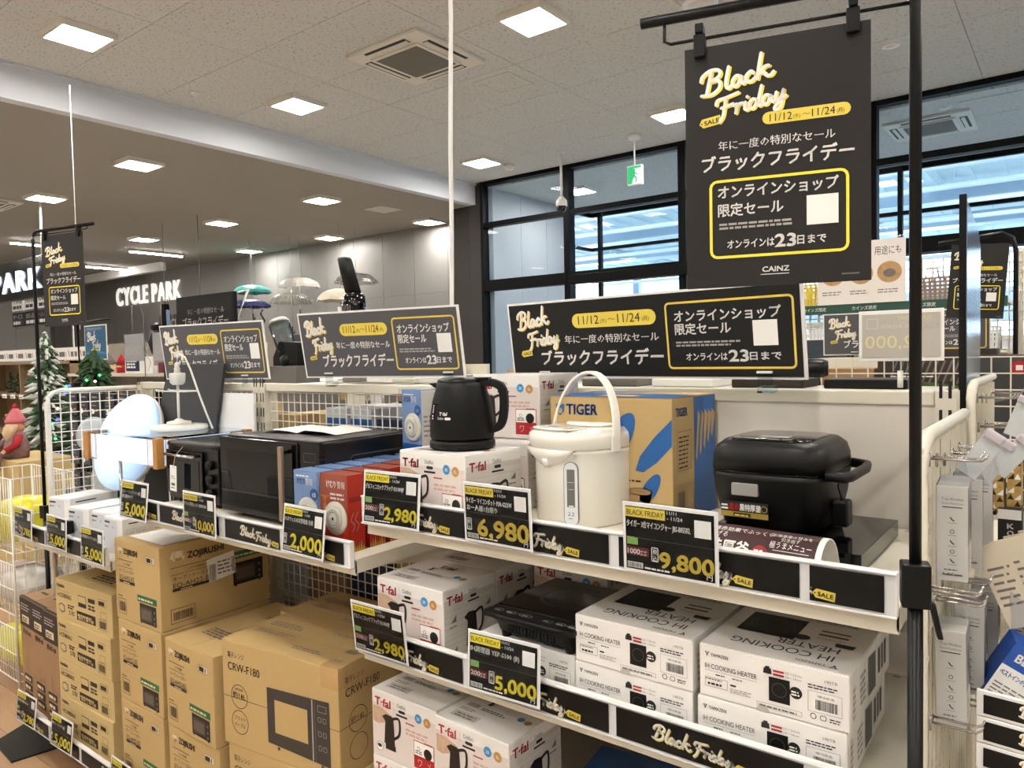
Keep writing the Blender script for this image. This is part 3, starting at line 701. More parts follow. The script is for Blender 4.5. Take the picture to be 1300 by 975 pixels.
# white blank foam sheets left and right of the black sign
tag(MB().box(-.450, 1.462, 1.325, -.426, 1.468, 1.505, M_white).build('foam_sheet'), 'white ribbed sheet edge standing behind the right end of the black sign', 'sheet')

# ---------------------------------------------------------------- poster stands
def clip(b_parent, s, z):
    MB().box(s - .007, -.008, z - .024, s + .007, -.001, z + .004, M_blackmatte).box(s - .007, .001, z - .024, s + .007, .008, z + .004, M_blackmatte).box(s - .005, -.010, z + .004, s + .005, .010, z + .016, M_blackmatte).build('spring_clip', b_parent, bevel=.0015)
def poster_stand(label, plabel, C, rz, side, drop, base_z=0., knob=None, dz=.188, rod=.157, foot=False, ph=.293, sc=1.0):
    # C = poster centre; pole stands on the given side
    u = Vector((math.cos(rz), math.sin(rz), 0)); s0 = .148 * side * sc
    P = Vector(C) + u * s0
    t = thing('poster_stand', label, 'poster stand', (P.x, P.y, 0), rz)
    H = C[2] + dz; e = -.305 * side * sc
    b = MB(); rr = .0065
    pts = [(0, 0, (knob or 1.1))] + [(0, 0, H - .03)] + [(-side * (.03 - .03 * math.cos(R(a))), 0, H - .03 + .03 * math.sin(R(a))) for a in (30, 60, 90)] + [(e, 0, H)]
    b.tube(pts, rr, M_pole, 10); b.build('upper_pole', t)
    MB().tube([(0, 0, .0), (0, 0, (knob or 1.1) + .005)], .0082, M_pole, 12).build('lower_pole', t)
    k = MB().cbox(0, 0, (knob or 1.1) + .005, .030, .026, .05, M_pole); k.prism([(.012, (knob or 1.1) - .01), (.020, (knob or 1.1) - .015), (.028, (knob or 1.1) - .055), (.022, (knob or 1.1) - .055)], -.006, .006, M_pole)
    k.build('height_clamp', t, bevel=.002)
    zr = C[2] + rod
    MB().tube([(0, 0, zr), (e * .88, 0, zr), (e * .905, 0, zr + .004), (e * .905, 0, H)], .0022, M_pole, 8).build('hanging_rod', t)
    for s in (-.085 * sc, .085 * sc): clip(t, -s0 + s, zr)
    if foot:
        b = MB(); b.prism([(-.06, .05), (.02, -.24), (.22, -.30), (.28, -.16), (.06, .06)], 0, .006, M_blackmatte, axis='z'); b.lathe([(.03, .006), (.028, .02), (.012, .03)], M_pole, 14); b.build('foot_plate', t, bevel=.001)
    else:
        b = MB(); b.lathe([(.065, 0), (.065, .006), (.02, .012), (.012, .03)], M_pole, 24); b.build('foot_plate', t)
    pb = MB(); W = .207 * sc; n = 8
    for i in range(n):   # the sheet curls very slightly
        x0, x1 = -W / 2 + W * i / n, -W / 2 + W * (i + 1) / n
        pb.box(x0, 0, -ph / 2, x1, .0008, ph / 2, M_poster)
    poster_face(pb, W, -W / 2, -.0004, -ph / 2, M_poster)
    po = pb.build('sale_poster', loc=C, rz=rz, fixn=False)
    tag(po, plabel, 'poster')
    return t
poster_stand('tall black pole stand at the right front, with side arm', 'large dark sale poster clipped to the pole stand at the right', (-.291, .90, 1.604), R(15.6), 1, 0, knob=1.105)
poster_stand('slim black pole stand at the far left with flat foot on the floor', 'small dark sale poster hanging from the left pole stand', (-3.055, 1.21, 1.700), R(12.9), -1, 0, knob=.80, dz=.194, rod=.178, foot=True, ph=.345, sc=1.14)

# ---------------------------------------------------------------- price cards
A = R
c = price_card(['タイガー 3合マイコンジャー JBS-B055KL'], '9,800', 'black price card 9,800 on the top shelf in front of the rice cooker', (-.475, .985, 1.103), A(-1.2), A(-1.4), '1000')
price_card(['タイガー マイコンポット PDR-G221W', 'お一人様1台限り'], '6,980', 'black price card 6,980 on the top shelf left of the air pot', (-.796, .985, 1.105), A(-1.2), A(-2))
k1 = price_card(['デルフィニロックブラック KO1808JP'], '2,980', 'black price card 2,980 on the top shelf in front of the kettle carton', (-1.058, .985, 1.106), A(2), A(5), '200')
card_copy(k1, (-1.095, .978, .841), 'black price card 2,980 leaning on the middle shelf at its left end', A(.6), A(-5.5))
price_card(['ハネウェル火災警報器 各種'], '2,000', 'bright yellow 2,000 price card in front of the red alarm boxes', (-1.335, .985, 1.008), A(-2), A(6))
price_card(['フラット電子レンジ CRW-F180'], '10,000', 'black price card 10,000 below the tagged toaster oven', (-1.755, .985, .998), 0, A(.5), '1000')
l1 = price_card(['LEDシーリングライト 8畳', '調光調色タイプ'], '5,000', 'black price card 5,000 at the left end of the microwave shelf', (-2.094, .985, .997), 0, A(6), dates=False)
price_card(['小型防犯カメラ ICSD2'], '5,000', 'black price card 5,000 at the right end of the short left shelf', (-2.37, .985, .832), 0, A(2), dates=False)
price_card(['屋外カメラ ICSD'], '5,000', 'faded price card 5,000 left of the small black camera', (-2.625, .985, .838), 0, A(2), dates=False)
price_card(['小型電動シェーバー'], '2,780', 'black price card 2,780 at the far left end of the short shelf', (-2.90, .985, .836), 0, A(2), '200', dates=False)
price_card(['IH調理器 YEP-S100 (B)'], '5,000', 'bright yellow 5,000 price card on the middle shelf before the black hot plate', (-.784, .978, .845), A(3), A(3), '200')
price_card(['空気清浄機 45cm'], '2,780', 'black price card 2,780 on the bottom rail before the tall brown cartons', (-2.95, .985, .166), A(2), A(6), '200', dates=False)
price_card(['LEDシーリング 8畳'], '5,000', 'black price card 5,000 on the bottom rail before the lamp cartons', (-2.655, .985, .167), A(1.6), A(6), dates=False)
price_card(['オーブントースター EQ-AH22-BZ'], '5,980', 'yellow topped price card standing low between the oven cartons', (-2.235, .985, .15), 0, A(6), dates=False)
# ================================================================ CARTONS
SA, SB, SCZ, SBASE = 1.055, .79, .96, .13
def carton_mesh(w, d, h, m, flap=True, tape=None, mt=None):
    b = MB(); b.box(0, 0, 0, w, d, h, m); me = b
    return me
def carton(name, w, d, h, m, printer, label, loc, rz=0., group=None, bevel=.0018, flap='y', tape=None):
    b = MB().box(0, 0, 0, w, d, h, m); o = b.build(name, loc=loc, rz=rz, bevel=bevel)
    tag(o, label, 'box', group)
    f = MB()      # closing flaps: two thin boards meeting at a seam on top
    t = .0012
    if flap == 'y': f.box(.001, .001, h, w / 2 - .0008, d - .001, h + t, m).box(w / 2 + .0008, .001, h, w - .001, d - .001, h + t, m)
    elif flap == 'x': f.box(.001, .001, h, w - .001, d / 2 - .0008, h + t, m).box(.001, d / 2 + .0008, h, w - .001, d - .001, h + t, m)
    else: f.box(.001, .001, h, w - .001, d - .001, h + t, m)
    f.build('top_flap', o)
    if tape: MB().box(w / 2 - .02 if flap == 'y' else 0, 0 if flap == 'y' else d / 2 - .02, h + t, w / 2 + .02 if flap == 'y' else w, d if flap == 'y' else d / 2 + .02, h + t + .0002, tape).build('packing_tape', o)
    p = MB()
    F = Print(p, (0, 0, 0), (1, 0, 0), (0, 0, 1), .0004); S = Print(p, (w, 0, 0), (0, 1, 0), (0, 0, 1), .0004); T = Print(p, (0, 0, h + t), (1, 0, 0), (0, 1, 0), .0004); T2 = Print(p, (w, d, h + t), (-1, 0, 0), (0, -1, 0), .0004)
    printer(F, S, T, T2)
    if p.v: p.build('printing', o, fixn=False)
    return o
M_kprint = mat('kettle_photo_black', '17120f', .4)
M_pgrey = mat('print_palegrey', 'c4beb8', .5); M_pink = mat('print_pinkwarm', 'c9a79a', .5); M_photo = mat('print_photo_hand', 'c3a488', .5, noise=.3, scale=60)
def tfal_print(w, d, h):
    def pr(F, S, T, T2):
        k = w
        F.rect(.002, .002, w - .004, h * .80, mat('kettle_carton_lower', 'd9cfc9', .5, noise=.08, scale=12), 0)
        F.text('T·fal', .010, h - .030, .017, M_red, w=.046, bold=.03, l=1); F.rect(.066, h - .034, .0006, .022, M_inkpale, 1)
        F.text('Delfini', .076, h - .021, .008, M_inkgrey, w=.024, l=1); F.pill(.080, h - .031, .019, .006, M_ink, 1); F.rect(.073, h - .0385, .032, .004, M_ink, 1)
        F.circ(w * .73, h - .028, .0095, M_bluec, 1); F.circ(w * .86, h - .030, .0095, M_bronze, 1); F.text('20', w * .73, h - .031, .006, M_pwhite, al='C', l=2); F.text('5L', w * .86, h - .033, .006, M_pwhite, al='C', l=2)
        F.poly([(.004, h * .52), (.004, h * .76), (.030, h * .76), (.062, h * .68), (.05, h * .58), (.02, h * .50)], M_photo, 1)
        kettle_icon(F, .030, h * .24, h * .46, M_kprint, 2); F.rect(.040, h * .16, .03, h * .08, M_kprint, 2)
        F.rect(.10, h * .66, .024, .0022, M_red, 1); F.lines(.10, h * .50, .075, .016, 2, M_pink, 1, 3); F.rect(w - .036, h * .465, .024, .0022, M_red, 1)
        F.rect(.122, .010, .056, h * .40, M_red, 1); F.rect(.1235, .010 + h * .19, .053, h * .20, M_pwhite, 2); F.circ(.161, h * .33, .011, M_kprint, 3); F.ring(.136, h * .37, .004, .001, M_inkgrey, 3, 12); F.lines(.127, h * .29, .02, .008, 2, M_inkgrey, 3, 5)
        F.text('ワ', .133, .014, h * .12, M_pink, w=.012, l=2); F.text('メ', .158, .014, h * .12, M_pink, w=.012, l=2)
        F.circ(.022, .022, .010, M_pwhite, 1); F.ring(.022, .022, .010, .0015, M_inkbrown, 1, 14); F.circ(.022, .024, .0065, M_kprint, 2, 12, ry=.004)
        # side
        S.rect(.002, .002, d - .004, h * .84, mat('kettle_carton_wood', 'c8c2bb', .5, noise=.16, scale=26, stretch=(.3, .3, 9)), 0)
        for i in range(9): S.rect(.002, h * .08 * (i + .6), d - .004, .0006, M_inkpale, 1)
        S.text('T·fal', .010, h - .030, .017, M_red, w=.044, bold=.03, l=1); S.rect(.062, h - .034, .0006, .022, M_inkpale, 1); S.text('Delfini', .074, h - .021, .008, M_inkgrey, w=.024, l=1); S.pill(.078, h - .031, .019, .006, M_ink, 1); S.rect(.071, h - .0385, .034, .0035, M_ink, 1)
        for (x, y) in ((.020, h * .52), (d - .034, h * .58), (.022, h * .08)):
            S.rect(x, y, .015, .015, M_pgrey, 1); S.poly([(x, y), (x + .015, y), (x + .015, y + .013)], M_inkgrey, 2); S.lines(x - .004, y - .010, .022, .005, 1, M_inkgrey, 1, 5)
        kettle_icon(S, d * .36, h * .10, h * .50, M_kprint, 2)
        # top, reading from behind as well
        T.text('T·fal', w * .36, d * .72, .016, M_red, w=.042, bold=.03, l=1); T.lines(w * .32, d * .42, w * .34, .012, 2, M_inkgrey, 1, 4); T.bars(.022, d * .42, .030, .014, M_inkgrey, 16, 1, 3); T.lines(.02, d * .30, .045, .012, 2, M_inkpale, 1, 8)
        kettle_icon(T, w * .30, d * .56, .020, M_kprint, 1); T.rect(.02, d * .12, w * .35, d * .14, M_pgrey, 1); T.lines(.03, d * .14, w * .3, d * .1, 2, M_inkgrey, 2, 9)
        T.circ(w * .80, d * .52, .008, M_bluec, 1); T.circ(w * .90, d * .50, .008, M_bronze, 1)
    return pr
TW, TD, TH = .186, .158, .139
K0 = carton('kettle_carton', TW, TD, TH, M_cartonwhite, tfal_print(TW, TD, TH), 'white kettle carton directly under the black kettle on the top shelf', (-1.087, 1.04, SA), R(-3.9), 'white kettle cartons', flap='x')
KL = [((-1.105, 1.245, SA), 0, 'white kettle carton behind, lower one of the pair between kettle and air pot'), ((-1.105, 1.291, SA + .142), .5, 'white kettle carton behind the kettle, upper one of the pair'),
      ((-1.153, 1.03, SB), -.4, 'white kettle carton at the front of the middle shelf beside the leaning card'), ((-1.153, 1.192, SB), -.2, 'shaded white kettle carton second from the front on the middle shelf'),
      ((-.955, 1.31, SB), 0, 'shaded white kettle carton against the back of the middle shelf'),
      ((-1.195 + .016, 1.03, .549), 0, 'white kettle carton at the left under the middle shelf, topmost of its stack'), ((-.988, 1.02, .549), -2, 'white kettle carton second from left under the middle shelf, topmost of its stack'),
      ((-1.180, 1.03, .409), 0, 'white kettle carton second from the top in the left stack below the middle shelf'), ((-.985, 1.02, .409), 0, 'white kettle carton second from the top beside the blue cartons'),
      ((-1.180, 1.03, .269), 0, 'white kettle carton third from the top in the left stack'), ((-.985, 1.02, .269), 0, 'white kettle carton third from the top beside the blue cartons'),
      ((-1.180, 1.03, SBASE), 0, 'white kettle carton at the bottom of the left stack'), ((-.985, 1.02, SBASE), 0, 'white kettle carton at the bottom beside the blue cartons'), ((-1.185, 1.20, .549), 1, 'white kettle carton behind the topmost left one below the middle shelf')]
for loc, rz, lb in KL: dup(K0, loc, R(rz), lb)
# support under the rear carton of the lower stack
for z, lb in ((.409, 'hidden kettle carton behind the left stack, second from top'), (.269, 'hidden kettle carton behind the left stack, third from top'), (SBASE, 'hidden kettle carton behind the left stack, lowest')): dup(K0, (-1.183, 1.20, z), 0, lb)

# cooking heater cartons
IW, ID, IH = .209, .262, .077
def yamark(P, x, y, s):
    P.poly([(x, y + s), (x + s * .25, y + s), (x + s * .5, y + s * .45), (x + s * .75, y + s), (x + s, y + s), (x + s * .62, y + s * .35), (x + s * .62, y), (x + s * .38, y), (x + s * .38, y + s * .35)], M_ink, 1); P.poly([(x + s * .42, y + s * .8), (x + s * .5, y + s * 1.1), (x + s * .58, y + s * .8)], M_ink, 1)
def ih_print(F, S, T, T2):
    w, h, d = IW, IH, ID
    yamark(F, .009, h - .016, .0065); F.text('YAMAZEN', .018, h - .0155, .0050, M_ink, w=.026, l=1, bold=.01)
    F.text('IH COOKING HEATER', .009, h - .034, .0075, M_ink, w=.077, l=1); F.rect(.009, h - .0375, .077, .0004, M_inkgrey, 1); F.lines(.025, h - .0425, .014, .003, 1, M_ink, 1, 2); F.lines(.050, h - .0425, .018, .003, 1, M_inkgrey, 1, 3)
    F.frame(.009, .016, .034, .014, .0005, M_inkgrey, 1); F.lines(.013, .019, .026, .004, 1, M_ink, 1, 4, .8); F.lines(.010, .0265, .03, .003, 1, M_inkgrey, 1, 4)
    F.pill(.047, .024, .009, .0025, M_ink, 1); F.lines(.047, .014, .034, .008, 3, M_inkpale, 1, 5)
    F.rect(.103, .018, .029, .0345, M_black, 1); F.ring(.1175, .036, .010, .0004, M_inkgrey, 2, 18); F.circ(.140, .038, .0085, M_ink, 1); F.lines(.134, .034, .012, .008, 2, M_pwhite, 2, 3)
    F.poly([(.095, .056), (.107, .056), (.106, .064), (.096, .064)], M_ink, 1); F.rect(.098, .064, .006, .0025, M_ink, 1); F.rect(.109, .0605, .015, .0028, M_red, 1); F.rect(.109, .0555, .015, .0028, M_red, 1)
    F.text('12～20cm', .126, .0605, .0040, M_inkgrey, w=.022, l=1); F.text('14～18cm', .126, .0550, .0036, M_inkgrey, w=.021, l=1)
    F.text('190TB', .178, .0615, .0040, M_inkgrey, w=.016, l=1); F.rect(.174, .060, .023, .0075, mat('label_bright', 'e6e2da', .5), 0)
    F.lines(.156, .0505, .044, .0075, 2, M_ink, 1, 9, .45); F.frame(.156, .0185, .044, .0285, .0004, M_inkgrey, 1); F.bars(.166, .0225, .028, .0135, M_ink, 20, 1, 8); F.text('YEP-S100 (B)', .168, .0395, .003, M_ink, w=.022, l=1)
    F.ring(.163, .0125, .0042, .001, M_ink, 1, 12); F.frame(.172, .009, .008, .007, .0008, M_ink, 1, .002); F.lines(.184, .009, .016, .007, 2, M_ink, 1, 12, .4)
    F.frame(.086, .0065, .062, .0065, .0004, M_inkgrey, 1); F.lines(.089, .0075, .055, .0045, 1, M_inkgrey, 1, 6, .5)
    F.poly([(.0945 + .0095 * math.cos(t), .0005 + .0075 * math.sin(t)) for t in [PI * i / 10 for i in range(11)]], mat('thumb_cut', 'b7b2aa', .7), 2)
    for i in (0, 1):
        pass
    # side: tall tilted cooker views
    S.poly([(d * .42, h * .12), (d * .60, h * .10), (d * .60, h * .80), (d * .42, h * .86)], M_inkgrey, 1); S.poly([(d * .44, h * .16), (d * .58, h * .14), (d * .58, h * .76), (d * .44, h * .82)], mat('print_slate', '4b4f50', .5), 2)
    for i in range(3): S.rect(d * .66 + i * .022, h * .25, .014, h * .5, M_ink if i != 1 else M_inkgrey, 1)
    S.lines(d * .22, h * .2, d * .14, h * .6, 5, M_inkpale, 1, 6); S.lines(d * .06, h * .15, .02, h * .6, 5, M_pink, 1, 7)
    # top reads from behind
    T2.text('IH COOKING', .030, d * .80, .021, M_ink, w=.145, l=1); T2.text('HEATER', .030, d * .68, .021, M_ink, w=.088, l=1); yamark(T2, .018, d * .915, .011); T2.text('YAMAZEN', .034, d * .925, .0075, M_ink, w=.040, l=1)
    T2.rect(.098, d * .34, .086, .088, M_black, 1); T2.ring(.141, d * .51, .033, .0008, M_inkgrey, 2, 28); T2.ring(.141, d * .51, .026, .0006, M_inkgrey, 2, 24); T2.circ(.090, d * .605, .012, M_ink, 1, ry=.010)
    T2.rect(.030, d * .50, .042, .006, M_maroon, 1); T2.rect(.030, d * .44, .042, .005, M_maroon, 1); T2.text('12～20cm', .032, d * .555, .008, M_inkgrey, w=.04, l=1); T2.lines(.028, d * .25, .075, .022, 3, M_inkgrey, 1, 8, .4)
    T2.poly([(.014, d * .60), (.042, d * .60), (.040, d * .655), (.017, d * .655)], M_ink, 1); T2.rect(.028, d * .10, .028, .026, M_ink, 1); T2.rect(.125, d * .10, .02, .02, M_ink, 1); T2.lines(.062, d * .10, .055, .02, 3, M_inkpale, 1, 9, .4)
I0 = carton('heater_carton', IW, ID, IH, M_cartonwhite, ih_print, 'white cooking heater carton, upper one at the right end of the middle shelf', (-.449, 1.03, SB + .079), R(.3), 'white cooking heater cartons', flap='n')
for loc, rz, lb in [((-.452, 1.028, SB), 1.2, 'white cooking heater carton, lower one at the right end of the middle shelf'), ((-.668, 1.03, SB + .079), -.4, 'white cooking heater carton, upper one of the left stack beside the hot plate'),
                    ((-.670, 1.031, SB), 0, 'white cooking heater carton, lower one of the left stack'), ((-.885, 1.04, SB), 0, 'white cooking heater carton under the black hot plate')]: dup(I0, loc, R(rz), lb)

# black portable hot plate on its carton
t = thing('hot_plate', 'black portable cooking hot plate lying on a white carton on the middle shelf', 'hot plate', (-.862, 1.028, SB + .0785), R(-.5))
b = MB(); b.loft([(.012, .099, .112, .088, .100, 8), (.030, .099, .112, .092, .106, 8), (.040, .099, .110, .100, .118, 8), (.048, .099, .110, .101, .119, 8)], M_blackmatte, 40, 8); b.build('body', t)
b = MB(); b.box(.002, .036, .0485, .196, .226, .0515, M_blackgloss); b.build('glass_top', t, bevel=.002)
b = MB(); pp = Print(b, (0, 0, .0515), (1, 0, 0), (0, 1, 0), .0003)
for r_ in (.062, .058, .045): pp.ring(.105, .135, r_, .0006, M_inkgrey, 0, 40)
pp.lines(.09, .13, .03, .005, 1, M_inkgrey, 0, 3); b.build('printed_rings', t, fixn=False)
b = MB(); b.prism([(-.008, .0485), (.034, .0505), (.034, .046), (-.008, .040)], .001, .197, M_blackmatte, axis='x'); pan = b.build('control_panel', t, bevel=.001)
b = MB(); n_ = Vector((0, -.002, .042)).normalized(); pq = Print(b, (.006, -.006, .0487), (1, 0, 0), (0, .9989, .0476), .0004)
for i, x in enumerate((.010, .038, .070, .118, .145, .170)): pq.ring(x + .008, .018, .010 if i != 2 else .014, .0008, M_inkpale, 0, 16, ry=.006); pq.lines(x + .002, .015, .012, .005, 1, M_inkpale, 1, i)
pq.rect(0, .036, .185, .0010, M_inkgrey, 0); b.build('panel_marks', pan, fixn=False)
for x in (.03, .17):
    for y in (.025, .20): MB().lathe([(.009, 0), (.010, .016)], M_black, 12, (x, y, 0)).build('foot', t)
b = MB()
for i in range(14): b.box(.05 + i * .0075, -.0005 + .003, .018, .0535 + i * .0075, .006, .030, M_ink)
b.build('vent_slots', t)

# toaster oven cartons with the elephant mark
ZW, ZD, ZH = .250, .360, .240
M_emblem = mat('emblem_grey', '57493a', .7)
def zo_print(F, S, T, T2):
    for P, W in ((F, ZW), (S, ZD)):
        s = 1 if P is F else 1.5
        x, y = (.018, ZH - .040) if P is F else (.030, ZH - .045)
        P.poly([(x, y + .008), (x + .006 * s, y + .018 * s), (x + .02 * s, y + .020 * s), (x + .028 * s, y + .016 * s), (x + .030 * s, y + .004), (x + .026 * s, y), (x + .024 * s, y + .008), (x + .012 * s, y + .008), (x + .008 * s, y - .002), (x + .005 * s, y + .006)], M_pcream, 1)
        P.ring(x + .018 * s, y + .010 * s, .010 * s, .0014, M_inkbrown, 1, 12)
        P.text('ZOJIRUSHI', x + .036 * s, y, .017 * (1 if P is F else 1.1), M_inkbrown, w=.078 * s, l=1, bold=.03)
        P.rect(x + .002, y - .020, .085 * s, .0016, M_inkbrown, 1); P.text('こんがり倶楽部', x + .03 * s, y - .034, .008, M_inkbrown, w=.042 * s, l=1); P.rect(x + .002, y - .040, .085 * s, .0012, M_inkbrown, 1)
        P.text('オーブントースター', x + .008, y - .058, .012, M_inkbrown, w=.085 * s, l=1); P.text('EQ-AH22-BZ', x + .008, y - .078, .014, M_inkbrown, w=.085 * s, l=1); P.rect(x + .006, y - .088, .088 * s, .0085, M_inkbrown, 1); P.lines(x + .03, y - .086, .045, .005, 1, M_pcream, 2, 4)
    F.rect(.178, ZH - .050, .046, .020, M_pcream, 0); F.frame(.178, ZH - .050, .046, .020, .001, M_inkbrown, 1); F.lines(.182, ZH - .047, .04, .014, 1, M_inkbrown, 1, 3, .9)
    F.rect(.125, .072, .105, .019, M_green, 1); F.lines(.130, .077, .095, .010, 1, M_pcream, 2, 7, .55)
    def oven(P, x, y, w, h):
        P.rect(x, y, w, h, M_ink, 1); P.rect(x + w * .05, y + h * .12, w * .70, h * .72, mat('print_ovendark', '3d3630', .5), 2); P.rect(x + w * .10, y + h * .22, w * .60, h * .5, mat('print_ovenlight', '5c5146', .5), 3)
        for k in (.7, .4, .15): P.circ(x + w * .88, y + h * k, w * .045, M_inkgrey, 2, 10)
        P.rect(x + w * .05, y - h * .06, w * .06, h * .06, M_ink, 1); P.rect(x + w * .85, y - h * .06, w * .06, h * .06, M_ink, 1)
    oven(F, .136, .012, .090, .056); oven(S, ZD - .13, .075, .105, .068); S.rect(ZD - .145, .155, .13, .022, M_green, 1); S.lines(ZD - .14, .161, .12, .01, 1, M_pcream, 2, 7, .55)
    F.frame(.014, .018, .044, .046, .0012, M_inkbrown, 1); F.bars(.019, .026, .034, .028, M_inkbrown, 14, 1, 3); F.lines(.014, .070, .03, .005, 1, M_inkbrown, 1, 3)
    S.frame(.028, .016, .075, .042, .0014, M_inkbrown, 1); S.bars(.036, .024, .060, .024, M_inkbrown, 16, 1, 4)
    T.text('ZOJIRUSHI', .10, .25, .018, M_inkgrey, w=.09, l=1); T.text('オーブントースター', .10, .215, .013, M_inkgrey, w=.1, l=1); T.lines(.05, .08, .13, .05, 4, M_inkgrey, 1, 5)
Z0 = carton('oven_carton', ZW, ZD, ZH, M_cardboard, zo_print, 'brown toaster oven carton with white shipping label, topmost of its stack', (-2.300, 1.02, .617), R(1.8), 'brown toaster oven cartons', tape=None)
for loc, rz, lb in [((-2.295, 1.02, .3745), .4, 'brown toaster oven carton second from the top in the left oven stack'), ((-2.296, 1.02, .132), 0, 'brown toaster oven carton at the bottom of the left oven stack'),
                    ((-2.020, 1.02, .3745), -1, 'brown toaster oven carton right of the left stack, touching the microwave carton'), ((-2.018, 1.02, .132), 1, 'brown toaster oven carton at the bottom next to the microwave cartons')]: dup(Z0, loc, R(rz), lb)
# its shipping label and shiny film on top belong to the top carton only
b = MB(); p = Print(b, (ZW, 0, 0), (0, 1, 0), (0, 0, 1), .0012); a = R(6)
p.rect(.150, .105, .092, .070, M_pwhite, 0, a); p.bars(.150, .108, .022, .05, M_inkgrey, 9, 1, 3); p.lines(.178, .125, .05, .045, 4, M_inkgrey, 1, 4, .4); p.bars(.225, .122, .010, .045, M_inkgrey, 6, 1, 3)
sl = b.build('shipping_label', Z0, fixn=False); sl['label'] = 'white shipping label with barcode'
# white paper on that carton
tag(MB().box(-2.27, 1.05, .8602, -2.07, 1.30, .8610, M_pwhite).build('loose_sheet'), 'white glossy sheet lying on top of the topmost oven carton', 'paper')

# microwave cartons
CW, CD, CH = .405, .208, .268
def crw_print(F, S, T, T2):
    F.text('電子レンジ', .022, CH - .042, .015, M_inkbrown, w=.062, l=1); F.text('CRW-F180', .022, CH - .074, .021, M_inkbrown, w=.118, l=1, bold=.004)
    for y in (.130, .064): F.ring(.062, y, .031, .0016, M_inkbrown, 1, 28)
    F.text('約18L', .062, .123, .018, M_inkbrown, w=.048, al='C', l=1, bold=.01); F.text('庫内容量', .062, .145, .006, M_inkbrown, w=.03, al='C', l=1); F.text('フラット', .062, .068, .011, M_inkbrown, w=.040, al='C', l=1); F.text('テーブル', .062, .050, .011, M_inkbrown, w=.040, al='C', l=1)
    F.rect(0, .124, CW, .0012, M_inkbrown, 1)
    M_mw = mat('print_micro', '3a3531', .5); 
    F.poly([(.165, .040), (.375, .030), (.375, .185), (.165, .178)], M_mw, 2); F.rect(.192, .070, .112, .082, M_cardboard, 3); F.rect(.318, .034, .004, .148, M_inkpale, 3); F.rect(.328, .033, .0015, .148, M_inkgrey, 3)
    for i in range(3):
        for j in range(2): F.frame(.338 + j * .016, .060 + i * .034 + .004, .011, .012, .001, M_inkpale, 3, .003)
    F.frame(.338, .156, .028, .016, .001, M_inkpale, 3); F.rect(.198, .028, .008, .008, M_mw, 1); F.rect(.345, .022, .008, .008, M_mw, 1)
    S.text('電子レンジ', .022, CH - .042, .015, M_inkbrown, w=.062, l=1); S.text('CRW-F180', .022, CH - .074, .021, M_inkbrown, w=.118, l=1); S.ring(.062, .130, .031, .0016, M_inkbrown, 1, 28); S.ring(.062, .064, .031, .0016, M_inkbrown, 1, 28); S.text('約18L', .062, .123, .018, M_inkbrown, w=.048, al='C', l=1)
    S.rect(0, .124, CD, .0012, M_inkbrown, 1)
    T.text('CRW-F180', .24, .150, .014, M_inkgrey, w=.10, l=1); T.lines(.03, .13, .12, .03, 3, M_inkgrey, 1, 4, .45); T.frame(.03, .08, .14, .03, .001, M_inkgrey, 1); T.lines(.035, .085, .13, .02, 2, M_inkgrey, 1, 6, .4); T.lines(.21, .04, .1, .02, 2, M_inkgrey, 1, 9, .4)
    T.bars(.35, .08, .035, .022, M_inkgrey, 14, 1, 5); T.text('CRW', .35, .03, .012, M_inkgrey, w=.035, l=1)
M_tape = mat('tape_clear_brown', 'c2a06c', .12, coat=.8)
C0 = carton('microwave_carton', CW, CD, CH, M_cardboard, crw_print, 'large brown microwave carton with printed microwave, upper one of the front stack', (-1.748, 1.03, .400), R(6.5), 'brown microwave cartons', flap='x', tape=None)
MB().box(CW - .055, -.0006, CH - .05, CW + .0006, .03, CH + .0016, M_tape).build('corner_tape', C0)
for loc, rz, lb in [((-1.740, 1.035, .131), 5, 'large brown microwave carton, lower one of the front stack'), ((-1.800, 1.243, .400), 2, 'brown microwave carton behind with glossy tape, upper one'), ((-1.790, 1.243, .131), 2, 'brown microwave carton behind, lower one')]: dup(C0, loc, R(rz), lb)
MB().box(.05, CD / 2 - .03, CH + .0013, .35, CD / 2 + .03, CH + .0016, M_tape).build('glossy_tape', [o for o in COL.objects if o.name == 'microwave_carton.002'][0])

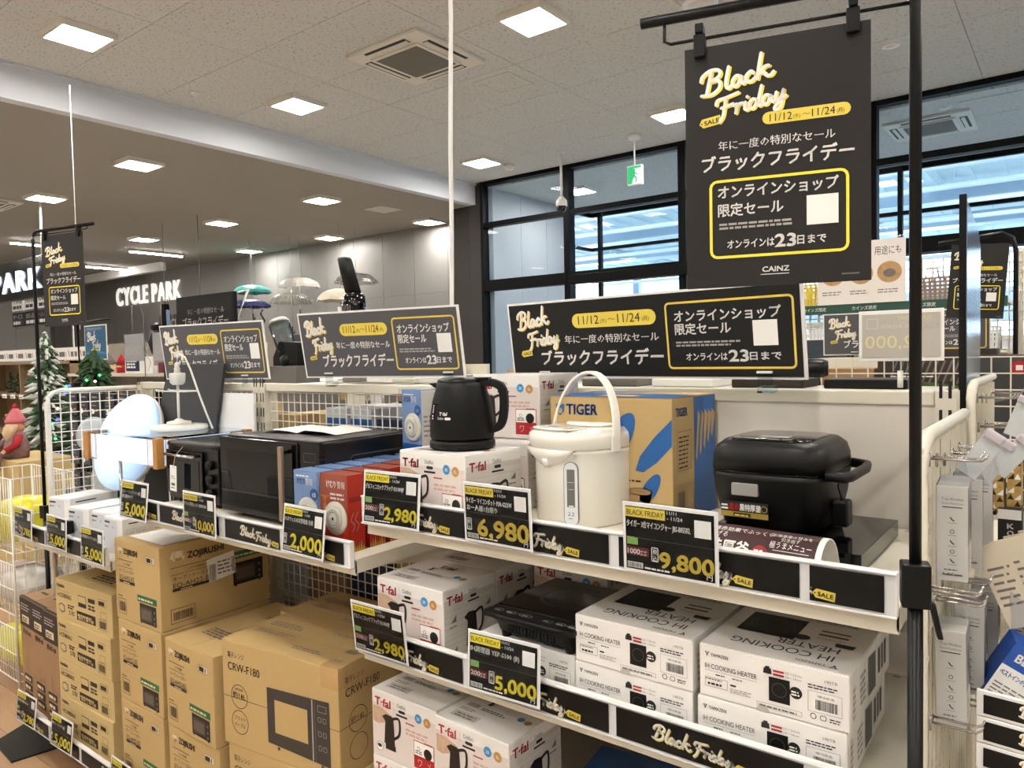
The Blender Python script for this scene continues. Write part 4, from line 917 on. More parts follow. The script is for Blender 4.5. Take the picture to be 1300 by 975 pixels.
# ceiling lamp cartons
HW, HD, HH = .372, .30, .134
def ho_print(F, S, T, T2):
    F.text('Hotalux', .014, HH - .024, .013, M_inkbrown, w=.052, l=1, bold=.02); F.text('LEDシーリングライト', .016, HH - .040, .008, M_inkgrey, w=.09, l=1); F.text('HCD80062', .016, HH - .058, .014, M_inkbrown, w=.095, l=1, bold=.005)
    F.rect(.158, HH - .070, .052, .038, M_inkbrown, 1); F.rect(.160, HH - .056, .048, .022, M_cardboard2, 2); F.rect(.223, HH - .046, .044, .014, M_inkbrown, 1); F.lines(.223, HH - .070, .044, .02, 2, M_inkbrown, 1, 5, .6)
    F.rect(.146, .018, .122, .030, M_inkbrown, 1); F.lines(.152, .032, .11, .009, 1, M_cardboard2, 2, 3, .7); F.text('電気工事不要', .155, .021, .010, M_cardboard2, w=.10, l=2, bold=.02)
    F.frame(.288, HH - .045, .050, .022, .001, M_inkbrown, 1); F.lines(.291, HH - .042, .044, .016, 1, M_inkbrown, 1, 8, .8); F.frame(.300, HH - .085, .036, .022, .001, M_inkbrown, 1); F.frame(.286, .012, .052, .034, .001, M_inkbrown, 1); F.bars(.292, .017, .04, .024, M_inkbrown, 15, 1, 4)
    F.poly([(.022, .030), (.04, .022), (.064, .028), (.064, .050), (.042, .056), (.022, .050)], M_inkgrey, 0); F.poly([(.026, .034), (.042, .028), (.058, .032), (.058, .046), (.042, .052), (.026, .046)], M_cardboard2, 1); F.text('5年', .092, .022, .018, M_inkbrown, w=.040, l=1, bold=.01); F.lines(.085, .045, .05, .016, 2, M_inkbrown, 1, 9, .6)
    Sv = Print(F.mb, (HW, .03, .020), (0, 0, 1), (0, -1, 0), .0004); Sv.u, Sv.v = Vector((0, 0, 1)), Vector((0, -1, 0)); Sv.n = Vector((1, 0, 0)); Sv.text('Hotalux', 0, -.022, .022, M_inkbrown, w=.09, l=1, bold=.02)
    T.lines(.12, .06, .16, .05, 3, M_inkbrown, 1, 9, .6); T.frame(.10, .05, .2, .08, .0015, M_inkbrown, 1)
H0 = carton('lamp_carton', HW, HD, HH, M_cardboard2, ho_print, 'pale brown ceiling lamp carton, topmost of the stack of five', (-2.772, 1.03, .520), R(3), 'pale brown ceiling lamp cartons')
for i, (z, rz, lb) in enumerate([(.3845, 1.4, 'pale brown ceiling lamp carton, second from the top of its stack'), (.249, 2, 'pale brown ceiling lamp carton in the middle of its stack'), (.1205, 1, 'pale brown ceiling lamp carton at the bottom behind the 5,000 card')]):
    dup(H0, (-2.770, 1.03, z - .0), R(rz), lb)
# tall brown cartons with dark tops
FW, FD, FH = .125, .30, .395
def ta_print(F, S, T, T2):
    F.rect(.0, FH - .105, FW, .105, M_inkbrown, 1); F.lines(.012, FH - .045, .095, .030, 3, M_pgrey, 2, 4, .35); F.rect(.022, FH - .090, .07, .026, M_pcream, 2); F.lines(.028, FH - .086, .058, .018, 2, M_inkbrown, 3, 8, .6)
    F.text('約45㎝', .025, FH - .135, .022, M_inkbrown, w=.078, l=1, bold=.02); F.ring(.062, FH - .165, .034, .001, M_inkgrey, 1, 22, ry=.020); F.stroke([(.055, .18), (.06, .14), (.052, .10)], .002, M_inkgrey, 1); F.ring(.085, .115, .018, .0008, M_inkgrey, 1, 16)
    for y in (.085, .052, .020): F.rect(.022, y, .078, .026, M_inkbrown, 1); F.lines(.028, y + .005, .065, .016, 1, M_pcream, 2, int(y * 999), .7)
    S.rect(0, FH - .105, FD, .105, M_inkbrown, 1); T.rect(0, 0, FW, .012, M_inkbrown, 1); T.lines(.03, .06, .06, .18, 5, M_inkbrown, 1, 5, .3)
F0 = carton('heater_fan_carton', FW, FD, FH, M_cardboard3, ta_print, 'tall brown carton with dark band, leftmost of the three on the bottom shelf', (-3.165 + .01, 1.05, .122), R(-2), 'tall brown cartons with dark bands')
dup(F0, (-3.029, 1.045, .122), R(-2), 'tall brown carton with dark band, middle one of the three'); dup(F0, (-2.902, 1.035, .122), R(-1), 'tall brown carton with dark band, rightmost of the three beside the lamp cartons')
for o in [x for x in COL.objects if x.name.startswith('heater_fan_carton')]: pass

# big brown and blue carton on the top shelf
GW, GD, GH = .272, .20, .238
def ti_print(F, S, T, T2):
    e = M_tigblue
    F.circ(.150, .145, .075, e, 1, 32, ry=.026, a=R(58)); F.poly([(.195, .100), (.205, .128), (.235, .165), (GW - .001, .200), (GW - .001, .150), (.24, .118), (.212, .098)], e, 1); F.circ(.225, .065, .036, e, 1, 24, ry=.014, a=R(58))
    F.text('TIGER', .040, GH - .034, .021, e, w=.072, l=1, bold=.04)
    F.poly([(.014, GH - .016), (.019, GH - .013), (.022, GH - .017), (.027, GH - .017), (.030, GH - .013), (.035, GH - .016), (.034, GH - .030), (.0245, GH - .038), (.015, GH - .030)], e, 1); F.circ(.0245, GH - .028, .006, M_cardboard, 2, 10)
    F.lines(.10, .078, .12, .007, 1, M_inkbrown, 1, 5, .5); F.rect(.115, .042, .052, .013, e, 1); F.text('マイコン', .120, .0445, .009, M_pwhite, w=.042, l=2); F.text('電動ポット', .10, .004, .026, e, w=.085, l=1)
    F.circ(.205, .060, .026, M_inkgrey, 1, 20, ry=.008); F.rect(.181, 0, .048, .060, mat('print_pot', 'a07f54', .7), 1); F.frame(.181, 0, .048, .060, .001, M_inkgrey, 2); F.circ(.205, .060, .022, mat('print_pot', 'a07f54', .7), 2, 20, ry=.006); F.rect(.199, .008, .010, .034, M_inkgrey, 2)
    T.rect(0, 0, GW, .11, e, 1); T.rect(.10, .02, .08, .04, M_pcream, 2); T.poly([(0, .12), (.1, .18), (.2, .2), (0, .2)], e, 1)
    S.rect(.0, 0, .0, 0, e, 1); S.rect(GD - .105, 0, .104, GH - .001, e, 1); S.text('TIGER', .014, GH - .034, .016, e, w=.05, l=1, bold=.04)
    for k in range(5): S.poly([(GD - .10 + .019 * k, .12 + .01 * k), (GD - .094 + .019 * k, .11 + .01 * k), (GD - .078 + .019 * k, .20), (GD - .088 + .017 * k, .21)], M_cardboard, 2)
    S.frame(.020, .10, .06, .075, .0008, M_inkbrown, 1); S.lines(.025, .105, .05, .065, 8, M_inkbrown, 1, 5, .35); S.bars(.02, .03, .03, .03, M_inkgrey, 12, 1, 4)
carton('air_pot_carton', GW, GD, GH, M_cardboard, ti_print, 'brown carton with blue ellipses behind the white air pot', (-.870, 1.262, SA), R(0), None)
# blue cartons in the dark under the middle shelf
M_blue = mat('carton_blue', '1b4f8c', .35)
def bl_print(F, S, T, T2):
    for (x, y, w, h) in ((.05, .03, .06, .05), (.20, .13, .10, .035), (.12, .20, .07, .025), (.25, .03, .05, .04)): T.rect(x, y, w, h, M_bronze, 1); T.frame(x + .006, y + .006, w * .4, h - .012, .002, M_inkbrown, 2); T.lines(x + w * .5, y + .006, w * .4, h - .012, 3, M_inkbrown, 2, 5, .4)
    T.lines(.04, .12, .1, .05, 3, mat('print_navy', '123a6b', .5), 1, 4)
B0 = carton('blue_carton', .37, .27, .20, M_blue, bl_print, 'blue carton lying in the shade right of the kettle cartons, upper one', (-.780, 1.09, .332), R(8), 'blue cartons')
dup(B0, (-.775, 1.08, SBASE), R(8), 'blue carton lying in the shade right of the kettle cartons, lower one'); dup(B0, (-.400, 1.10, SBASE), R(-6), 'blue carton with gold labels under the lower heater cartons')
# ================================================================ APPLIANCES
# black electric kettle
t = thing('electric_kettle', 'black electric kettle standing on a white carton', 'kettle', (-.990, 1.122, SA + TH + .0025), R(24))
MB().lathe([(.060, 0), (.066, .003), (.066, .014), (.062, .018), (0, .018)], M_blackmatte, 40).build('power_base', t)
b = MB(); b.loft([(.019, 0, 0, .062, .062, 2), (.024, 0, 0, .0645, .0645, 2), (.060, 0, 0, .064, .064, 2.1), (.095, 0, 0, .058, .058, 2.1), (.122, 0, 0, .050, .050, 2.1), (.130, -.002, 0, .048, .047, 2), (.132, -.002, 0, .044, .044, 2)], M_blackmatte, 48, 2)
bd = b.build('body', t)
b = MB(); b.loft([(.131, -.004, 0, .045, .043, 2), (.137, -.004, 0, .044, .041, 2), (.141, -.004, 0, .034, .032, 2)], M_black, 40, 2); b.box(.018, -.012, .136, .060, .012, .141, M_black); b.build('lid', t, bevel=.001)
MB().prism([(-.048, .118), (-.066, .130), (-.046, .131)], -.012, .012, M_blackmatte).build('spout', t, bevel=.002)
b = MB(); hp = catmull([(.040, .128), (.066, .130), (.086, .116), (.088, .075), (.080, .045), (.060, .036)], 5)
vs = []; n = len(hp)
for i, (x, z) in enumerate(hp):
    a = hp[max(i - 1, 0)]; c = hp[min(i + 1, n - 1)]; dx, dz_ = c[0] - a[0], c[1] - a[1]; L = math.hypot(dx, dz_); nx, nz = -dz_ / L, dx / L
    w = .012; th = .0075
    for (u_, v_) in ((-w, -th), (-w * .8, th), (w * .8, th), (w, -th)): vs.append((x + nx * v_, u_, z + nz * v_))
b.add(vs, [(4 * i + k, 4 * i + (k + 1) % 4, 4 * i + 4 + (k + 1) % 4, 4 * i + 4 + k) for i in range(n - 1) for k in range(4)] + [(0, 1, 2, 3), tuple(range(4 * n - 4, 4 * n))], M_blackmatte)
b.build('handle', t, bevel=.002)
class Curved(Print):
    """print wrapped round a vertical cylinder of radius r about (cx, cy); x runs along the arc from angle a0"""
    def pt(s, x, y, l=0):
        rr = s.r(y) + .0003 * (1 + l); a = s.a0 + x * s.k / s.r(y)
        return Vector((s.cx + rr * math.cos(a), s.cy + rr * math.sin(a), s.z0 + y * s.k))
def curved(mb, cx, cy, z0, rf, a0, k=1.0):
    p = Curved(mb, (0, 0, 0)); p.cx, p.cy, p.z0, p.r, p.a0, p.k = cx, cy, z0, rf, a0, k; return p
b = MB(); p = curved(b, 0, 0, .019, lambda y: .0655 - max(0, y - .045) * .14, R(-112 - 30))
p.text('T·fal', .030, .050, .0065, M_pwhite, w=.018, bold=.03); p.text('Delfini', .027, .042, .005, M_pwhite, w=.014); p.pill(.044, .0415, .013, .005, M_pwhite, 1)
p.pill(.006, .038, .008, .036, M_blackgloss, 0); p.lines(.008, .055, .004, .016, 4, M_pwhite, 1, 3); p.lines(.008, .042, .004, .010, 2, M_pwhite, 1, 5)
b.build('printed_marks', bd, fixn=False)

# white air pot with bail handle
M_pot = mat('pot_white', 'ece8dd', .22, coat=.3)
t = thing('air_pot', 'white electric air pot with raised handle on the top shelf', 'electric pot', (-.775, 1.238, SA), R(-16))
pr = [(0, 0, 0, .078, .088), (.004, 0, 0, .082, .092), (.10, 0, 0, .083, .094), (.138, 0, 0, .083, .095), (.145, 0, -.003, .084, .099)]
b = MB(); b.loft([(z, cx, cy, a, c, 2.5) for z, cx, cy, a, c in pr], M_pot, 56, 2.5); bd = b.build('body', t)
b = MB(); b.loft([(.146, 0, -.003, .0845, .099, 2.5), (.150, 0, -.005, .0855, .102, 2.4), (.164, 0, -.007, .0860, .105, 2.4), (.174, 0, -.007, .084, .103, 2.4), (.184, 0, -.004, .074, .092, 2.4)], M_pot, 56, 2.4); lid = b.build('lid', t)
b = MB(); b.loft([(.185, 0, .030, .060, .050, 2.6), (.190, 0, .030, .056, .046, 2.6)], M_pot, 40, 2.6); b.build('lid_plate', t)
MB().loft([(.112, 0, -.086, .014, .010, 2), (.122, 0, -.088, .034, .014, 2), (.134, 0, -.089, .052, .017, 2), (.148, 0, -.088, .068, .020, 2)], M_pot, 32, 2).build('spout_housing', t)
MB().loft([(.116, .004, -.100, .006, .006, 2), (.130, .004, -.100, .009, .008, 2)], M_white, 16, 2).build('spout', t)
b = MB(); pp = Print(b, (-.055, -.112, .1850), (1, 0, 0), (0, .985, .03), .0004); pp.n = Vector((0, 0, 1))
M_panel = mat('panel_grey', 'd9d6ce', .35)
b.loft([(.1835, 0, -.062, .060, .040, 2.4), (.1855, 0, -.062, .059, .039, 2.4)], M_panel, 36, 2.4)
q = Print(b, (0, -.062, .1858), (1, 0, 0), (0, 1, 0), .0004)
q.rect(-.030, -.008, .024, .012, mat('lcd_grey', '9d9f98', .3), 0); q.circ(.030, -.004, .011, mat('button_orange', 'd08a3a', .4), 0); q.circ(.030, -.004, .004, M_pwhite, 1); q.circ(.008, -.012, .007, M_pgrey, 0); q.text('TIGER', -.020, -.028, .005, M_ink, w=.020, l=0, bold=.03); q.lines(-.045, -.014, .014, .008, 2, M_inkgrey, 0, 5); q.text('給湯', .046, -.004, .006, M_inkgrey, w=.012, l=0)
b.build('control_panel', t, fixn=False)
# water gauge, facing the camera
rad = Matrix.Rotation(R(33), 4, 'Z')
b = MB(); y0 = -.0975
def rrect(x, z, w, h, r):
    o = []
    for cx, cz, a0 in ((x + w - r, z + h - r, 0), (x + r, z + h - r, 90), (x + r, z + r, 180), (x + w - r, z + r, 270)): o += [(cx + r * math.cos(R(a0 + a_)), cz + r * math.sin(R(a0 + a_))) for a_ in (0, 30, 60, 90)]
    return o
b.prism(rrect(-.0140, .006, .028, .120, .013), y0, y0 + .02, M_inkgrey, mt=rad); b.prism(rrect(-.0128, .0072, .0256, .1176, .012), y0 - .0008, y0 + .01, mat('gauge_pale', 'dfe3e8', .3), mt=rad)
b.prism(rrect(-.0075, .042, .015, .070, .001), y0 - .0014, y0 + .01, mat('gauge_window', '6e6c66', .15), mt=rad)
p = Print(b, rad @ Vector((0, y0 - .0014, 0)), tuple(rad.to_3x3() @ Vector((1, 0, 0))), (0, 0, 1), .0004)
p.rect(-.006, .075, .012, .0005, M_pwhite, 0); p.rect(-.006, .088, .012, .0005, M_pwhite, 0); p.lines(-.004, .043, .009, .004, 1, M_pwhite, 0, 2); p.text('2.2', 0, .026, .007, M_ink, w=.012, al='C', l=0); p.lines(-.004, .020, .009, .003, 1, M_inkgrey, 0, 3)
b.build('water_gauge', t, fixn=False)
b = MB(); hp = [(-.0885 * math.cos(R(a_)), .02 * math.sin(R(a_)), .160 + .128 * math.sin(R(a_))) for a_ in range(-8, 189, 8)]
vs = []; n = len(hp)
for i, pz in enumerate(hp):
    a = Vector(hp[max(i - 1, 0)]); c = Vector(hp[min(i + 1, n - 1)]); tg = (c - a).normalized(); sd = Vector((0, 1, 0)); nn = tg.cross(sd).normalized(); P0 = Vector(pz)
    for (u_, v_) in ((-.009, -.003), (-.009, .003), (.009, .003), (.009, -.003)): vs.append(P0 + sd * u_ + nn * v_)
b.add(vs, [(4 * i + k, 4 * i + (k + 1) % 4, 4 * i + 4 + (k + 1) % 4, 4 * i + 4 + k) for i in range(n - 1) for k in range(4)] + [(0, 1, 2, 3), tuple(range(4 * n - 4, 4 * n))], M_pot)
for s in (-1, 1): b.cbox(s * .0885, 0, .155, .006, .022, .03, M_pot)
b.build('bail_handle', t, bevel=.002)

# rice cooker on its glossy base
tag(MB().box(-.50, 1.135, SA + .001, -.248, 1.405, SA + .0285, M_blackgloss).build('riser_block', bevel=.001), 'flat glossy black display base under the rice cooker', 'display base')
M_ck = mat('cooker_black', '0a0a09', .42, spec=.3)
t = thing('rice_cooker', 'black rice cooker with silver button on a glossy black base', 'rice cooker', (-.412, 1.305, SA + .029), R(0))
a, d = .097, .108
b = MB(); b.loft([(0, 0, 0, a - .020, d - .02, 4), (.004, 0, 0, a - .014, d - .014, 4.5), (.05, 0, 0, a - .004, d - .005, 5), (.083, 0, 0, a, d, 5), (.092, 0, 0, a + .001, d + .001, 5)], M_ck, 64, 5); bd = b.build('body', t)
MB().loft([(.092, 0, 0, a - .001, d - .001, 5), (.097, 0, 0, a - .001, d - .001, 5)], M_blackgloss, 64, 5).build('seam_band', t)
b = MB(); b.loft([(.097, 0, 0, a + .001, d + .001, 5), (.118, 0, 0, a, d, 5), (.134, 0, 0, a - .004, d - .004, 4.6), (.144, 0, 0, a - .015, d - .015, 4.2), (.1465, 0, 0, a - .03, d - .03, 4)], M_ck, 64, 5); ld = b.build('lid', t)
b = MB(); b.loft([(.1455, 0, -.006, a - .028, d - .026, 5), (.1480, 0, -.006, a - .030, d - .030, 5)], M_blackgloss, 40, 5); q = Print(b, (-.06, -.08, .1481), (1, 0, 0), (0, 1, 0), .0003)
q.rect(.035, .03, .05, .03, mat('lcd_grey', '9d9f98', .3), 0)
for x in (.004, .018, .092, .106): q.ring(x, .045, .006, .0008, M_inkpale, 0, 12)
q.lines(.0, .005, .12, .012, 1, M_inkpale, 0, 7); q.rect(.05, .14, .012, .006, M_ink, 0); b.build('top_panel', ld, fixn=False)
MB().prism(rrect(-.050, .056, .045, .021, .003), -d - .0015, -d + .012, M_silver).build('open_button', t, bevel=.001)
b = MB(); p = Print(b, (-.068, -d - .0008 + .0012, .020), (1, 0, 0), (0, -.025, 1), .0006, k=1.2); p.rect(0, .0, .066, .022, M_ink, 0); p.rect(.0, .0, .066, .0075, mat('label_gold', '9c8434', .5), 1)
p.text('遠赤', .012, .0095, .009, M_red, w=.014, l=2, bold=.03); p.text('黒特厚釜', .027, .0095, .009, M_pwhite, w=.029, l=2, bold=.03); p.lines(.001, .010, .010, .009, 2, M_pwhite, 2, 5); p.ring(.0605, .014, .0045, .0005, M_tag, 2, 14); p.rect(.018, .0015, .024, .0045, M_ink, 2); p.lines(.020, .002, .02, .0035, 1, M_tag, 3, 6)
b.build('front_label', bd, fixn=False)
b = MB(); b.tube([(a - .004, -.085, .096), (a + .022, -.080, .094), (a + .026, -.05, .092), (a + .026, .05, .092), (a + .022, .080, .094), (a - .004, .085, .096)], .0085, M_ck, 10); b.build('carry_handle', t)
MB().box(a - .004, -.055, .010, a + .022, -.022, .052, M_black).build('cord_reel', t, bevel=.004)
MB().tube([(a + .012, -.045, .050), (a + .006, -.048, .075), (a + .010, -.045, .094)], .0015, M_black, 6).build('cord', t)
# curved paper display with rice picture
class Arch(Print):
    def pt(s, x, y, l=0):
        a_ = PI - y / s.rad; rr = s.rad + .0004 * (1 + l)
        return Vector((x, rr * math.cos(a_), 1.42 * rr * math.sin(a_)))
M_mar = mat('arch_maroon', '3a1b1d', .4)
t = thing('paper_arch', 'curved maroon paper display with a rice bowl picture in front of the cooker base', 'display', (-.472, 1.075, SA + .0005), R(-4))
rad_ = .045; b = MB(); N = 16; Wd = .200
vs = [(x, r_ * math.cos(PI - PI * i / N), 1.42 * r_ * math.sin(PI - PI * i / N)) for x in (0, Wd) for r_ in (rad_, rad_ - .0012) for i in range(N + 1)]; m_ = N + 1
fs = []
for i in range(N): fs += [(i, i + 1, 2 * m_ + i + 1, 2 * m_ + i), (m_ + i, 3 * m_ + i, 3 * m_ + i + 1, m_ + i + 1), (i, m_ + i, m_ + i + 1, i + 1), (2 * m_ + i, 2 * m_ + i + 1, 3 * m_ + i + 1, 3 * m_ + i)]
b.add(vs, fs, M_pwhite, False); b.build('paper', t)
b = MB(); p = Arch(b, (0, 0, 0)); p.rad = rad_; L = PI * rad_
for i in range(14): p.rect(.0, L * i / 15, Wd - .008, L / 15 + .0001, M_mar, 0)
p.text('特厚釜', .040, .018, .020, M_pwhite, w=.060, l=2, bold=.02); p.circ(.116, .025, .013, M_red, 1); p.text('3つ', .107, .020, .009, M_pwhite, w=.017, l=2, bold=.03); p.lines(.108, .030, .016, .004, 1, M_pwhite, 2, 3)
p.text('な遠赤効果でふっくら', .030, .052, .0085, M_pwhite, w=.10, l=1); p.text('あげる', .036, .042, .0085, M_pwhite, w=.028, l=1); p.text('お米本来の甘みを', .128, .054, .006, M_pwhite, w=.055, l=1); p.text('引き出す', .142, .047, .006, M_pwhite, w=.026, l=1); p.text('極うまメニュー', .128, .037, .009, M_pwhite, w=.058, l=1); p.rect(.134, .0345, .05, .0006, M_pwhite, 1)
rr_ = random.Random(4); ricem = mat('rice_white', 'f3f1ea', .6, noise=.1, scale=400)
p.poly([(.122, .004), (.186, .004), (.188, .014), (.178, .024), (.160, .030), (.145, .026), (.128, .018)], ricem, 1)
for i in range(60): u_ = rr_.uniform(.126, .184); v_ = rr_.uniform(.006, .010 + .018 * (1 - abs(u_ - .156) / .034)); p.circ(u_, v_, .0024, ricem if i % 3 else mat('rice_shade', 'd9d5c8', .6), 2 + i % 3, 7, ry=.0013, a=rr_.uniform(0, 3))
b.build('printing', t, fixn=False)

# black microwave
M_mwb = mat('microwave_black', '0c0b0b', .3)
t = thing('microwave_oven', 'black microwave oven with beige door handle and papers on top', 'microwave', (-1.862, 1.12, SCZ))
w, d, h = .422, .315, .218
b = MB().box(.0, .012, .014, w, d, h, M_mwb); b.box(.012, .01, h - .004, w - .012, d - .01, h + .003, M_mwb); b.build('body', t, bevel=.004)
b = MB(); b.box(.0, -.008, .016, .342, .012, h - .002, M_blackgloss); dr = b.build('door', t, bevel=.003)
MB().box(.035, -.0088, .040, .285, -.0080, h - .035, mat('door_window', '060607', .05, spec=.3)).build('door_glass', dr)
b = MB(); b.box(.300, -.026, .030, .309, -.008, .040, M_black).box(.300, -.026, h - .030, .309, -.008, h - .020, M_black); b.box(.296, -.034, .022, .312, -.024, h - .010, mat('handle_beige', 'a08a76', .25, metal=.4)); b.build('handle', dr, bevel=.003)
b = MB(); b.box(.344, -.004, .016, w, .012, h - .002, M_blackgloss); q = Print(b, (.344, -.004, .016)); q.frame(.018, .155, .045, .022, .0006, M_inkgrey, 0, .003)
for i in range(3): q.ring(.040, .045 + i * .034, .011, .0006, M_inkgrey, 0, 18)
q.frame(.030, .008, .014, .014, .0006, M_inkpale, 0, .002); q.rect(.048, .008, .014, .014, M_inkpale, 0); b.build('control_panel', t, fixn=False)
b = MB(); q = Print(b, (w, .03, .0), (0, 1, 0), (0, 0, 1)); q.frame(.06, .09, .20, .09, .0016, M_inkgrey, 0, .012); q.rect(.08, .105, .16, .055, M_ink, 1); q.lines(.085, .13, .05, .02, 3, M_pgrey, 2, 4, .35); q.lines(.15, .112, .08, .04, 5, M_inkpale, 2, 8, .35); q.bars(.14, .11, .05, .04, M_inkpale, 7, 2, 3); b.build('rating_plate', t, fixn=False)
for x in (.04, w - .04):
    for y in (.04, d - .04): MB().lathe([(.010, 0), (.011, .014)], M_black, 10, (x, y, 0)).build('foot', t)
b = MB()
for i in range(10): b.box(.14 + i * .028, .28, h + .0028, .152 + i * .028, .30, h + .0034, M_ink)
b.build('vent_slots', t)
# open leaflet lying on it
def leaflet(name, pts, loc, rz, label, cat='paper'):
    b = MB(); n = len(pts)
    for i in range(n - 1):
        (x0, z0), (x1, z1) = pts[i], pts[i + 1]; b.add([(x0, 0, z0), (x1, 0, z1), (x1, .145, z1), (x0, .145, z0), (x0, 0, z0 - .0006), (x1, 0, z1 - .0006), (x1, .145, z1 - .0006), (x0, .145, z0 - .0006)], [(0, 1, 2, 3), (7, 6, 5, 4), (0, 4, 5, 1), (3, 2, 6, 7)], M_pwhite)
    o = b.build(name, loc=loc, rz=rz); tag(o, label, cat)
    c = MB(); q = Print(c, (.012, .01, .0085), (1, 0, 0), (0, 1, 0)); q.lines(.0, .02, .07, .09, 7, M_inkgrey, 0, 3, .3); q.rect(.08, .06, .05, .04, M_inkgrey, 0); 
    return o
leaflet('open_leaflet', [(0, .0012), (.04, .009), (.10, .006), (.13, .0015), (.16, .010), (.22, .008), (.27, .0015)], (-1.80, 1.205, SCZ + h + .0035), R(8), 'open white leaflet lying on the black microwave')
# toaster oven
t = thing('toaster_oven', 'black toaster oven with glass front and hanging white tag', 'toaster oven', (-2.195, 1.135, SCZ))
w, d, h = .275, .24, .172
b = MB().box(0, .006, .014, w, d, h, M_mwb); b.loft([(h - .002, w / 2, d / 2, w / 2 + .004, d / 2 + .004, 12), (h + .010, w / 2, d / 2, w / 2 + .004, d / 2 + .004, 12), (h + .014, w / 2, d / 2, w / 2 - .004, d / 2 - .004, 12)], M_mwb, 40, 12); b.build('body', t, bevel=.003)
b = MB().box(.008, -.004, .030, .205, .006, h - .012, M_blackgloss); dr = b.build('door', t, bevel=.002); MB().box(.022, -.005, .048, .190, -.004, h - .04, mat('oven_glass', '0e1114', .04, spec=.4)).build('door_glass', dr)
MB().tube([(.03, -.006, h - .024), (.03, -.022, h - .024), (.185, -.022, h - .024), (.185, -.006, h - .024)], .004, M_chrome, 8).build('door_handle', dr)
for z in (.125, .085, .045): MB().lathe([(.014, 0), (.013, .012), (0, .012)], M_blackmatte, 20, mt=Matrix.Translation((.24, .004, z)) @ Matrix.Rotation(PI / 2, 4, 'X')).build('knob', t)
for x in (.03, w - .03):
    for y in (.03, d - .03): MB().lathe([(.010, 0), (.011, .014)], M_black, 10, (x, y, 0)).build('foot', t)
b = MB().box(-.018, -.0005, -.075, .018, .0005, 0, M_pwhite); q = Print(b, (-.018, -.0005, -.075)); q.rect(.008, .016, .02, .008, M_green, 0); q.lines(.006, .008, .024, .006, 1, M_ink, 0, 3); q.lines(.006, .036, .026, .012, 2, M_inkpale, 0, 8); q.circ(.018, .070, .002, M_ink, 0, 8)
o = b.build('paper_tag', loc=(-2.105, 1.108, SCZ + .118), rot=(0, R(3), 0), fixn=False); tag(o, 'small white paper tag hanging in front of the toaster oven glass', 'tag')
MB().tube([(0, 0, -.004), (.004, .004, .03), (.014, .03, .062)], .0006, M_white, 5).build('tag_string', o)

# fire alarm boxes: rows one behind the other
M_pkblue = mat('pack_blue', '7f9cc8', .4, noise=.15, scale=8); M_pkred = mat('pack_red', 'd0301f', .4); M_pkred2 = mat('pack_redbrown', 'a8503a', .4, noise=.25, scale=10); M_alarm = mat('alarm_cream', 'f0ebda', .45); M_clear = glass('blister_film', 'f4f6f8', .05, .06)
def alarm_box(label, loc, rz, red=True, w=.092, d=.058, h=.168, group='boxed fire alarms'):
    t = thing('alarm_box', label, 'box', loc, rz, group)
    b = MB().box(.001, .010, 0, w - .001, d - .001, h, M_pkred2 if red else M_pkblue); q = Print(b, (0, .010, 0))
    if red:
        q.poly([(.0, 0), (w, 0), (w, .05), (w * .7, .075), (w * .3, .055), (0, .07)], M_pkred, 0); q.text('けむり', .022, h - .030, .016, M_pwhite, w=.032, l=1, bold=.03); q.text('警報', .058, h - .030, .015, M_pwhite, w=.026, l=1); q.lines(.034, h - .055, .050, .018, 2, M_pwhite, 1, 5, .5)
        q.pill(.010, .065, .011, .055, mat('pack_orange', 'd8821f', .5), 1)
    else: q.text('けむり', .014, h - .032, .015, M_tigblue, w=.028, l=1, bold=.03); q.text('警報', .044, h - .032, .015, M_pwhite, w=.026, l=1); q.circ(w * .80, h - .052, .014, M_tigblue, 1); q.text('10', w * .80, h - .057, .010, M_pwhite, w=.012, al='C', l=2, bold=.03); q.lines(.010, h - .014, .06, .006, 1, M_pwhite, 1, 3); q.rect(0, 0, w, .03, M_tigblue, 1)
    S = Print(b, (w - .001, .010, 0), (0, 1, 0), (0, 0, 1))
    if red:
        S.rect(.0, .0, d - .012, h - .001, M_pkred, 0)
        for k in range(1, 3): S.stroke([(.012 * k, .045), (.012 * k + .006, .058), (.012 * k - .004, .070), (.012 * k + .004, .085)], .0022, M_pink, 1)
        for k in range(7): S.poly([(k * .0065, 0), (k * .0065 + .006, 0), (k * .0065 + .003, .012 + .006 * (k % 3))], M_tag, 1)
        S.rect(.004, h - .06, d - .02, .012, M_red, 1)
    else: S.rect(0, 0, d - .012, h - .001, M_pwhite, 0); S.lines(.006, .05, .03, .06, 5, M_inkpale, 1, 4, .4)
    b.build('printed_sleeve', t, fixn=False)
    al = MB(); mt = Matrix.Translation((w * .56, .0105, h * .43)) @ Matrix.Rotation(PI / 2, 4, 'X')
    al.lathe([(.037, 0), (.037, .003), (.030, .005)], M_alarm, 28, mt=mt); al.lathe([(.026, .004), (.024, .009), (.016, .0098), (.015, .0092), (.011, .0096), (0, .0096)], M_alarm, 28, mt=mt)
    a_ = al.build('alarm', t)
    g_ = MB(); gp = Print(g_, (w * .56, .0105 - .0098, h * .43)); gp.ring(0, 0, .0155, .0010, M_inkbrown, 0, 20); gp.ring(0, 0, .0205, .0010, M_inkgrey, 0, 20); gp.circ(0, 0, .0035, M_ink, 0, 10); g_.build('alarm_grille', a_, fixn=False)
    MB().box(0, 0, 0, w, d, h + .002, M_clear).build('clear_box', t)
    return t
r0 = alarm_box('red boxed fire alarm, front one beside the 2,000 price card', (-1.342, 1.03, SCZ), 0); b0 = alarm_box('blue boxed fire alarm, front one of its row beside the microwave', (-1.438, 1.03, SCZ), 0, False)
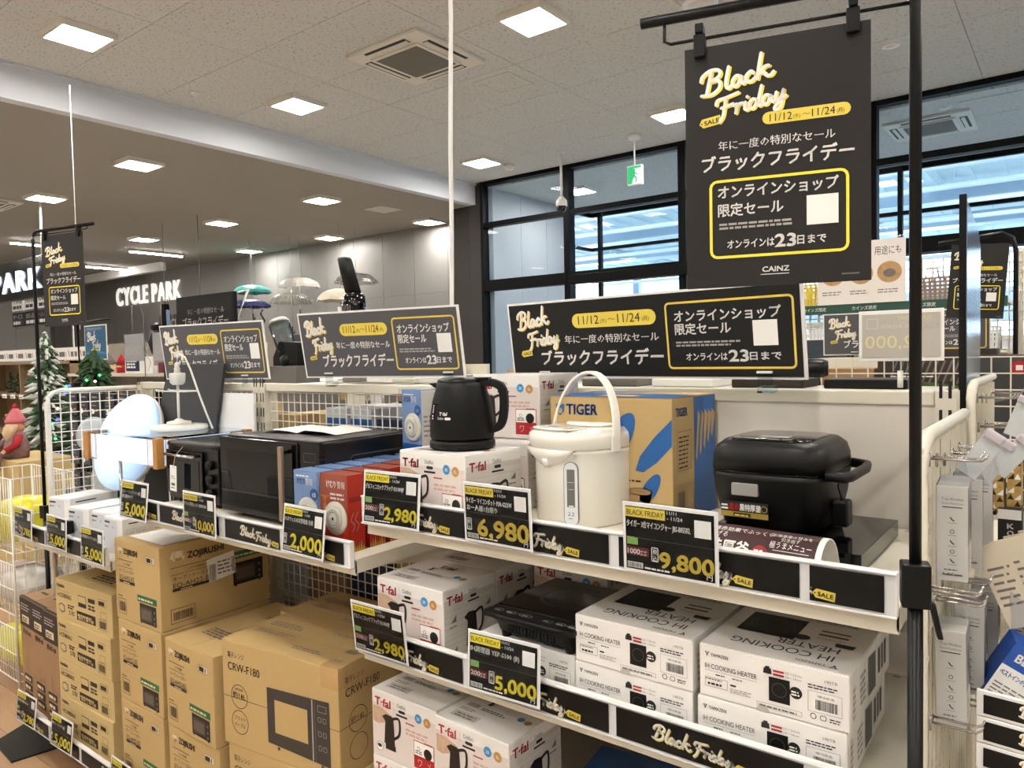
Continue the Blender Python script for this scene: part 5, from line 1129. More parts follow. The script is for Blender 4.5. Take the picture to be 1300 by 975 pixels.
for i, nm in enumerate(['second', 'third', 'fourth', 'fifth']):
    dup(r0, (-1.342, 1.03 + .060 * (i + 1), SCZ), 0, 'red boxed fire alarm, %s from the front of its row' % nm)
    dup(b0, (-1.438, 1.03 + .060 * (i + 1), SCZ), 0, 'blue boxed fire alarm, %s from the front of its row' % nm)
dup(b0, (-1.405, 1.345, SCZ + .1690), R(-12), 'blue boxed fire alarm standing on top of the others left of the kettle')
dup(r0, (-1.338, 1.345, SCZ), 0, 'red boxed fire alarm at the very back of its row'); dup(b0, (-1.434, 1.345, SCZ), 0, 'blue boxed fire alarm at the very back of its row')

# ---------------------------------------------------------------- lit lamps at the left
M_glow = mat('lamp_glow_cool', 'b4d0f2', .4, emit=.6)
_nt = M_glow.node_tree; _tc = _nt.nodes.new('ShaderNodeTexCoord'); _gr = _nt.nodes.new('ShaderNodeTexGradient'); _gr.gradient_type = 'SPHERICAL'; _mp = _nt.nodes.new('ShaderNodeMapping'); _mp.inputs['Scale'].default_value = (4.6, 4.6, 0.01); _ma = _nt.nodes.new('ShaderNodeMath'); _ma.operation = 'MULTIPLY_ADD'; _ma.inputs[1].default_value = .95; _ma.inputs[2].default_value = .18
_nt.links.new(_tc.outputs['Object'], _mp.inputs[0]); _nt.links.new(_mp.outputs[0], _gr.inputs[0]); _nt.links.new(_gr.outputs['Fac'], _ma.inputs[0]); _nt.links.new(_ma.outputs[0], _nt.nodes['Principled BSDF'].inputs['Emission Strength'])  # LEDs sit in the middle of the lamp
t = thing('round_lamp', 'lit round ceiling lamp glowing bluish white, leaning on the dark board', 'lamp', (-2.85, 1.33, 1.085), 0, rot=(R(90 - 20), R(6), R(3)))
MB().lathe([(.165, -.030), (.182, -.018), (.186, 0)], M_white, 48).build('rim', t)
MB().lathe([(.185, 0), (.182, .014), (.165, .030), (.120, .044), (.06, .050), (0, .052)], M_glow, 48).build('diffuser', t)
M_boardk = mat('fabric_dark', '3b3a3a', .85, bump=.3, bscale=60)
o = MB().prism([(-3.02, .72), (-2.50, .80), (-2.33, 1.372), (-2.70, 1.372)], 1.418, 1.430, M_boardk).build('display_board', bevel=.002); tag(o, 'dark tapered display board standing behind the lit round lamp', 'board')
o = MB().prism([(-.25, .0), (.20, 0), (.20, .13), (-.14, .13)], 0, .008, M_white).build('white_board', loc=(-2.39, 1.436, 1.140)); tag(o, 'white board behind the square lamp, tinted by its light', 'board')
# square wooden lamp, lit
M_wood = mat('lamp_wood', 'b98446', .45, noise=.15, scale=20, stretch=(1, 1, 8)); M_pan = mat('lamp_paper', 'cfe0f5', .5, emit=.5, noise=.05, scale=20)
t = thing('square_lamp', 'lit square ceiling lamp with wooden corner posts and lattice', 'lamp', (-2.672, 1.115, 1.060)); S_ = .47; Dp = .30; Hh = .092
for (x, y) in ((0, 0), (S_, 0), (0, Dp), (S_, Dp)):
    MB().box(x - .012, y - .012, 0, x + .012, y + .012, Hh, M_wood).build('corner_post', t, bevel=.001)
MB().box(.006, .002, .006, S_ - .006, Dp - .002, Hh - .006, M_pan).build('paper_shade', t)
MB().box(-.004, -.004, Hh - .005, S_ + .004, Dp + .004, Hh + .001, M_acryl).build('acrylic_top', t)
def lattice(o, ux, uy, w):
    b = MB(); q = Print(b, o, (ux, uy, 0), (0, 0, 1), .0015)
    for (x0, x1) in ((.012, .062), (w - .062, w - .012)):
        for i in range(6): q.rect(x0 + i * .010, .004, .0018, Hh - .008, M_wood, 0)
        q.frame(x0, .002, x1 - x0, Hh - .004, .004, M_wood, 1)
    return b
lattice((0, 0, 0), 1, 0, S_).build('lattice', t, fixn=False); lattice((S_, 0, 0), 0, 1, Dp).build('lattice', t, fixn=False); lattice((0, Dp, 0), 0, -1, Dp).build('lattice', t, fixn=False)
b = MB(); b.box(.05, .05, -.006, S_ - .05, Dp - .03, 0, M_white); 
for (x, y) in ((.07, .07), (S_ - .07, .07), (.07, Dp - .05), (S_ - .07, Dp - .05)): b.tube([(x, y, -.004), (x, y, -.2745)], .006, M_chrome, 8)
b.build('stand', t)
# lamp adapter on top, with stem, cap and cord
M_iv = mat('ivory_plastic', 'dcdad2', .35)
t = thing('lamp_adapter', 'white lamp adapter with stem and plug standing on the square lamp', 'lamp fitting', (-2.42, 1.30, 1.1535))
MB().lathe([(.088, 0), (.092, .004), (.088, .014), (.060, .017)], M_iv, 40).build('base_disc', t); MB().lathe([(.040, .016), (.038, .026), (.016, .030), (.008, .036)], M_iv, 28).build('collar', t)
MB().tube([(0, 0, .030), (0, 0, .150)], .0045, M_iv, 10).build('stem', t); MB().lathe([(.016, .150), (.024, .158), (.026, .185), (.024, .190), (0, .190)], M_iv, 24).build('socket_cap', t)
MB().lathe([(.012, .190), (.009, .200), (.011, .203), (.007, .212), (.009, .216), (.005, .226)], M_iv, 14).build('strain_relief', t)
b = MB(); b.tube([(-.085, -.03, .134), (-.075, -.036, .130), (.10, -.036, .130), (.108, -.01, .130), (.10, .016, .130), (-.075, .016, .130), (-.085, .01, .134)], .0022, M_iv, 8).tube([(-.02, -.036, .130), (-.02, .016, .130)], .0018, M_iv, 6).tube([(.02, -.036, .130), (.02, .016, .130)], .0018, M_iv, 6); b.build('clear_bracket', t)
MB().tube(catmull([(0, 0), (0, 0)], 2) and [(0, 0, .222), (.004, 0, .240), (.022, 0, .252), (.048, .002, .243), (.075, .006, .200), (.105, .012, .130), (.135, .02, .060), (.155, .03, .006)], .0032, M_iv, 8).build('cord', t)
# white camera carton with small black camera, on the short left shelf
def camp(F, S, T, T2):
    F.rect(0, .0, .085, .105, mat('print_snow', 'cfcfd4', .5), 0); F.rect(.004, .094, .034, .006, M_ink, 1); F.lines(.004, .080, .03, .008, 1, M_inkgrey, 1, 3); F.text('2G', .052, .080, .007, M_inkgrey, w=.012, l=1); F.circ(.070, .030, .007, M_inkgrey, 1)
    S.rect(.02, .096, .08, .004, M_ink, 1); 
    for k in range(3): S.frame(.012 + k * .040, .05, .034, .030, .0008, M_inkpale, 1, .004); S.stroke([(.018 + k * .04, .06), (.028 + k * .04, .072), (.036 + k * .04, .058)], .0010, M_inkpale, 1)
    S.lines(.012, .02, .10, .02, 3, M_inkpale, 1, 8, .3); T.stroke([(.02, .10), (.05, .09), (.07, .11)], .0010, M_inkgrey, 1); T.stroke([(.02, .06), (.05, .05), (.07, .07)], .0010, M_inkgrey, 1)
q0 = carton('camera_carton', .118, .17, .112, M_white, camp, 'white camera carton behind the small black camera', (-2.715, 1.06, .786), R(7), 'white camera cartons', flap='n')
dup(q0, (-2.578, 1.075, .786), R(4), 'white camera carton behind the 5,000 card at the right end of the short shelf'); dup(q0, (-2.452, 1.06, .786), R(0), 'white camera carton at the right end of the short shelf, lit blue'); dup(q0, (-2.98, 1.10, .786), R(12), 'white camera carton at the left end of the short shelf')
t = thing('security_camera', 'small square black camera in front of the white camera carton', 'camera', (-2.690, 1.040, .792), R(20))
MB().box(-.022, -.012, .022, .022, .014, .066, M_blackmatte).build('body', t, bevel=.005); MB().lathe([(.015, 0), (.014, .004), (0, .004)], M_blackgloss, 20, mt=Matrix.Translation((0, -.012, .044)) @ Matrix.Rotation(PI / 2, 4, 'X')).build('lens', t)
MB().lathe([(.016, -.006), (.014, -.001), (.004, .003), (.004, .022)], M_blackmatte, 14).build('stand', t)
# ================================================================ RIGHT END: HOOKS, PACKS, RAILS
M_hookm = mat('hook_steel', 'b9b5ae', .2, metal=.9)
def hook(label, x, y, z, ln=.055):
    t = thing('display_hook', label, 'hook', (x, y, z), 0, 'steel display hooks at the right end')
    b = MB()
    for s in (-.009, .009): b.tube([(0, s, 0), (ln * .9, s, 0), (ln, s, .004), (ln + .002, s, .010)], .0016, M_hookm, 6)
    b.tube([(0, -.012, 0), (0, .012, 0)], .002, M_hookm, 6); b.tube([(0, -.011, .008), (0, -.011, -.010)], .0018, M_hookm, 6); b.build('prong', t)
    return t
h0 = hook('steel display hook in the top row at the right end, frontmost', -.150, 1.06, 1.240)
hl = [(1.12, 1.232, 'second'), (1.19, 1.224, 'third'), (1.27, 1.222, 'fourth'), (1.35, 1.222, 'rearmost')]
for y, z, nm in hl: dup(h0, (-.150, y, z), label='steel display hook in the top row at the right end, %s from the front' % nm if nm != 'rearmost' else 'rearmost steel display hook in the top row at the right end')
for y, z, nm in [(1.05, 1.076, 'frontmost'), (1.10, 1.050, 'second from the front'), (1.17, 1.060, 'third from the front'), (1.26, 1.06, 'rearmost')]: dup(h0, (-.150, y, z), label='steel display hook in the row between the earphone packs, ' + nm)
for y, nm in [(1.07, 'front'), (1.15, 'middle'), (1.24, 'rear')]: dup(h0, (-.150, y, .90), label='steel display hook low beside the black rails, %s one' % nm)
M_pack = mat('pack_paper', 'd9d4cc', .5); M_packs = mat('pack_photo', '8d9196', .4, noise=.3, scale=25)
def earpack(label, loc, rz=0, tiltx=0, w=.034, d=.075, h=.122, group='hanging earphone packs'):
    t = thing('earphone_pack', label, 'package', loc, 0, group, rot=(tiltx, 0, rz))
    b = MB().box(0, 0, -h, w, d, 0, M_pack); F = Print(b, (0, 0, -h)); S = Print(b, (w, 0, -h), (0, 1, 0), (0, 0, 1))
    F.text('True Wireless', .005, h - .018, .0035, M_inkgrey, w=.024, l=0); F.text('Stereo Earphones', .005, h - .023, .0025, M_inkgrey, w=.024, l=0); F.rect(.006, h - .0275, .022, .0012, M_ink, 0)
    for k, zz in enumerate((.080, .064, .050, .038, .026)): F.ring(w / 2, zz, .0028, .001, M_inkgrey, 0, 8) if k % 2 else F.stroke([(w / 2 - .002, zz + .002), (w / 2, zz - .001), (w / 2 + .002, zz - .002)], .0014, M_ink, 0); F.rect(w / 2 - .005, zz - .0055, .010, .001, M_inkpale, 0)
    F.lines(.008, .0135, .018, .003, 1, M_inkgrey, 0, 4); F.text('AudioComm', .006, .007, .0035, M_ink, w=.022, l=0, bold=.03)
    S.rect(0, h * .36, d, h * .62, M_packs, 0); S.circ(d * .5, h * .66, .013, mat('pack_brown', '4f3c30', .4), 1, 16, ry=.02); S.circ(d * .78, h * .45, .012, mat('pack_brown', '4f3c30', .4), 1, 16, ry=.016); S.lines(.008, .012, .03, .03, 5, M_inkgrey, 1, 4, .4)
    b.build('carton', t, fixn=False, bevel=.0006, seg=1)
    b = MB(); b.box(-.001, .002, 0, w + .001, d - .002, .0008, M_film); b.prism([(0, 0), (w, 0), (w - .004, .026), (.004, .026)], d * .48, d * .5, M_film); b.box(-.0012, -.0012, -h, w + .0012, -.0008, 0, M_film); b.build('clear_bag', t, fixn=False)
    return t
e0 = earpack('white hanging earphone pack, front one in the upper row at the right end', (-.1455, 1.075, 1.203), R(3), R(2))
dup(e0, (-.138, 1.165, 1.200), label='white hanging earphone pack, second in the upper row', rot=(0, 0, R(5))); dup(e0, (-.134, 1.26, 1.195), label='white hanging earphone pack, rear one in the upper row', rot=(0, 0, R(8)))
dup(e0, (-.1485, 1.085, 1.013), label='white hanging earphone pack, front one in the lower row at the right end', rot=(R(-3), R(-1), R(3)))
dup(e0, (-.136, 1.17, 1.025), label='white hanging earphone pack, middle one in the lower row', rot=(0, 0, R(2))); dup(e0, (-.128, 1.27, 1.02), label='white hanging earphone pack, rear one in the lower row', rot=(0, 0, R(2)))
wire_side('cream wire side panel of the rear shelf side, behind the first hooks', -.158, 1.56, 1.98, .12, 1.31, .05, .008, M_cream)
for i, (y, z) in enumerate([(1.60, 1.285), (1.68, 1.28), (1.76, 1.275), (1.86, 1.28), (1.62, 1.23), (1.74, 1.225)]): dup(h0, (-.150, y, z), label='steel display hook on the rear wire side panel, %s of six' % ['first', 'second', 'third', 'fourth', 'fifth', 'sixth'][i])
# patterned gold boxes, black logo box
M_gpack = mat('pack_goldpattern', 'b99c56', .4)
for i, (x, y, z) in enumerate([(-.112, 1.36, 1.222), (-.090, 1.37, 1.215)]):
    b = MB().box(0, 0, -.105, .018, .05, 0, M_gpack); q = Print(b, (0, 0, -.105)); S = Print(b, (.018, 0, -.105), (0, 1, 0), (0, 0, 1))
    for P_, W_ in ((q, .018), (S, .05)):
        for r_ in range(10):
            for c_ in range(int(W_ / .009)): P_.poly([(c_ * .009, r_ * .0105), (c_ * .009 + .009, r_ * .0105), (c_ * .009 + (.0045 if (r_ + c_) % 2 else .009), r_ * .0105 + .009)], [M_inkbrown, M_pwhite, M_bronze][(r_ + c_) % 3], 0)
    o = b.build('patterned_pack', loc=(x, y, z), fixn=False); tag(o, ['slim gold patterned pack hanging behind the earphone packs', 'second gold patterned pack, right of the first one'][i], 'package', 'gold patterned packs')
b = MB().box(0, 0, -.065, .030, .05, 0, M_ink); q = Print(b, (0, 0, -.065)); q.rect(.0, .05, .03, .015, M_pwhite, 0)
for i, ch in enumerate('KOSS'): q.text(ch, .012, .036 - i * .011, .008, M_pwhite, w=.008, l=0, bold=.05)
tag(b.build('black_pack', loc=(-.100, 1.345, 1.130), fixn=False), 'black boxed earphones with white vertical lettering', 'package')
# slanting clear price flaps and their clips
M_flap = glass('price_flap', 'f6f7f8', .02, .1); M_clip = mat('clip_lilac', 'b8aeb4', .4)
for i, (x, y, z, a_, lb) in enumerate([(-.088, 1.12, 1.262, 34, 'slanting clear price flap, front one on the top hooks'), (-.082, 1.20, 1.245, 30, 'slanting clear price flap, second on the top hooks'), (-.068, 1.42, 1.29, 20, 'slanting clear price flap, far one near the top'), (-.064, 1.30, 1.238, 38, 'slanting clear price flap at the right edge of the picture')]):
    t = thing('price_flap', lb, 'price holder', (x, y, z), 0, 'clear price flaps', rot=(0, R(a_), R(-8)))
    MB().box(-.012, 0, -.060, .014, .0015, 0, M_flap).box(-.012, .0016, -.059, .014, .0022, -.001, mat('flap_blue', 'e2e2e0', .3)).build('clear_pocket', t); MB().box(-.012, -.006, -.004, .012, .008, .007, M_clip).build('clip', t, bevel=.002)
# fan of cream cards hanging lower
for i in range(5):
    b = MB().box(0, 0, -.115, .038, .003, 0, mat('card_cream', 'cfc3ad', .5)); q = Print(b, (0, 0, -.115)); q.lines(.005, .03, .028, .06, 6, M_inkgrey, 0, i, .35); q.poly([(.002, .0), (.036, .0), (.036, .02), (.02, .05)], M_inkbrown if i % 2 else M_inkpale, 0)
    o = b.build('cable_pack', loc=(-.118 + i * .016, 1.20 + i * .02, 1.098 + i * .006), rot=(0, R(-22 + i * 1.5), R(6)), fixn=False)
    tag(o, 'cream cable pack hanging slanted below the upper earphone packs, %s from the left' % ['first', 'second', 'third', 'fourth', 'fifth'][i], 'package', 'slanted cream cable packs')
# blue boxes
for i, (x, y, z, ay, rz, lb) in enumerate([(-.105, 1.16, .900, 28, 10, 'blue and white box lying tilted above the black rails, left one'), (-.062, 1.20, .915, 20, 6, 'blue and white box tilted above the black rails, right one'), (-.085, 1.30, .945, 5, 0, 'blue box standing behind the tilted blue boxes')]):
    b = MB().box(0, 0, 0, .05, .06, .085, mat('box_royal', '1f52a8', .35)); q = Print(b, (0, 0, 0)); q.rect(0, 0, .05, .052, M_pwhite, 0); q.lines(.004, .004, .04, .026, 5, M_inkgrey, 1, i, .35); q.text('ベストインの使い方', .003, .038, .008, M_tigblue, w=.044, l=1, bold=.02); q.text('BEST', .010, .062, .012, M_pwhite, w=.03, l=0, bold=.03)
    tag(b.build('blue_box', loc=(x, y, z + .012), rot=(0, R(ay), R(rz)), fixn=False), lb, 'box', 'blue boxes at the right edge')
# stepped rails with black strips at the lower right
for i in range(4):
    z1 = .9400 - i * .0345
    t = thing('rail_board', 'white label rail with black strip at the lower right edge, %s from the top' % ['first', 'second', 'third', 'fourth'][i], 'label rail', (-.104, 1.10, z1 - .033), R(-6), 'label rails at the lower right')
    MB().box(0, 0, 0, .34, .006, .033, M_rail).build('rail', t, bevel=.0008, seg=1)
    b = MB(); b.box(.008, -.001, .0045, .33, 0, .0285, M_strip); q = Print(b, (0, -.001, .0045)); q.script(S_BLACK, .048, .008, .014, M_pwhite, M_gold, 0, 0, .36); q.script(S_FRIDAY, .086, .005, .013, M_pwhite, M_gold, 0, 0, .36); b.build('printed_strip', t, fixn=False)
t = thing('bargain_bin', 'cream bin behind the black rails at the lower right', 'bin', (-.10, 1.12, 0), R(-6)); MB().box(0, 0, 0, .34, .30, .80, M_cream).build('bin_body', t); MB().box(0.0, -.012, .795, .34, .30, .805, M_cream).build('bin_top', t)
# thin lit partition panel
t = thing('partition_panel', 'narrow glossy partition panel with black front edge above the right end of the shelving', 'panel', (-.176, 1.62, 0))
M_part = mat('panel_glossy', '9fb6cf', .12, metal=.5)
MB().prism([(0, 1.302), (.26, 1.302), (.26, 1.595), (.22, 1.618), (.05, 1.652), (.0, 1.655)], -.003, .003, M_part, axis='x').build('glossy_sheet', t); MB().box(-.006, -.012, 1.0, .006, .0, 1.66, M_black).build('front_edge', t)

# ================================================================ NEXT AISLE, RIGHT
YN = 2.9
def simple_rack(label, x0, x1, y, ztop, zs, m=M_cream, gridz=None):
    t = thing('gondola_unit', label, 'store shelf', ((x0 + x1) / 2, y, 0))
    b = MB()
    for x in (x0, x1): b.box(x - .02, y, 0, x + .02, y + .05, ztop, m)
    put(b.build('upright'), t)
    for z in zs: put(MB().box(x0, y - .42, z - .02, x1, y, z, m).build('shelf_board'), t)
    g = MB()
    grid(g, x0, x1, gridz[0] if gridz else .1, gridz[1] if gridz else ztop, y + .01, m, .05, .05, .002); put(g.build('wire_grid', fixn=False), t)
    put(MB().box(x0, y - .42, 0, x1, y, .1, m).build('base_box'), t)
    return t
simple_rack('cream shelf unit across the aisle, its wire top showing above the air pot shelf', -1.35, -.02, YN - .24, 1.350, [.45, .85], gridz=(.1, 1.345))
tag(MB().box(-1.3, YN - .18, 0, -.05, YN + .12, .868, M_cream).build('low_cabinet', bevel=.004), 'low cream cabinet holding cartons behind the wire top across the aisle', 'cabinet')
tag(MB().box(-.74, YN - .15, .87, -.56, YN, 1.31, M_cardboard3).build('brown_carton', bevel=.003), 'brown carton behind the wire top across the aisle', 'box')
b = MB().box(0, 0, 0, .34, .10, .50, mat('grill_photo', '33271f', .4, noise=.4, scale=12)); q = Print(b, (0, 0, 0))
for i in range(12): q.rect(.03 + i * .02, .39, .006, .08, M_inkgrey, 0, R(-20))
q.poly([(.0, .34), (.34, .34), (.34, .37), (.1, .40), (0, .38)], mat('leafy_print', '4e6b35', .5, noise=.4, scale=30), 0); q.lines(.04, .41, .16, .02, 2, M_pwhite, 1, 4, .4)
tag(b.build('grill_carton', loc=(-.55, YN - .14, .87), fixn=False), 'dark carton with a grill photo, right of the brown carton across the aisle', 'box')
b = MB().box(0, 0, 0, .21, .10, .48, mat('table_photo', '3b3a3c', .4, noise=.3, scale=8)); q = Print(b, (0, 0, 0)); q.circ(.15, .44, .022, M_red, 0); q.rect(.141, .432, .018, .016, M_pwhite, 1); q.poly([(.0, .34), (.10, .37), (.16, .355), (.08, .33)], M_inkgrey, 0); q.lines(.03, .05, .03, .18, 5, M_pwhite, 1, 3, .4); q.lines(.10, .05, .05, .18, 5, M_pwhite, 1, 5, .4)
tag(b.build('table_carton', loc=(-.30, 2.735, .87), fixn=False), 'dark carton with a round red logo at the right behind the hooks', 'box')
# hair dryer lying on the wire top
t = thing('hair_dryer', 'black hair dryer standing before the wire top across the aisle', 'hair dryer', (-.70, 2.50, 1.265), R(10))
MB().loft([(-.06, 0, 0, .026, .026, 2), (-.05, 0, 0, .030, .030, 2), (.0, 0, 0, .032, .032, 2), (.04, 0, 0, .030, .030, 2), (.055, 0, 0, .024, .024, 2)], M_black, 20, 2, mt=Matrix.Translation((0, 0, .052)) @ Matrix.Rotation(PI / 2, 4, 'Y')).build('barrel', t)
MB().loft([(-.075, .028, 0, .012, .012, 2), (-.02, .022, 0, .015, .013, 2), (.045, .010, 0, .018, .014, 2)], M_black, 14, 2).build('handle', t)
MB().box(-.03, -.05, -.40, .09, .08, -.078, M_cream).build('display_stand', t)
# faded price card seen from the back, in a jaw clip
t = thing('price_card', 'pale price card seen from behind, figures reversed, above the right end of the shelf', 'price card', (-.270, 1.55, 1.402), 0, None)
MB().box(-.072, 0, -.048, .072, .002, .048, M_white).build('card_back', t, bevel=.001)
b = MB(); q = Print(b, (-.066, -.001, -.041)); q.rect(0, 0, .132, .082, mat('card_faded', 'b3ada3', .4), 0); M_fy = mat('faded_yellow', 'd4cc98', .5); M_fg = mat('faded_grey', 'c6c2b8', .5)
def rev(t_, x, y, h, m, w):   # lettering mirrored, as print seen through the back
    c_ = MB(); r_ = Print(c_, (0, 0, 0)); r_.text(t_, 0, 0, h, m, w=w, l=0); o_ = len(b.v); b.add([(-.066 + x + w - v[0], -.001 - .0010, -.041 + y + v[2]) for v in c_.v], c_.f, m)
rev('2,000', .006, .018, .024, M_fy, .082); rev('BLACK FRIDAY', .062, .070, .008, M_fy, .055); rev('LC-20050-RG400', .034, .055, .007, M_fg, .090); q.frame(.008, .054, .020, .020, .0015, M_fg, 1); b.build('reversed_print', t, fixn=False)
b = MB(); b.box(-.012, -.006, -.066, .012, .006, -.046, M_acryl); b.tube([(0, 0, -.098), (0, 0, -.066)], .005, M_white); b.build('jaw_clip', t)
# grey sale sign across the aisle
wide_sign('grey wide sale sign across the aisle, behind the pale reversed price card', .66, .185, (-.64, 3.72, 1.445), R(2), R(-3), M_signgrey, clips=(-.3, .3))
tag(MB().box(-1.0, 3.70, .0, -.28, 3.95, 1.335, M_cream).build('low_cabinet', bevel=.004), 'low cream cabinet carrying the sale sign across the aisle', 'cabinet')
# basket shelf beyond
YBK = 4.25; M_gr = mat('shelf_green', '1f4a3c', .5)
t = thing('basket_shelf', 'tall wire backed shelf with green edge carrying baskets beyond the aisle', 'store shelf', (-.9, YBK + .3, 0))
put(MB().box(-1.9, YBK, 1.585, -.28, YBK + .40, 1.60, M_cream).box(-1.9, YBK - .006, 1.565, -.28, YBK, 1.615, M_gr).build('upper_shelf'), t); put(MB().box(-1.9, YBK, 1.30, -.28, YBK + .40, 1.315, M_cream).box(-1.9, YBK - .006, 1.28, -.28, YBK, 1.32, M_gr).build('lower_shelf'), t)
g = MB(); grid(g, -1.9, -.1, .2, 1.86, YBK + .40, M_cream, .05, .05, .003); put(g.build('wire_back_grid', fixn=False), t)
b = MB()
for x in (-1.85, -1.05, -.28): b.box(x, YBK + .41, 0, x + .04, YBK + .45, 1.88, M_cream)
put(b.build('upright'), t)
b = MB(); q = Print(b, (0, YBK - .0065, 1.567)); q.text('カインズ限定', -1.22, .014, .020, M_pwhite, w=.12, l=0); q.text('カインズ限定', -.97, .014, .020, M_pwhite, w=.12, l=0); q.text('カインズ限定', -.70, .014, .020, M_pwhite, w=.12, l=0); put(b.build('edge_lettering', fixn=False), t)
def basket(label, x, y, z, w, d, h, m, handle=True):
    t = thing('basket', label, 'basket', (x, y, z), 0, 'plastic baskets beyond the aisle'); b = MB(); tp = 1.12
    n = 7; rows = 6
    def rib(fx, fy):
        for r_ in range(rows + 1):
            f = r_ / rows; s = 1 + (tp - 1) * f; hw, hd = w / 2 * s, d / 2 * s; zz = h * f
            b.box(-hw, -hd - .002, zz - .0035, hw, -hd + .002, zz + .0035, m); b.box(-hw, hd - .002, zz - .0035, hw, hd + .002, zz + .0035, m); b.box(-hw - .002, -hd, zz - .0035, -hw + .002, hd, zz + .0035, m); b.box(hw - .002, -hd, zz - .0035, hw + .002, hd, zz + .0035, m)
    rib(0, 0)
    for i in range(n + 1):
        u_ = -1 + 2 * i / n
        for s in (-1, 1):
            b.add([(u_ * w / 2 - .005, s * d / 2, 0), (u_ * w / 2 + .005, s * d / 2, 0), (u_ * w / 2 * tp + .005, s * d / 2 * tp, h), (u_ * w / 2 * tp - .005, s * d / 2 * tp, h)], [(0, 1, 2, 3)], m); b.add([(s * w / 2, u_ * d / 2 - .005, 0), (s * w / 2, u_ * d / 2 + .005, 0), (s * w / 2 * tp, u_ * d / 2 * tp + .005, h), (s * w / 2 * tp, u_ * d / 2 * tp - .005, h)], [(0, 1, 2, 3)], m)
    b.box(-w / 2, -d / 2, 0, w / 2, d / 2, .003, m); b.build('woven_wall', t, fixn=False)
    if handle:
        for s in (-1, 1): MB().tube([(-w * .2, s * d * .52, h), (-w * .15, s * d * .52, h + .05), (w * .15, s * d * .52, h + .05), (w * .2, s * d * .52, h)], .004, m, 6).build('handle', t)
    return t
basket('yellow plastic basket at the left on the green edged shelf', -1.245, YBK + .12, 1.602, .15, .18, .13, mat('basket_yellow', 'd8bf35', .4)); basket('taupe plastic basket at the right on the green edged shelf', -.60, YBK + .12, 1.602, .15, .18, .12, mat('basket_taupe', '8d7a6c', .4))
basket('white plastic basket on the lower level of the green edged shelf', -1.17, YBK + .12, 1.432, .13, .16, .09, M_white); basket('white rounded tub at the right on the lower level', -.38, YBK + .12, 1.322, .10, .16, .15, M_white, False)
tag(MB().box(-1.27, YBK + .04, 1.322, -1.07, YBK + .3, 1.432, mat('case_slate', '2f3740', .4)).build('storage_case', bevel=.012), 'dark storage case below the white basket', 'box')
b = MB().box(0, 0, 0, .43, .006, .325, mat('board_warm', 'e2dad2', .5)); q = Print(b, (0, 0, 0)); q.text('用途にも', .285, .245, .044, M_ink, w=.125, l=0)
for i, x in enumerate((.08, .22, .355)): q.circ(x, .155, .058, mat('food_photo', 'b08a5c', .5, noise=.5, scale=25), 0, 24, ry=.055); q.circ(x, .150, .03, mat('bag_photo', '6f675e', .5, noise=.3, scale=60), 1, 16, ry=.022); q.lines(x - .055, .05, .10, .026, 2, M_inkgrey, 1, i, .4)
tag(b.build('picture_board', loc=(-1.144, YBK - .01, 1.615), fixn=False), 'cream picture board with round photos standing on the green edged shelf', 'sign')
# small dark poster on its stand, right background
pb = MB(); pb.box(-.09, 0, -.135, .09, .002, .135, M_poster); poster_face(pb, .19, -.095, 0, -.135, M_poster)
o = pb.build('sale_poster', loc=(-.305, 3.2, 1.615), rot=(0, R(4), R(-2)), fixn=False); tag(o, 'small dark sale poster hanging crooked behind the glossy partition panel', 'poster')
t = thing('poster_stand', 'black pole stand with bent arm holding the crooked small poster', 'poster stand', (-.19, 3.24, 0)); MB().tube([(0, 0, 0), (0, 0, 1.72), (-.01, 0, 1.765), (-.04, 0, 1.785), (-.24, -.03, 1.765)], .008, M_pole, 8).build('pole', t); MB().lathe([(.13, 0), (.13, .008), (.02, .014)], M_pole, 20).build('foot_plate', t)
# power lead to lamp across
for i, (x, y, z1, w_, lb) in enumerate([(.05, 3.6, 1.7, .5, 'dark shelving end at the right edge of the picture'),]):
    tt = thing('gondola_unit', lb, 'store shelf', (x, y, 0)); b = MB()
    for zz in (.3, .6, .9, 1.2, 1.5): b.box(-.02, 0, zz, w_, .5, zz + .02, M_black)
    for xx in (0, w_ - .02): b.box(xx - .02, 0, 0, xx, .5, z1, M_black)
    b.build('frame', tt)
# ================================================================ BEHIND THE WIRE BACK AND THE LEFT BACKGROUND
def plain_box(name, x, y, z, w, d, h, m, label, rz=0, pr=None, group=None, cat='box'):
    b = MB().box(0, 0, 0, w, d, h, m)
    if pr: pr(Print(b, (0, 0, 0)), w, h)
    o = b.build(name, loc=(x, y, z), rz=rz, fixn=False, bevel=.002 if w > .08 else 0, seg=1); return tag(o, label, cat, group)
M_pkw = mat('pack_white', 'd5dae2', .4); M_navy = mat('pack_navy', '22304f', .4)
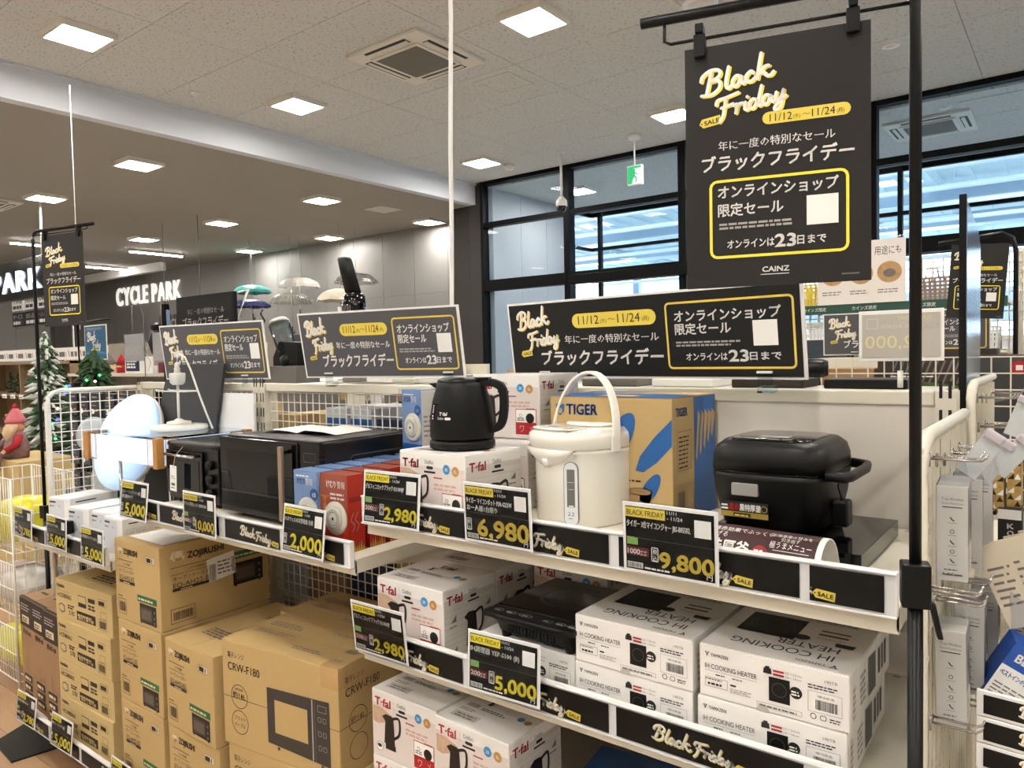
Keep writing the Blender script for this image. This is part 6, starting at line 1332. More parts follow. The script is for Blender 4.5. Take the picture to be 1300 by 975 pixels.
# rear half of the middle unit: shelf boards with goods seen through the wire
t = thing('gondola_unit', 'rear side of the shelving seen through the wire back', 'store shelf', (-1.7, 1.56, 0))
for z in (.14, .56, .95): put(MB().box(-3.0, 1.54, z - .02, -1.20, 1.98, z, M_cream).build('shelf_board'), t)
put(MB().box(-3.0, 1.54, 0, -1.20, 1.98, .11, M_cream).build('base_box'), t)
gp = 'goods on the rear side of the shelving'
row = [(-2.72, .20, .26, M_cardboard, 'brown carton seen through the wire, behind the white board'), (-2.48, .20, .20, M_cardboard3, 'dark brown carton seen through the wire, left of the uprights'), (-2.24, .12, .24, M_cardboard, 'brown carton seen through the wire, first right of the upright'), (-2.10, .11, .20, M_cardboard3, 'smaller brown carton seen through the wire, second right of the upright'),
       (-1.97, .10, .27, M_pkw, 'white and blue pack seen through the wire, left one'), (-1.85, .10, .27, M_pkw, 'white and blue pack seen through the wire, middle one'), (-1.73, .11, .24, M_navy, 'navy pack seen through the wire behind the microwave'), (-1.60, .13, .26, M_pkw, 'white and blue pack seen through the wire, right one'), (-1.44, .16, .22, M_cardboard, 'brown carton seen through the wire behind the alarm boxes')]
def stripes(P, w, h):
    P.rect(0, h * .72, w, h * .16, M_tigblue, 0); P.lines(w * .1, h * .3, w * .8, h * .3, 4, M_tigblue, 0, int(w * 999), .4); P.circ(w * .7, h * .2, w * .12, M_tag, 0)
def btxt(P, w, h): P.lines(w * .1, h * .5, w * .6, h * .3, 3, M_inkbrown, 0, int(h * 999), .5)
for i, (x, w_, h_, m_, lb) in enumerate(row): plain_box('rear_carton', x, 1.56, .951, w_, .22, h_, m_, lb, pr=stripes if m_ in (M_pkw, M_navy) else btxt, group=gp)
for i in range(8):
    plain_box('rear_carton', -2.95 + i * .215, 1.56, .561, .20, .25, .20 + .05 * (i % 3), [M_cardboard3, M_navy, M_cardboard, M_pkw][i % 4], 'carton on the lower rear shelf seen through the wire, number %s from the left' % ['one', 'two', 'three', 'four', 'five', 'six', 'seven', 'eight'][i], group=gp)
    plain_box('rear_carton', -2.95 + i * .215, 1.56, .141, .20, .25, .22 + .04 * (i % 4), [M_navy, M_cardboard3, M_navy, M_cardboard3][i % 4], 'dark carton on the bottom rear shelf behind the wire, number %s from the left' % ['one', 'two', 'three', 'four', 'five', 'six', 'seven', 'eight'][i], group=gp)
# small packets lying along the top rail
for i in range(7): plain_box('flat_packet', -2.0 + i * .115, 1.56, 1.305, .09, .10, .012 + .004 * (i % 3), [M_pwhite, M_inkgrey, M_pwhite, M_cream][i % 4], 'flat packet lying on top of the shelving under the middle sign, %s from the left' % ['first', 'second', 'third', 'fourth', 'fifth', 'sixth', 'seventh'][i], group='flat packets on top of the shelving')
tag(MB().box(-2.1, 1.54, 1.285, -1.2, 1.70, 1.3, M_cream).build('top_tray'), 'narrow cream tray along the top of the wire backed unit', 'tray')
tag(MB().box(-1.18, 1.54, 1.285, -.2, 1.70, 1.3, M_cream).build('top_tray'), 'narrow cream tray along the top of the solid backed unit', 'tray')
for i in range(4): plain_box('flat_packet', -.98 + i * .19, 1.56, 1.3005, .15, .12, .018, [M_inkgrey, M_pwhite, M_inkbrown, M_black][i], 'flat packet lying under the black sign, %s from the left' % ['first', 'second', 'third', 'fourth'][i], group='flat packets under the black sign')

# bulb packs on the side rack at the left end
M_bp = mat('bulb_pack', '2c3036', .3); M_bpb = mat('bulb_pack_light', 'aeb6bf', .3)
b = MB().box(0, 0, 0, .092, .03, .105, M_bp); q = Print(b, (0, 0, 0)); q.poly([(.010, .012), (.034, .012), (.044, .022), (.034, .034), (.010, .034), (.020, .022)], M_pwhite, 0); q.poly([(.046, .022), (.060, .034), (.080, .034), (.068, .022)], mat('pack_salmon', 'd07a5c', .4), 0); q.rect(.02, .085, .05, .006, M_inkpale, 0); q.stroke([(.02, .060), (.035, .070), (.06, .062)], .002, M_inkpale, 0); q.lines(.012, .048, .06, .008, 1, M_inkpale, 0, 4)
p0 = b.build('bulb_pack', loc=(-3.84, 1.52, 1.14), fixn=False); tag(p0, 'dark light bulb pack on the side rack, top left', 'package', 'light bulb packs behind the wire side panel')
on = ['top', 'second', 'third', 'fourth', 'fifth', 'bottom']; cn = ['left', 'second left', 'third left', 'third right', 'second right', 'right']
for r_ in range(6):
    for c_ in range(6):
        if r_ == c_ == 0: continue
        o = p0.copy(); COL.objects.link(o); o.location = (-3.84 + c_ * .115 + (.03 if c_ > 2 else 0), 1.52, 1.14 - r_ * .115 - (.03 if r_ > 2 else 0)); o['label'] = 'dark light bulb pack on the side rack, %s row, %s column' % (on[r_], cn[c_])
t = thing('side_rack', 'steel rack holding the light bulb packs beyond the wire side panel', 'rack', (-3.5, 1.56, 0)); b = MB(); grid(b, -3.88, -3.1, .1, 1.26, .0 + 1.56, M_inkgrey, .05, .05, .0015); put(b.build('wire_grid', fixn=False), t)
b = MB().box(-3.90, 1.56, 0, -3.87, 1.59, 1.29, M_black).box(-3.12, 1.56, 0, -3.09, 1.59, 1.29, M_black).box(-3.9, 1.50, 0, -3.09, 1.6, .09, M_black).box(-3.9, 1.5, .755, -3.09, 1.56, .79, mat('rail_slate', '5f666e', .4)); put(b.build('frame'), t)

# wire basket tower at the far left
def wire_tower(label, x, y, w, d, zs):
    t = thing('wire_basket_stand', label, 'basket stand', (x, y, 0)); b = MB()
    for (xx, yy) in ((0, 0), (w, 0), (0, d), (w, d)): b.tube([(xx, yy, 0), (xx, yy, zs[-1][1])], .005, M_wire, 8)
    b.build('frame', t)
    for z0, z1 in zs:
        g = MB(); n = int(w / .028)
        for z in (z0, (z0 + z1) / 2, z1): g.tube([(0, 0, z), (w, 0, z), (w, d, z), (0, d, z)], .0032, M_wire, 6, closed=True)
        for i in range(n + 1):
            xx = w * i / n
            for yy in (0, d): g.tube([(xx, yy, z0), (xx, yy, z1)], .0018, M_wire, 5)
        for i in range(int(d / .04) + 1):
            yy = d * i / int(d / .04)
            for xx in (0, w): g.tube([(xx, yy, z0), (xx, yy, z1)], .0018, M_wire, 5)
            g.tube([(0, yy, z0), (w, yy, z0)], .0018, M_wire, 5)
        g.build('wire_basket', t)
    return t
wire_tower('white wire basket tower at the left edge, filled with bags', -3.95, 1.15, .45, .24, [(.06, .28), (.34, .55), (.60, .91)])
def bag(name, x, y, z, sx, sy, sz, m, label, rz=0, seed=1):
    rr = random.Random(seed); bm = bmesh.new(); bmesh.ops.create_icosphere(bm, subdivisions=3, radius=1)
    for v in bm.verts:
        c = v.co.copy(); f = 1 + .10 * math.sin(c.x * 7 + seed) * math.cos(c.z * 6 + seed * 2) + rr.uniform(-.02, .02)
        v.co = Vector((math.copysign(abs(c.x) ** .6, c.x) * sx * f, math.copysign(abs(c.y) ** .6, c.y) * sy * f, math.copysign(abs(c.z) ** .7, c.z) * sz * f))
    me = bpy.data.meshes.new(name); bm.to_mesh(me); bm.free(); me.materials.append(m)
    for p_ in me.polygons: p_.use_smooth = True
    o = bpy.data.objects.new(name, me); COL.objects.link(o); o.location = (x, y, z + sz); o.rotation_euler = (0, 0, rz); return tag(o, label, 'bag', 'bags in the wire basket tower')
M_byel = mat('bag_yellow', 'd2cc2e', .3, noise=.2, scale=8); M_bcl = mat('bag_clear', 'c9c4bd', .25, noise=.15, scale=10); M_bpk = mat('bag_pinkish', 'b79c90', .4, noise=.3, scale=10)
bag('plastic_bag', -3.66, 1.27, .608, .13, .10, .10, M_byel, 'yellow plastic bag in the top basket at the left edge', .3, 1); bag('plastic_bag', -3.84, 1.27, .608, .07, .09, .08, M_bcl, 'pale plastic bag in the top basket', 0, 2)
bag('plastic_bag', -3.66, 1.27, .345, .13, .10, .07, M_bcl, 'pale plastic bag in the middle basket', .2, 3); bag('plastic_bag', -3.85, 1.27, .345, .07, .09, .07, M_bpk, 'pinkish bag in the middle basket', 0, 4)
bag('plastic_bag', -3.70, 1.27, .068, .15, .10, .09, M_byel, 'yellow plastic bag in the bottom basket', .1, 5)
# pale round lid and panel beside the pole
t = thing('bath_stool', 'pale grey round lid leaning above a rounded panel behind the left pole', 'household item', (-3.42, 1.46, .80)); MB().lathe([(.075, 0), (.078, .006), (.06, .014), (0, .016)], M_bpb, 28, mt=Matrix.Translation((-.03, 0, .27)) @ Matrix.Rotation(R(75), 4, 'X') @ Matrix.Rotation(R(30), 4, 'Y')).build('lid', t); MB().prism([(-.05, -.2), (.16, -.2), (.16, .20), (.08, .24), (.0, .18), (-.05, .08)], -.01, .01, M_bpb).build('panel', t, bevel=.004)

# ---------------------------------------------------------------- holiday corner
M_brn = mat('shelf_wood', '8a7355', .6, noise=.1, scale=6); M_fir = mat('fir_green', '2f4a2a', .8, noise=.4, scale=60); M_snow = mat('fir_snow', 'c9cdc6', .8, noise=.2, scale=60)
def fir(name, label, x, y, z, r, h, m, m2=None, group=None, dens=1.0, seed=1, cat='tree', lights=False, trunk=True, pw=1.0):
    t = thing(name, label, cat, (x, y, z), 0, group); rr = random.Random(seed); b = MB(); c = MB(); N = int(260 * dens)
    for i in range(N):
        f = rr.random() ** .8; zz = h * (.10 + .9 * f); R0 = r * (1 - f) ** pw + .01; a_ = rr.uniform(0, 2 * PI); q_ = rr.uniform(.25, 1)
        bx, by = math.cos(a_), math.sin(a_); L_ = R0 * q_; w_ = .10 * r + .02 * r; P0 = Vector((bx * L_ * .35, by * L_ * .35, zz)); P1 = Vector((bx * L_ * 1.08, by * L_ * 1.08, zz - .10 * r + rr.uniform(-.05, .05) * h * .3)); sd = Vector((-by, bx, 0)) * w_; up = Vector((0, 0, w_ * .6))
        tgt = c if (m2 and rr.random() < .55) else b
        tgt.add([P0 - sd * .5, P1 - sd * .2, P1 + sd * .2, P0 + sd * .5, (P0 + P1) / 2 + up, (P0 + P1) / 2 - up], [(0, 1, 4), (1, 2, 4), (2, 3, 4), (3, 0, 4), (1, 0, 5), (2, 1, 5), (3, 2, 5), (0, 3, 5)], m2 if tgt is c else m)
    o = b.build('foliage', t, fixn=False); o['kind'] = 'stuff'
    if c.v: o = c.build('snowy_tips', t, fixn=False); o['kind'] = 'stuff'
    if trunk: MB().tube([(0, 0, 0), (0, 0, h * .95)], [r * .06, .003], M_inkbrown, 6).lathe([(r * .25, 0), (r * .3, h * .08), (0, h * .08)], M_inkbrown, 10).build('stem', t)
    if lights:
        cols = [mat('bulb_blue', '3a46ff', .4, emit=4), mat('bulb_green', '3dff8a', .4, emit=3), mat('bulb_warm', 'ffd9a0', .4, emit=4)]
        for k in range(3):
            l = MB()
            for i in range(12):
                f = rr.random() * .85; a_ = rr.uniform(0, 2 * PI); R0 = r * (1 - f) ** pw * 1.05; l.lathe([(0, -.011), (.011, 0), (0, .011)], cols[k], 6, (math.cos(a_) * R0, math.sin(a_) * R0, h * (.12 + .85 * f)))
            o = l.build('string_lights', t); o['kind'] = 'stuff'
    return t
t = thing('display_shelf', 'wooden display shelf with small potted firs at the left edge', 'store shelf', (-10.2, 3.7, 0))
for z in (.55, 1.03, 1.42): put(MB().box(-12.0, 3.50, z - .03, -8.75, 3.95, z, M_brn).build('shelf_board'), t)
put(MB().box(-12.0, 3.95, 0, -8.75, 3.98, 1.42, M_brn).build('back_board'), t); [put(MB().box(xx, 3.5, 0, xx + .03, 3.98, 1.42, M_brn).build('side_board'), t) for xx in (-8.78, -12.03, -10.2)]
for i in range(8):
    nm = ['first', 'second', 'third', 'fourth', 'fifth', 'sixth', 'seventh', 'eighth'][i]
    fir('potted_fir', 'small potted fir on the wooden shelf, %s from the left' % nm, -10.95 + i * .27, 3.66, 1.03, .13, .27, M_fir, None, 'small potted firs', .3, i + 3, 'plant')
    plain_box('shelf_ticket', -10.95 + i * .27 - .08, 3.492, .975, .15, .004, .05, M_pwhite, 'white price ticket below the potted firs, %s from the left' % nm, pr=lambda P, w, h: P.lines(.02, .012, .11, .02, 1, M_ink, 0, 3, .6), group='white price tickets on the wooden shelf', cat='price ticket')
    t = thing('ornament_tub', 'tub of dark glittering ornaments under the firs, %s from the left' % nm, 'tub', (-10.95 + i * .27, 3.66, .55), 0, 'ornament tubs'); MB().loft([(0, 0, 0, .08, .08, 3), (.16, 0, 0, .11, .10, 3)], M_inkbrown, 14, 3).build('tub', t)
    s = MB(); rr = random.Random(i)
    for k in range(16): s.lathe([(0, -.025), (.018, -.018), (.025, 0), (.018, .018), (0, .025)], [M_black, M_bronze, M_maroon, M_silver][k % 4], 7, (rr.uniform(-.07, .07), rr.uniform(-.07, .07), .17 + rr.uniform(0, .04)))
    s.build('ornaments', t)['kind'] = 'stuff'
fir('snowy_tree', 'tall frosted christmas tree behind the left pole', -8.05, 3.0, .45, .38, 1.25, M_fir, M_snow, None, 2.0, 21, pw=.8)
fir('christmas_tree', 'green christmas tree with blue lights above the wire side panel', -5.98, 2.56, .50, .36, .98, M_fir, None, None, 2.2, 22, lights=True, pw=.55)
tag(MB().box(-6.25, 2.36, 0, -5.70, 2.85, .50, M_brn).build('tree_plinth'), 'wooden plinth under the green christmas tree', 'plinth'); tag(MB().box(-8.4, 2.7, 0, -7.7, 3.3, .45, M_brn).build('tree_plinth'), 'wooden plinth under the frosted christmas tree', 'plinth')
# santa doll sitting on a beige carton
M_felt = mat('felt_red', 'a11d24', .9, bump=.4, bscale=80); M_beard = mat('felt_cream', 'd2b892', .9, bump=.6, bscale=80); M_plaid = mat('plaid_grey', '8d6e6e', .9, noise=.5, scale=40); M_sk = mat('doll_skin', 'd79b80', .7)
t = thing('santa_doll', 'santa doll with cream beard and pink cap seated on a beige carton', 'doll', (-5.93, 2.0, .735))
MB().loft([(0, 0, 0, .085, .07, 2.2), (.08, 0, 0, .095, .075, 2.2), (.17, 0, 0, .06, .05, 2.2), (.19, 0, 0, .03, .03, 2)], M_plaid, 20, 2).build('body', t)
MB().lathe([(0, .165), (.045, .18), (.058, .22), (.045, .26), (0, .275)], M_sk, 18).build('head', t)
MB().loft([(.12, -.005, -.045, .03, .02, 2), (.17, -.005, -.045, .065, .035, 2), (.215, 0, -.03, .07, .04, 2), (.235, 0, -.02, .055, .04, 2)], M_beard, 18, 2).build('beard', t)
MB().lathe([(.062, .243), (.066, .258), (.058, .275), (.035, .32), (.012, .35), (0, .355)], mat('knit_pink', 'c96f76', .9, bump=.5, bscale=90), 18).lathe([(0, .335), (.022, .35), (.022, .365), (0, .38)], M_felt, 10).build('cap', t)
MB().lathe([(0, -.008), (.010, 0), (0, .008)], M_sk, 8, (0, -.062, .225)).build('nose', t)
for s in (-1, 1):
    MB().tube([(s * .07, -.01, .15), (s * .12, -.04, .10), (s * .10, -.10, .06)], [.028, .025, .020], M_felt if s > 0 else M_plaid, 10).lathe([(0, -.018), (.018, 0), (0, .018)], M_beard, 8, (s * .10, -.115, .055)).build('arm', t)
    MB().tube([(s * .045, -.04, .03), (s * .06, -.13, .03), (s * .065, -.15, -.07)], [.034, .028, .024], M_felt if s < 0 else M_plaid, 10).loft([(-.115, s * .065, -.165, .022, .035, 2), (-.08, s * .065, -.155, .022, .028, 2)], M_beard, 12, 2).build('leg', t)
plain_box('beige_carton', -6.30, 1.90, 0, .68, .36, .733, M_cardboard2, 'beige carton under the santa doll', cat='box')
# other gnomes and goods on the shelf behind
for i in range(6):
    t = thing('gnome_doll', 'small gnome doll on the shelf behind the trees, %s from the left' % ['first', 'second', 'third', 'fourth', 'fifth', 'sixth'][i], 'doll', (-8.55 + i * .24, 3.62, 1.28), 0, 'small gnome dolls')
    MB().loft([(0, 0, 0, .06, .05, 2), (.09, 0, 0, .05, .045, 2)], M_felt if i % 2 else M_beard, 12, 2).build('body', t); MB().loft([(.06, 0, -.02, .045, .03, 2), (.10, 0, 0, .045, .04, 2)], M_beard, 12, 2).build('beard', t); MB().lathe([(.055, .095), (.03, .15), (0, .20)], [M_felt, M_ink, M_inkgrey][i % 3], 12).build('hat', t)
t = thing('display_shelf', 'pale display shelf behind the christmas trees', 'store shelf', (-7.9, 3.8, 0))
for z in (.6, .95, 1.28): put(MB().box(-8.74, 3.46, z - .03, -5.4, 3.90, z, M_cream).build('shelf_board'), t)
put(MB().box(-8.74, 3.90, 0, -5.4, 3.94, 1.60, mat('back_greybrown', '8f857b', .7, noise=.2, scale=6, stretch=(8, 1, 1))).build('back_board'), t)
for i in range(12): plain_box('goods_box', -7.1 + i * .14 + .01, 3.55, 1.281, .12, .14, .07 + .03 * (i % 3), [M_pwhite, M_maroon, M_cream, M_inkgrey, M_bronze][i % 5], 'small goods box on the pale shelf, %s from the left' % ['1st', '2nd', '3rd', '4th', '5th', '6th', '7th', '8th', '9th', '10th', '11th', '12th'][i], group='small goods on the pale shelf')
# banner boards above that shelf
def banner(x0, x1, y, z0, z1, m, label, pr=None): 
    b = MB().box(x0, y, z0, x1, y + .01, z1, m)
    if pr: pr(Print(b, (x0, y, z0), e=.001), x1 - x0, z1 - z0)
    return tag(b.build('banner_board', fixn=False), label, 'sign')
def bp1(P, w, h):
    for i in range(int(w / .35)): P.rect(.05 + i * .35, h * .25, .02, h * .5, M_red, 0, R(20)); P.lines(.10 + i * .35, h * .25, .22, h * .5, 1, M_inkgrey, 0, i, .8)
banner(-12.9, -9.1, 4.15, 1.44, 1.60, M_pwhite, 'long white banner board above the holiday shelves, left part', bp1); banner(-8.95, -6.9, 3.92, 1.40, 1.56, M_pwhite, 'long white banner board behind the blue poster', bp1)
def bp2(P, w, h):
    for i in range(int(w / .30)): P.rect(.02 + i * .30, .02, .27, h - .04, [M_navy, M_tigblue, M_ink][i % 3], 0); P.lines(.04 + i * .30, .05, .2, h * .55, 3, M_bluec if i % 2 else M_pwhite, 1, i, .6)
banner(-12.0, -10.4, 4.05, 1.22, 1.43, M_white, 'blue and black printed board on the wooden shelf', bp2); banner(-7.5, -6.95, 3.5, 1.2803, 1.44, M_white, 'blue printed board right of the green tree', bp2)
# wall lettering
def letters(txt, x, y, z, h, w, m, label, depth=.04, cat='wall lettering'):
    t = thing('wall_lettering', label, cat, (x, y, z)); 
    xs = 0; tot = sum(tmesh(c_, .02)[2] + .10 if c_ != ' ' else .35 for c_ in txt); k = w / tot; kz = h / .72
    for c_ in txt:
        if c_ == ' ': xs += .35; continue
        vs, fs, tw = tmesh(c_, .02); b = MB(); n = len(vs); b.add([((xs + px) * k, 0, py * kz) for px, py in vs] + [((xs + px) * k, depth, py * kz) for px, py in vs], fs, m)
        ed = {}
        for f in fs:
            for i in range(len(f)): e_ = (f[i], f[(i + 1) % len(f)]); ed[tuple(sorted(e_))] = ed.get(tuple(sorted(e_)), 0) + 1
        b.add([((xs + px) * k, 0, py * kz) for px, py in vs] + [((xs + px) * k, depth, py * kz) for px, py in vs], [(a_, b_, b_ + n, a_ + n) for (a_, b_), c2 in ed.items() if c2 == 1], m)
        b.build('letter', t, fixn=False); xs += tw + .10
    return t
letters('CYCLE PARK', -23.0, YG - .06, 3.10, .52, 3.75, mat('letter_white_emissive', 'f2efe8', .4, emit=.55), 'white CYCLE PARK lettering on the grey back wall')  # unlit letters; emission put into the white so they stand out brighter
t = thing('park_sign', 'dark sign box with glowing white PARK letters at the left edge', 'sign', (-14.0, 4.8, 0)); MB().box(-3.0, 0, 2.46, 1.30, .12, 3.10, mat('sign_black_gloss', '101114', .2)).build('sign_box', t, bevel=.01); MB().tube([(-2.6, .06, 3.1), (-2.6, .06, ZL)], .02, M_white).tube([(1.0, .06, 3.1), (1.0, .06, ZL)], .02, M_white).build('hanger', t)
l = letters('PET PARK', -16.55, 4.78, 2.60, .33, 3.72, mat('letter_glow', 'dff6ff', .4, emit=1.6), 'glowing white letters on the dark sign box at the left edge', .02)
t = thing('letter_sign', 'small dark sign board with white PARK lettering under the wall lettering', 'sign', (-13.6, 7.0, 1.95)); MB().box(0, 0, 0, 1.6, .05, .30, mat('sign_brown', '3b3532', .4)).build('board', t, bevel=.005); b = MB(); q = Print(b, (0, 0, 0), e=.002); q.text('CYCLE PARK', .10, .07, .15, M_pwhite, w=1.3, bold=.04, l=0); b.build('lettering', t, fixn=False)
MB().tube([(.2, .02, .30), (.2, .02, ZL - 1.95)], .006, M_inkgrey).tube([(1.4, .02, .30), (1.4, .02, ZL - 1.95)], .006, M_inkgrey).build('hanger', t)
# white letter plates on the far wall left
k = 0
for r_ in range(2):
    for c_ in range(4):
        z = 2.50 - r_ * .32; x = -17.7 + c_ * .66; tt = ['TIRE', '用品', '自転車', '修理', 'サービス', '部品', 'ヘルメット', 'ロック'][r_ * 4 + c_]
        b = MB().box(0, 0, 0, .60, .03, .28, M_white if r_ == 0 else M_ink); q = Print(b, (0, 0, 0), e=.002); q.text(tt, .06, .15, .09, M_ink if r_ == 0 else M_pwhite, w=.48, l=0, bold=.02); q.lines(.06, .04, .46, .08, 1, M_ink if r_ == 0 else M_pwhite, 0, k, .8)
        tag(b.build('guide_plate', loc=(x, 6.0, z), fixn=False), '%s guide plate in the %s row at the far left, %s from the left' % ('white' if r_ == 0 else 'black', 'upper' if r_ == 0 else 'lower', ['first', 'second', 'third', 'fourth'][c_]), 'sign', 'guide plates at the far left'); k += 1
t = thing('plate_rack', 'slim rack carrying the guide plates at the far left', 'frame', (-16.4, 6.05, 0)); MB().tube([(-1.3, 0, 0), (-1.3, 0, 3.0), (1.45, 0, 3.0), (1.45, 0, 0)], .02, M_silver, 8).tube([(-1.3, 0, 2.15), (1.45, 0, 2.15)], .012, M_silver).build('tube', t)
# bicycles are hidden; grey panels and racks before the wall
t = thing('display_shelf', 'dark grey slatted display wall under the wall lettering', 'store shelf', (-17.0, 9.6, 0)); MB().box(-6.0, 0, 0, 7.5, .3, 1.9, mat('rack_grey', '4a4a4c', .5)).build('back_board', t)
for i in range(10):
    b = MB().box(0, 0, 0, .5, .03, .7, [M_inkgrey, M_ink, M_whitewall][i % 3]); q = Print(b, (0, 0, 0), e=.002); q.lines(.05, .1, .4, .5, 5, M_pwhite if i % 3 < 2 else M_inkgrey, 0, i, .5)
    tag(b.build('wall_poster', loc=(-22.5 + i * 1.1, 9.55, 1.95 - .75), fixn=False), 'poster on the slatted display wall, %s from the left' % ['1st', '2nd', '3rd', '4th', '5th', '6th', '7th', '8th', '9th', '10th'][i], 'poster', 'posters on the slatted wall')
t = thing('bicycle_wheel', 'bicycle wheel and frame on the high stand behind the signs at the left', 'bicycle', (-7.95, 4.6, 1.75)); 
MB().tube([(.30 * math.cos(a_ * PI / 16), 0, .30 * math.sin(a_ * PI / 16)) for a_ in range(32)], .014, M_black, 6, closed=True).build('tyre', t); b = MB()
for i in range(14): b.tube([(0, 0, 0), (.29 * math.cos(i * PI / 7), 0, .29 * math.sin(i * PI / 7))], .0025, M_silver, 4)
b.build('spokes', t); MB().tube([(0, 0, 0), (.35, 0, .35), (.9, 0, .38), (.6, 0, -.05), (0, 0, 0)], .018, M_white, 8).build('bike_frame', t); MB().box(-.4, -.2, -1.75, 1.2, .2, -.32, M_inkgrey).build('stand', t)
# blue poster, dark framed sign, hanging grey cards
pb = MB().box(0, 0, 0, .43, .006, .31, M_white); q = Print(pb, (0, 0, 0), e=.001); q.rect(.01, .01, .41, .29, mat('poster_teal', '2c5f80', .4, noise=.3, scale=6), 0); q.script(S_BLACK, .07, .17, .075, M_pwhite, None, R(4), 1, .36); q.script(S_FRIDAY, .16, .10, .07, M_pwhite, None, R(4), 1, .36); q.rect(.13, .075, .17, .02, M_tag, 1); q.text('ブラックフライデー', .05, .262, .025, M_pwhite, w=.30, l=1); q.poly([(.01, .06), (.2, .09), (.42, .06), (.42, .045), (.2, .07), (.01, .045)], M_bluec, 1)
tag(pb.build('sale_poster', loc=(-7.18, 3.0, 1.415), fixn=False), 'blue sale poster behind the left pole stand', 'poster')
t = thing('poster_stand', 'thin black stand holding the blue sale poster', 'poster stand', (-7.36, 3.02, 0)); MB().tube([(0, 0, 0), (0, 0, 1.76), (.62, 0, 1.77)], .010, M_pole, 8).build('pole', t); MB().lathe([(.14, 0), (.14, .01), (.02, .02)], M_pole, 16).build('foot_plate', t); MB().tube([(0, .02, 1.7), (.0, .02, ZL)], .004, M_white, 6).build('power_wire', t)
b = MB().box(0, 0, 0, .78, .03, .50, M_black); q = Print(b, (0, 0, 0), e=.001); q.rect(.02, .02, .74, .46, M_sign, 0); q.text('年に一度の特別なセール', .16, .36, .042, M_pwhite, w=.50, l=1, bold=.01); q.text('ブラックフライデー', .09, .26, .075, M_pwhite, w=.62, l=1, bold=.02); q.script(S_BLACK, .14, .06, .13, M_pwhite, None, R(3), 1, .36)
tag(b.build('framed_sign', loc=(-5.56, 3.0, 1.375), fixn=False), 'black framed sale sign rising behind the left wide sign', 'sign')
tag(MB().box(-5.5, 3.04, 0, -4.85, 3.3, 1.45, M_inkgrey).build('screen_stand'), 'grey cabinet behind the black framed sign', 'cabinet')
M_trc = mat('card_grey_back', '97999b', .4)
for i, (x, lb) in enumerate([(-4.99, 'grey back of a hanging price card left of the thin vacuum pole'), (-4.62, 'grey back of a hanging price card right of the thin vacuum pole')]):
    b = MB().box(0, 0, 0, .25, .004, .175, M_trc); q = Print(b, (0, 0, 0)); q.text('000', .03, .04, .06, M_inkpale, w=.19, l=0); o = b.build('price_card', loc=(x, 2.33, 1.372 + .02), fixn=False); tag(o, lb, 'price card', 'grey card backs'); MB().tube([(.1, .008, .17), (.10, .008, .36), (.10, .05, .38), (.10, .08, .30), (.10, .08, -1.39)], .003, M_inkgrey, 5).build('wire_stand', o)
# vacuum cleaners and kitchen goods across the aisle
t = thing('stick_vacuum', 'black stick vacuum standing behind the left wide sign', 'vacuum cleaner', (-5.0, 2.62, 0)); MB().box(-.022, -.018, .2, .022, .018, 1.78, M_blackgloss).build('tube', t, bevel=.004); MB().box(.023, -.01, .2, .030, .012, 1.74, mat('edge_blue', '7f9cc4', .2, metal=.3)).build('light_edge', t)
MB().loft([(1.44, -.07, 0, .09, .05, 2.5), (1.52, -.09, 0, .11, .06, 2.5), (1.60, -.06, 0, .08, .05, 2.5)], M_black, 18, 2.5).lathe([(.05, 1.60), (.055, 1.64), (.02, 1.66)], M_black, 14, (-.10, 0, 0)).build('motor_unit', t, bevel=.002); MB().tube([(-.2, -.04, 1.32), (-.15, -.04, 1.38), (-.22, -.04, 1.45), (-.12, -.04, 1.62)], .004, M_white, 6).build('cable', t); MB().lathe([(.15, 0), (.15, .02), (.03, .03), (.03, .22)], M_black, 20).build('stand_foot', t)
t = thing('handheld_vacuum', 'black handheld vacuum standing upright above the middle sign', 'vacuum cleaner', (-2.80, 2.4, 0), R(0)); cx = -.02
MB().loft([(1.56, .0, 0, .055, .05, 3), (1.62, .0, 0, .058, .05, 3), (1.68, .01, 0, .048, .042, 3), (1.70, .0, 0, .036, .034, 3)], M_blackgloss, 24, 3).build('body', t); MB().loft([(1.70, .0, 0, .036, .030, 4), (1.86, -.055, 0, .034, .026, 4), (1.872, -.06, 0, .030, .022, 4)], M_black, 20, 4).build('handle', t)
b = MB()
for i in range(6): b.box(-.04 + i * .014, -.0515, 1.58, -.034 + i * .014, -.049, 1.635, M_inkgrey)
b.build('vent_slots', t); MB().box(-.05, -.056, 1.60, -.024, -.053, 1.63, M_pwhite).build('sticker', t); MB().box(-.03, -.03, .0, .03, .03, 1.56, M_cream).build('display_stand', t)
t = thing('blender_jug', 'clear blender jug lying slanted between the two wide signs', 'blender', (-3.60, 2.6, 1.40), 0, None, rot=(0, R(-24), 0)); MB().lathe([(.05, 0), (.055, .04), (.06, .19), (.062, .20), (.058, .20), (.052, .04)], M_acryl, 24).build('jug', t); MB().lathe([(.058, .20), (.062, .215), (.05, .23), (0, .235)], M_silver, 24).build('cap', t); MB().lathe([(.055, -.06), (.055, 0), (.03, .01)], M_black, 20).build('blade_base', t)
plain_box('appliance_stand', -3.80, 2.5, 0, .40, .3, 1.345, M_inkgrey, 'dark grey stand with appliances between the wide signs', cat='cabinet')
t = thing('coffee_maker', 'dark coffee maker with slanted front between the left and middle signs', 'coffee maker', (-3.70, 2.56, 1.346)); MB().prism([(0, 0), (.24, 0), (.24, .13), (.06, .14), (0, .05)], 0, .16, M_black).build('body', t, bevel=.006)
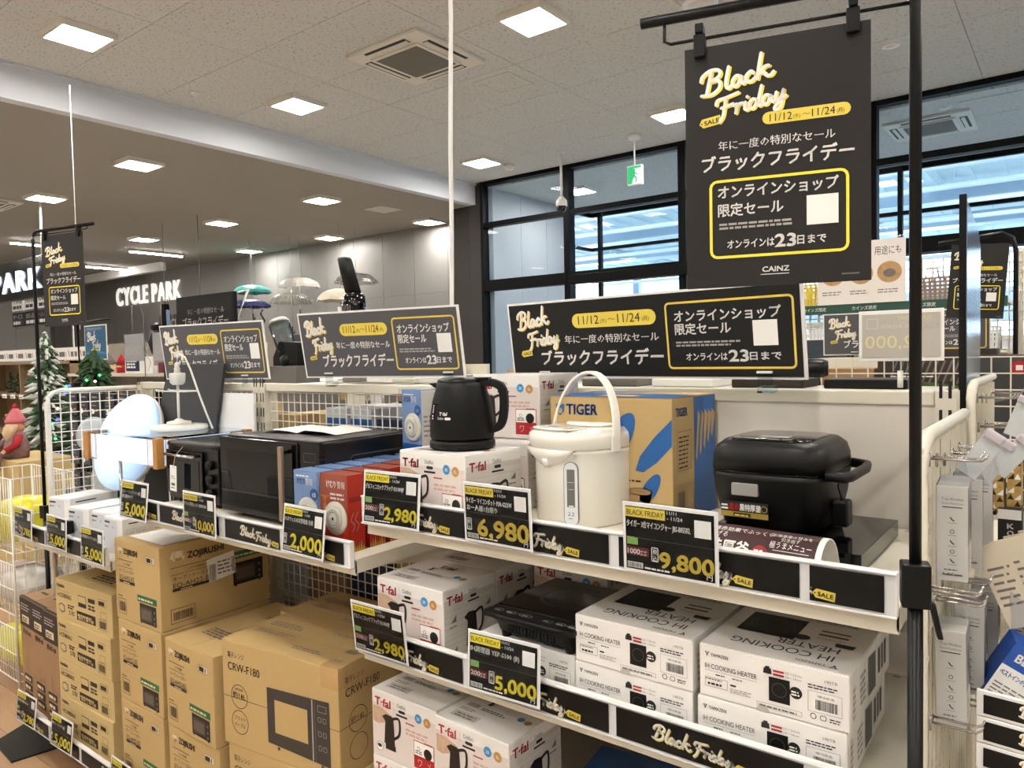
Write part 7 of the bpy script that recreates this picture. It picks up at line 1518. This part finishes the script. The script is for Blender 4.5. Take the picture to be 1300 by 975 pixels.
t = thing('power_strip', 'white power strip hanging on a black cable left of the blender jug', 'power strip', (-3.62, 2.45, 0)); MB().box(-.022, -.012, 1.36, .022, .012, 1.48, M_white).build('strip', t, bevel=.004); MB().tube([(0, 0, 1.48), (.01, 0, 1.53), (-.03, 0, 1.56), (.015, 0, 1.60), (-.02, 0, 1.64), (.0, 0, 1.66)], .006, M_black, 8).tube([(0, 0, 1.36), (.002, 0, 1.30), (-.02, 0, 1.22), (-.02, 0, .9)], .004, M_black, 6).build('cable', t)
# umbrellas hanging before the grey wall
def umbrella(label, x, y, z, r, h, m, hang=True):
    t = thing('umbrella', label, 'umbrella', (x, y, z), 0, 'open umbrellas hanging by the grey wall'); b = MB(); n = 8; rows = 5; vs = [(0, 0, h)]
    for j in range(1, rows + 1):
        f = j / rows
        for i in range(n * 2):
            a_ = 2 * PI * i / (n * 2); rad = r * math.sin(f * PI / 2) * (1 if i % 2 == 0 else 1 - .05 * f); vs.append((rad * math.cos(a_), rad * math.sin(a_), h * math.cos(f * PI / 2) + (0 if i % 2 == 0 else .02 * f)))
    fs = [(0, 1 + i, 1 + (i + 1) % 16) for i in range(16)] + [(1 + 16 * j + i, 1 + 16 * j + (i + 1) % 16, 17 + 16 * j + (i + 1) % 16, 17 + 16 * j + i) for j in range(rows - 1) for i in range(16)]
    b.add(vs, fs, m, False); b.build('canopy', t, fixn=False)
    rb = MB()
    for i in range(n): a_ = 2 * PI * i / n; rb.tube([(r * math.sin(f * PI / 2) * math.cos(a_), r * math.sin(f * PI / 2) * math.sin(a_), h * math.cos(f * PI / 2) - .004) for f in (0, .33, .66, 1)], .005, M_silver, 4)
    rb.build('ribs', t); MB().tube([(0, 0, h + .06), (0, 0, -.45)], .010, M_silver, 6).build('shaft', t); MB().tube([(0, 0, -.45), (0, 0, -.55), (.03, 0, -.60), (.07, 0, -.57), (.07, 0, -.53)], .014, M_inkbrown, 8).build('crook_handle', t)
    if hang: MB().tube([(0, 0, h + .06), (0, 0, ZL - z)], .004, M_silver, 5).build('wire', t)
    return t
def shade(name, hx, f):
    m = mat(name, hx, .3); nt = m.node_tree; b_ = nt.nodes['Principled BSDF']; b_.inputs['Alpha'].default_value = f; return m
umbrella('teal open umbrella hanging left of the clear ones', -15.0, 9.9, 2.90, .43, .20, mat('umbrella_teal', '3fa79f', .4)); umbrella('navy open umbrella below the teal one', -14.0, 9.2, 2.50, .42, .18, mat('umbrella_navy', '23275e', .4))
umbrella('clear umbrella, upper one in the middle of the row', -13.27, 9.9, 2.90, .44, .24, shade('umbrella_clear', 'd9d4c8', .42)); umbrella('smoky clear umbrella below the upper clear one', -12.6, 9.2, 2.50, .44, .22, shade('umbrella_smoke', '8b887c', .5))
umbrella('smoky umbrella behind the handheld vacuum, upper one at the right', -11.45, 9.9, 2.86, .44, .22, shade('umbrella_dark', '6a675f', .55)); umbrella('cream umbrella behind the handheld vacuum, lower one', -11.1, 9.2, 2.46, .44, .24, mat('umbrella_cream', 'd8cdb8', .5))
# far rows of shelving that close the view over the floor
for i, (x0, x1, y, z) in enumerate([(-14.5, -9.5, 6.0, 1.30), (-9.3, -4.6, 5.4, 1.30), (-4.3, -1.6, 5.6, 1.25), (-1.4, 3.5, 6.2, 1.45), (-21, -15, 7.5, 1.5), (-4.6, -3.0, 3.2, 1.15), (-2.9, -1.5, 2.85, 1.24)]):
    t = thing('gondola_unit', 'far shelf row %s, mostly hidden' % ['left of the framed sign', 'behind the middle signs', 'before the left windows', 'before the right windows', 'near the bicycle area', 'directly across the aisle behind the left sign', 'directly across the aisle behind the middle sign'][i], 'store shelf', ((x0 + x1) / 2, y, 0))
    put(MB().box(x0, y + .2, 0, x1, y + .24, z, M_cream).build('back_panel'), t)
    for zz in (.12, .5, .88, z - .1): put(MB().box(x0, y - .15, zz - .02, x1, y + .2, zz, M_cream).build('shelf_board'), t)
    st = MB(); rr = random.Random(i); ms = [M_cardboard, M_navy, M_pwhite, M_inkgrey, M_maroon, M_cardboard3, M_pkw]
    for zz in (.12, .5, .88, z - .1):
        x = x0 + .05
        while x < x1 - .3: w_ = rr.uniform(.12, .3); h_ = rr.uniform(.15, .3) if zz < z - .3 else rr.uniform(.04, .12); st.box(x, y - .12, zz, x + w_ - .02, y + .15, zz + h_, rr.choice(ms)); x += w_
    o = put(st.build('packed_goods'), t); o['kind'] = 'stuff'
# exterior of the bright hall: parked things are out of view; bottom-left floor mat

bpy.data.objects.remove(TOB)
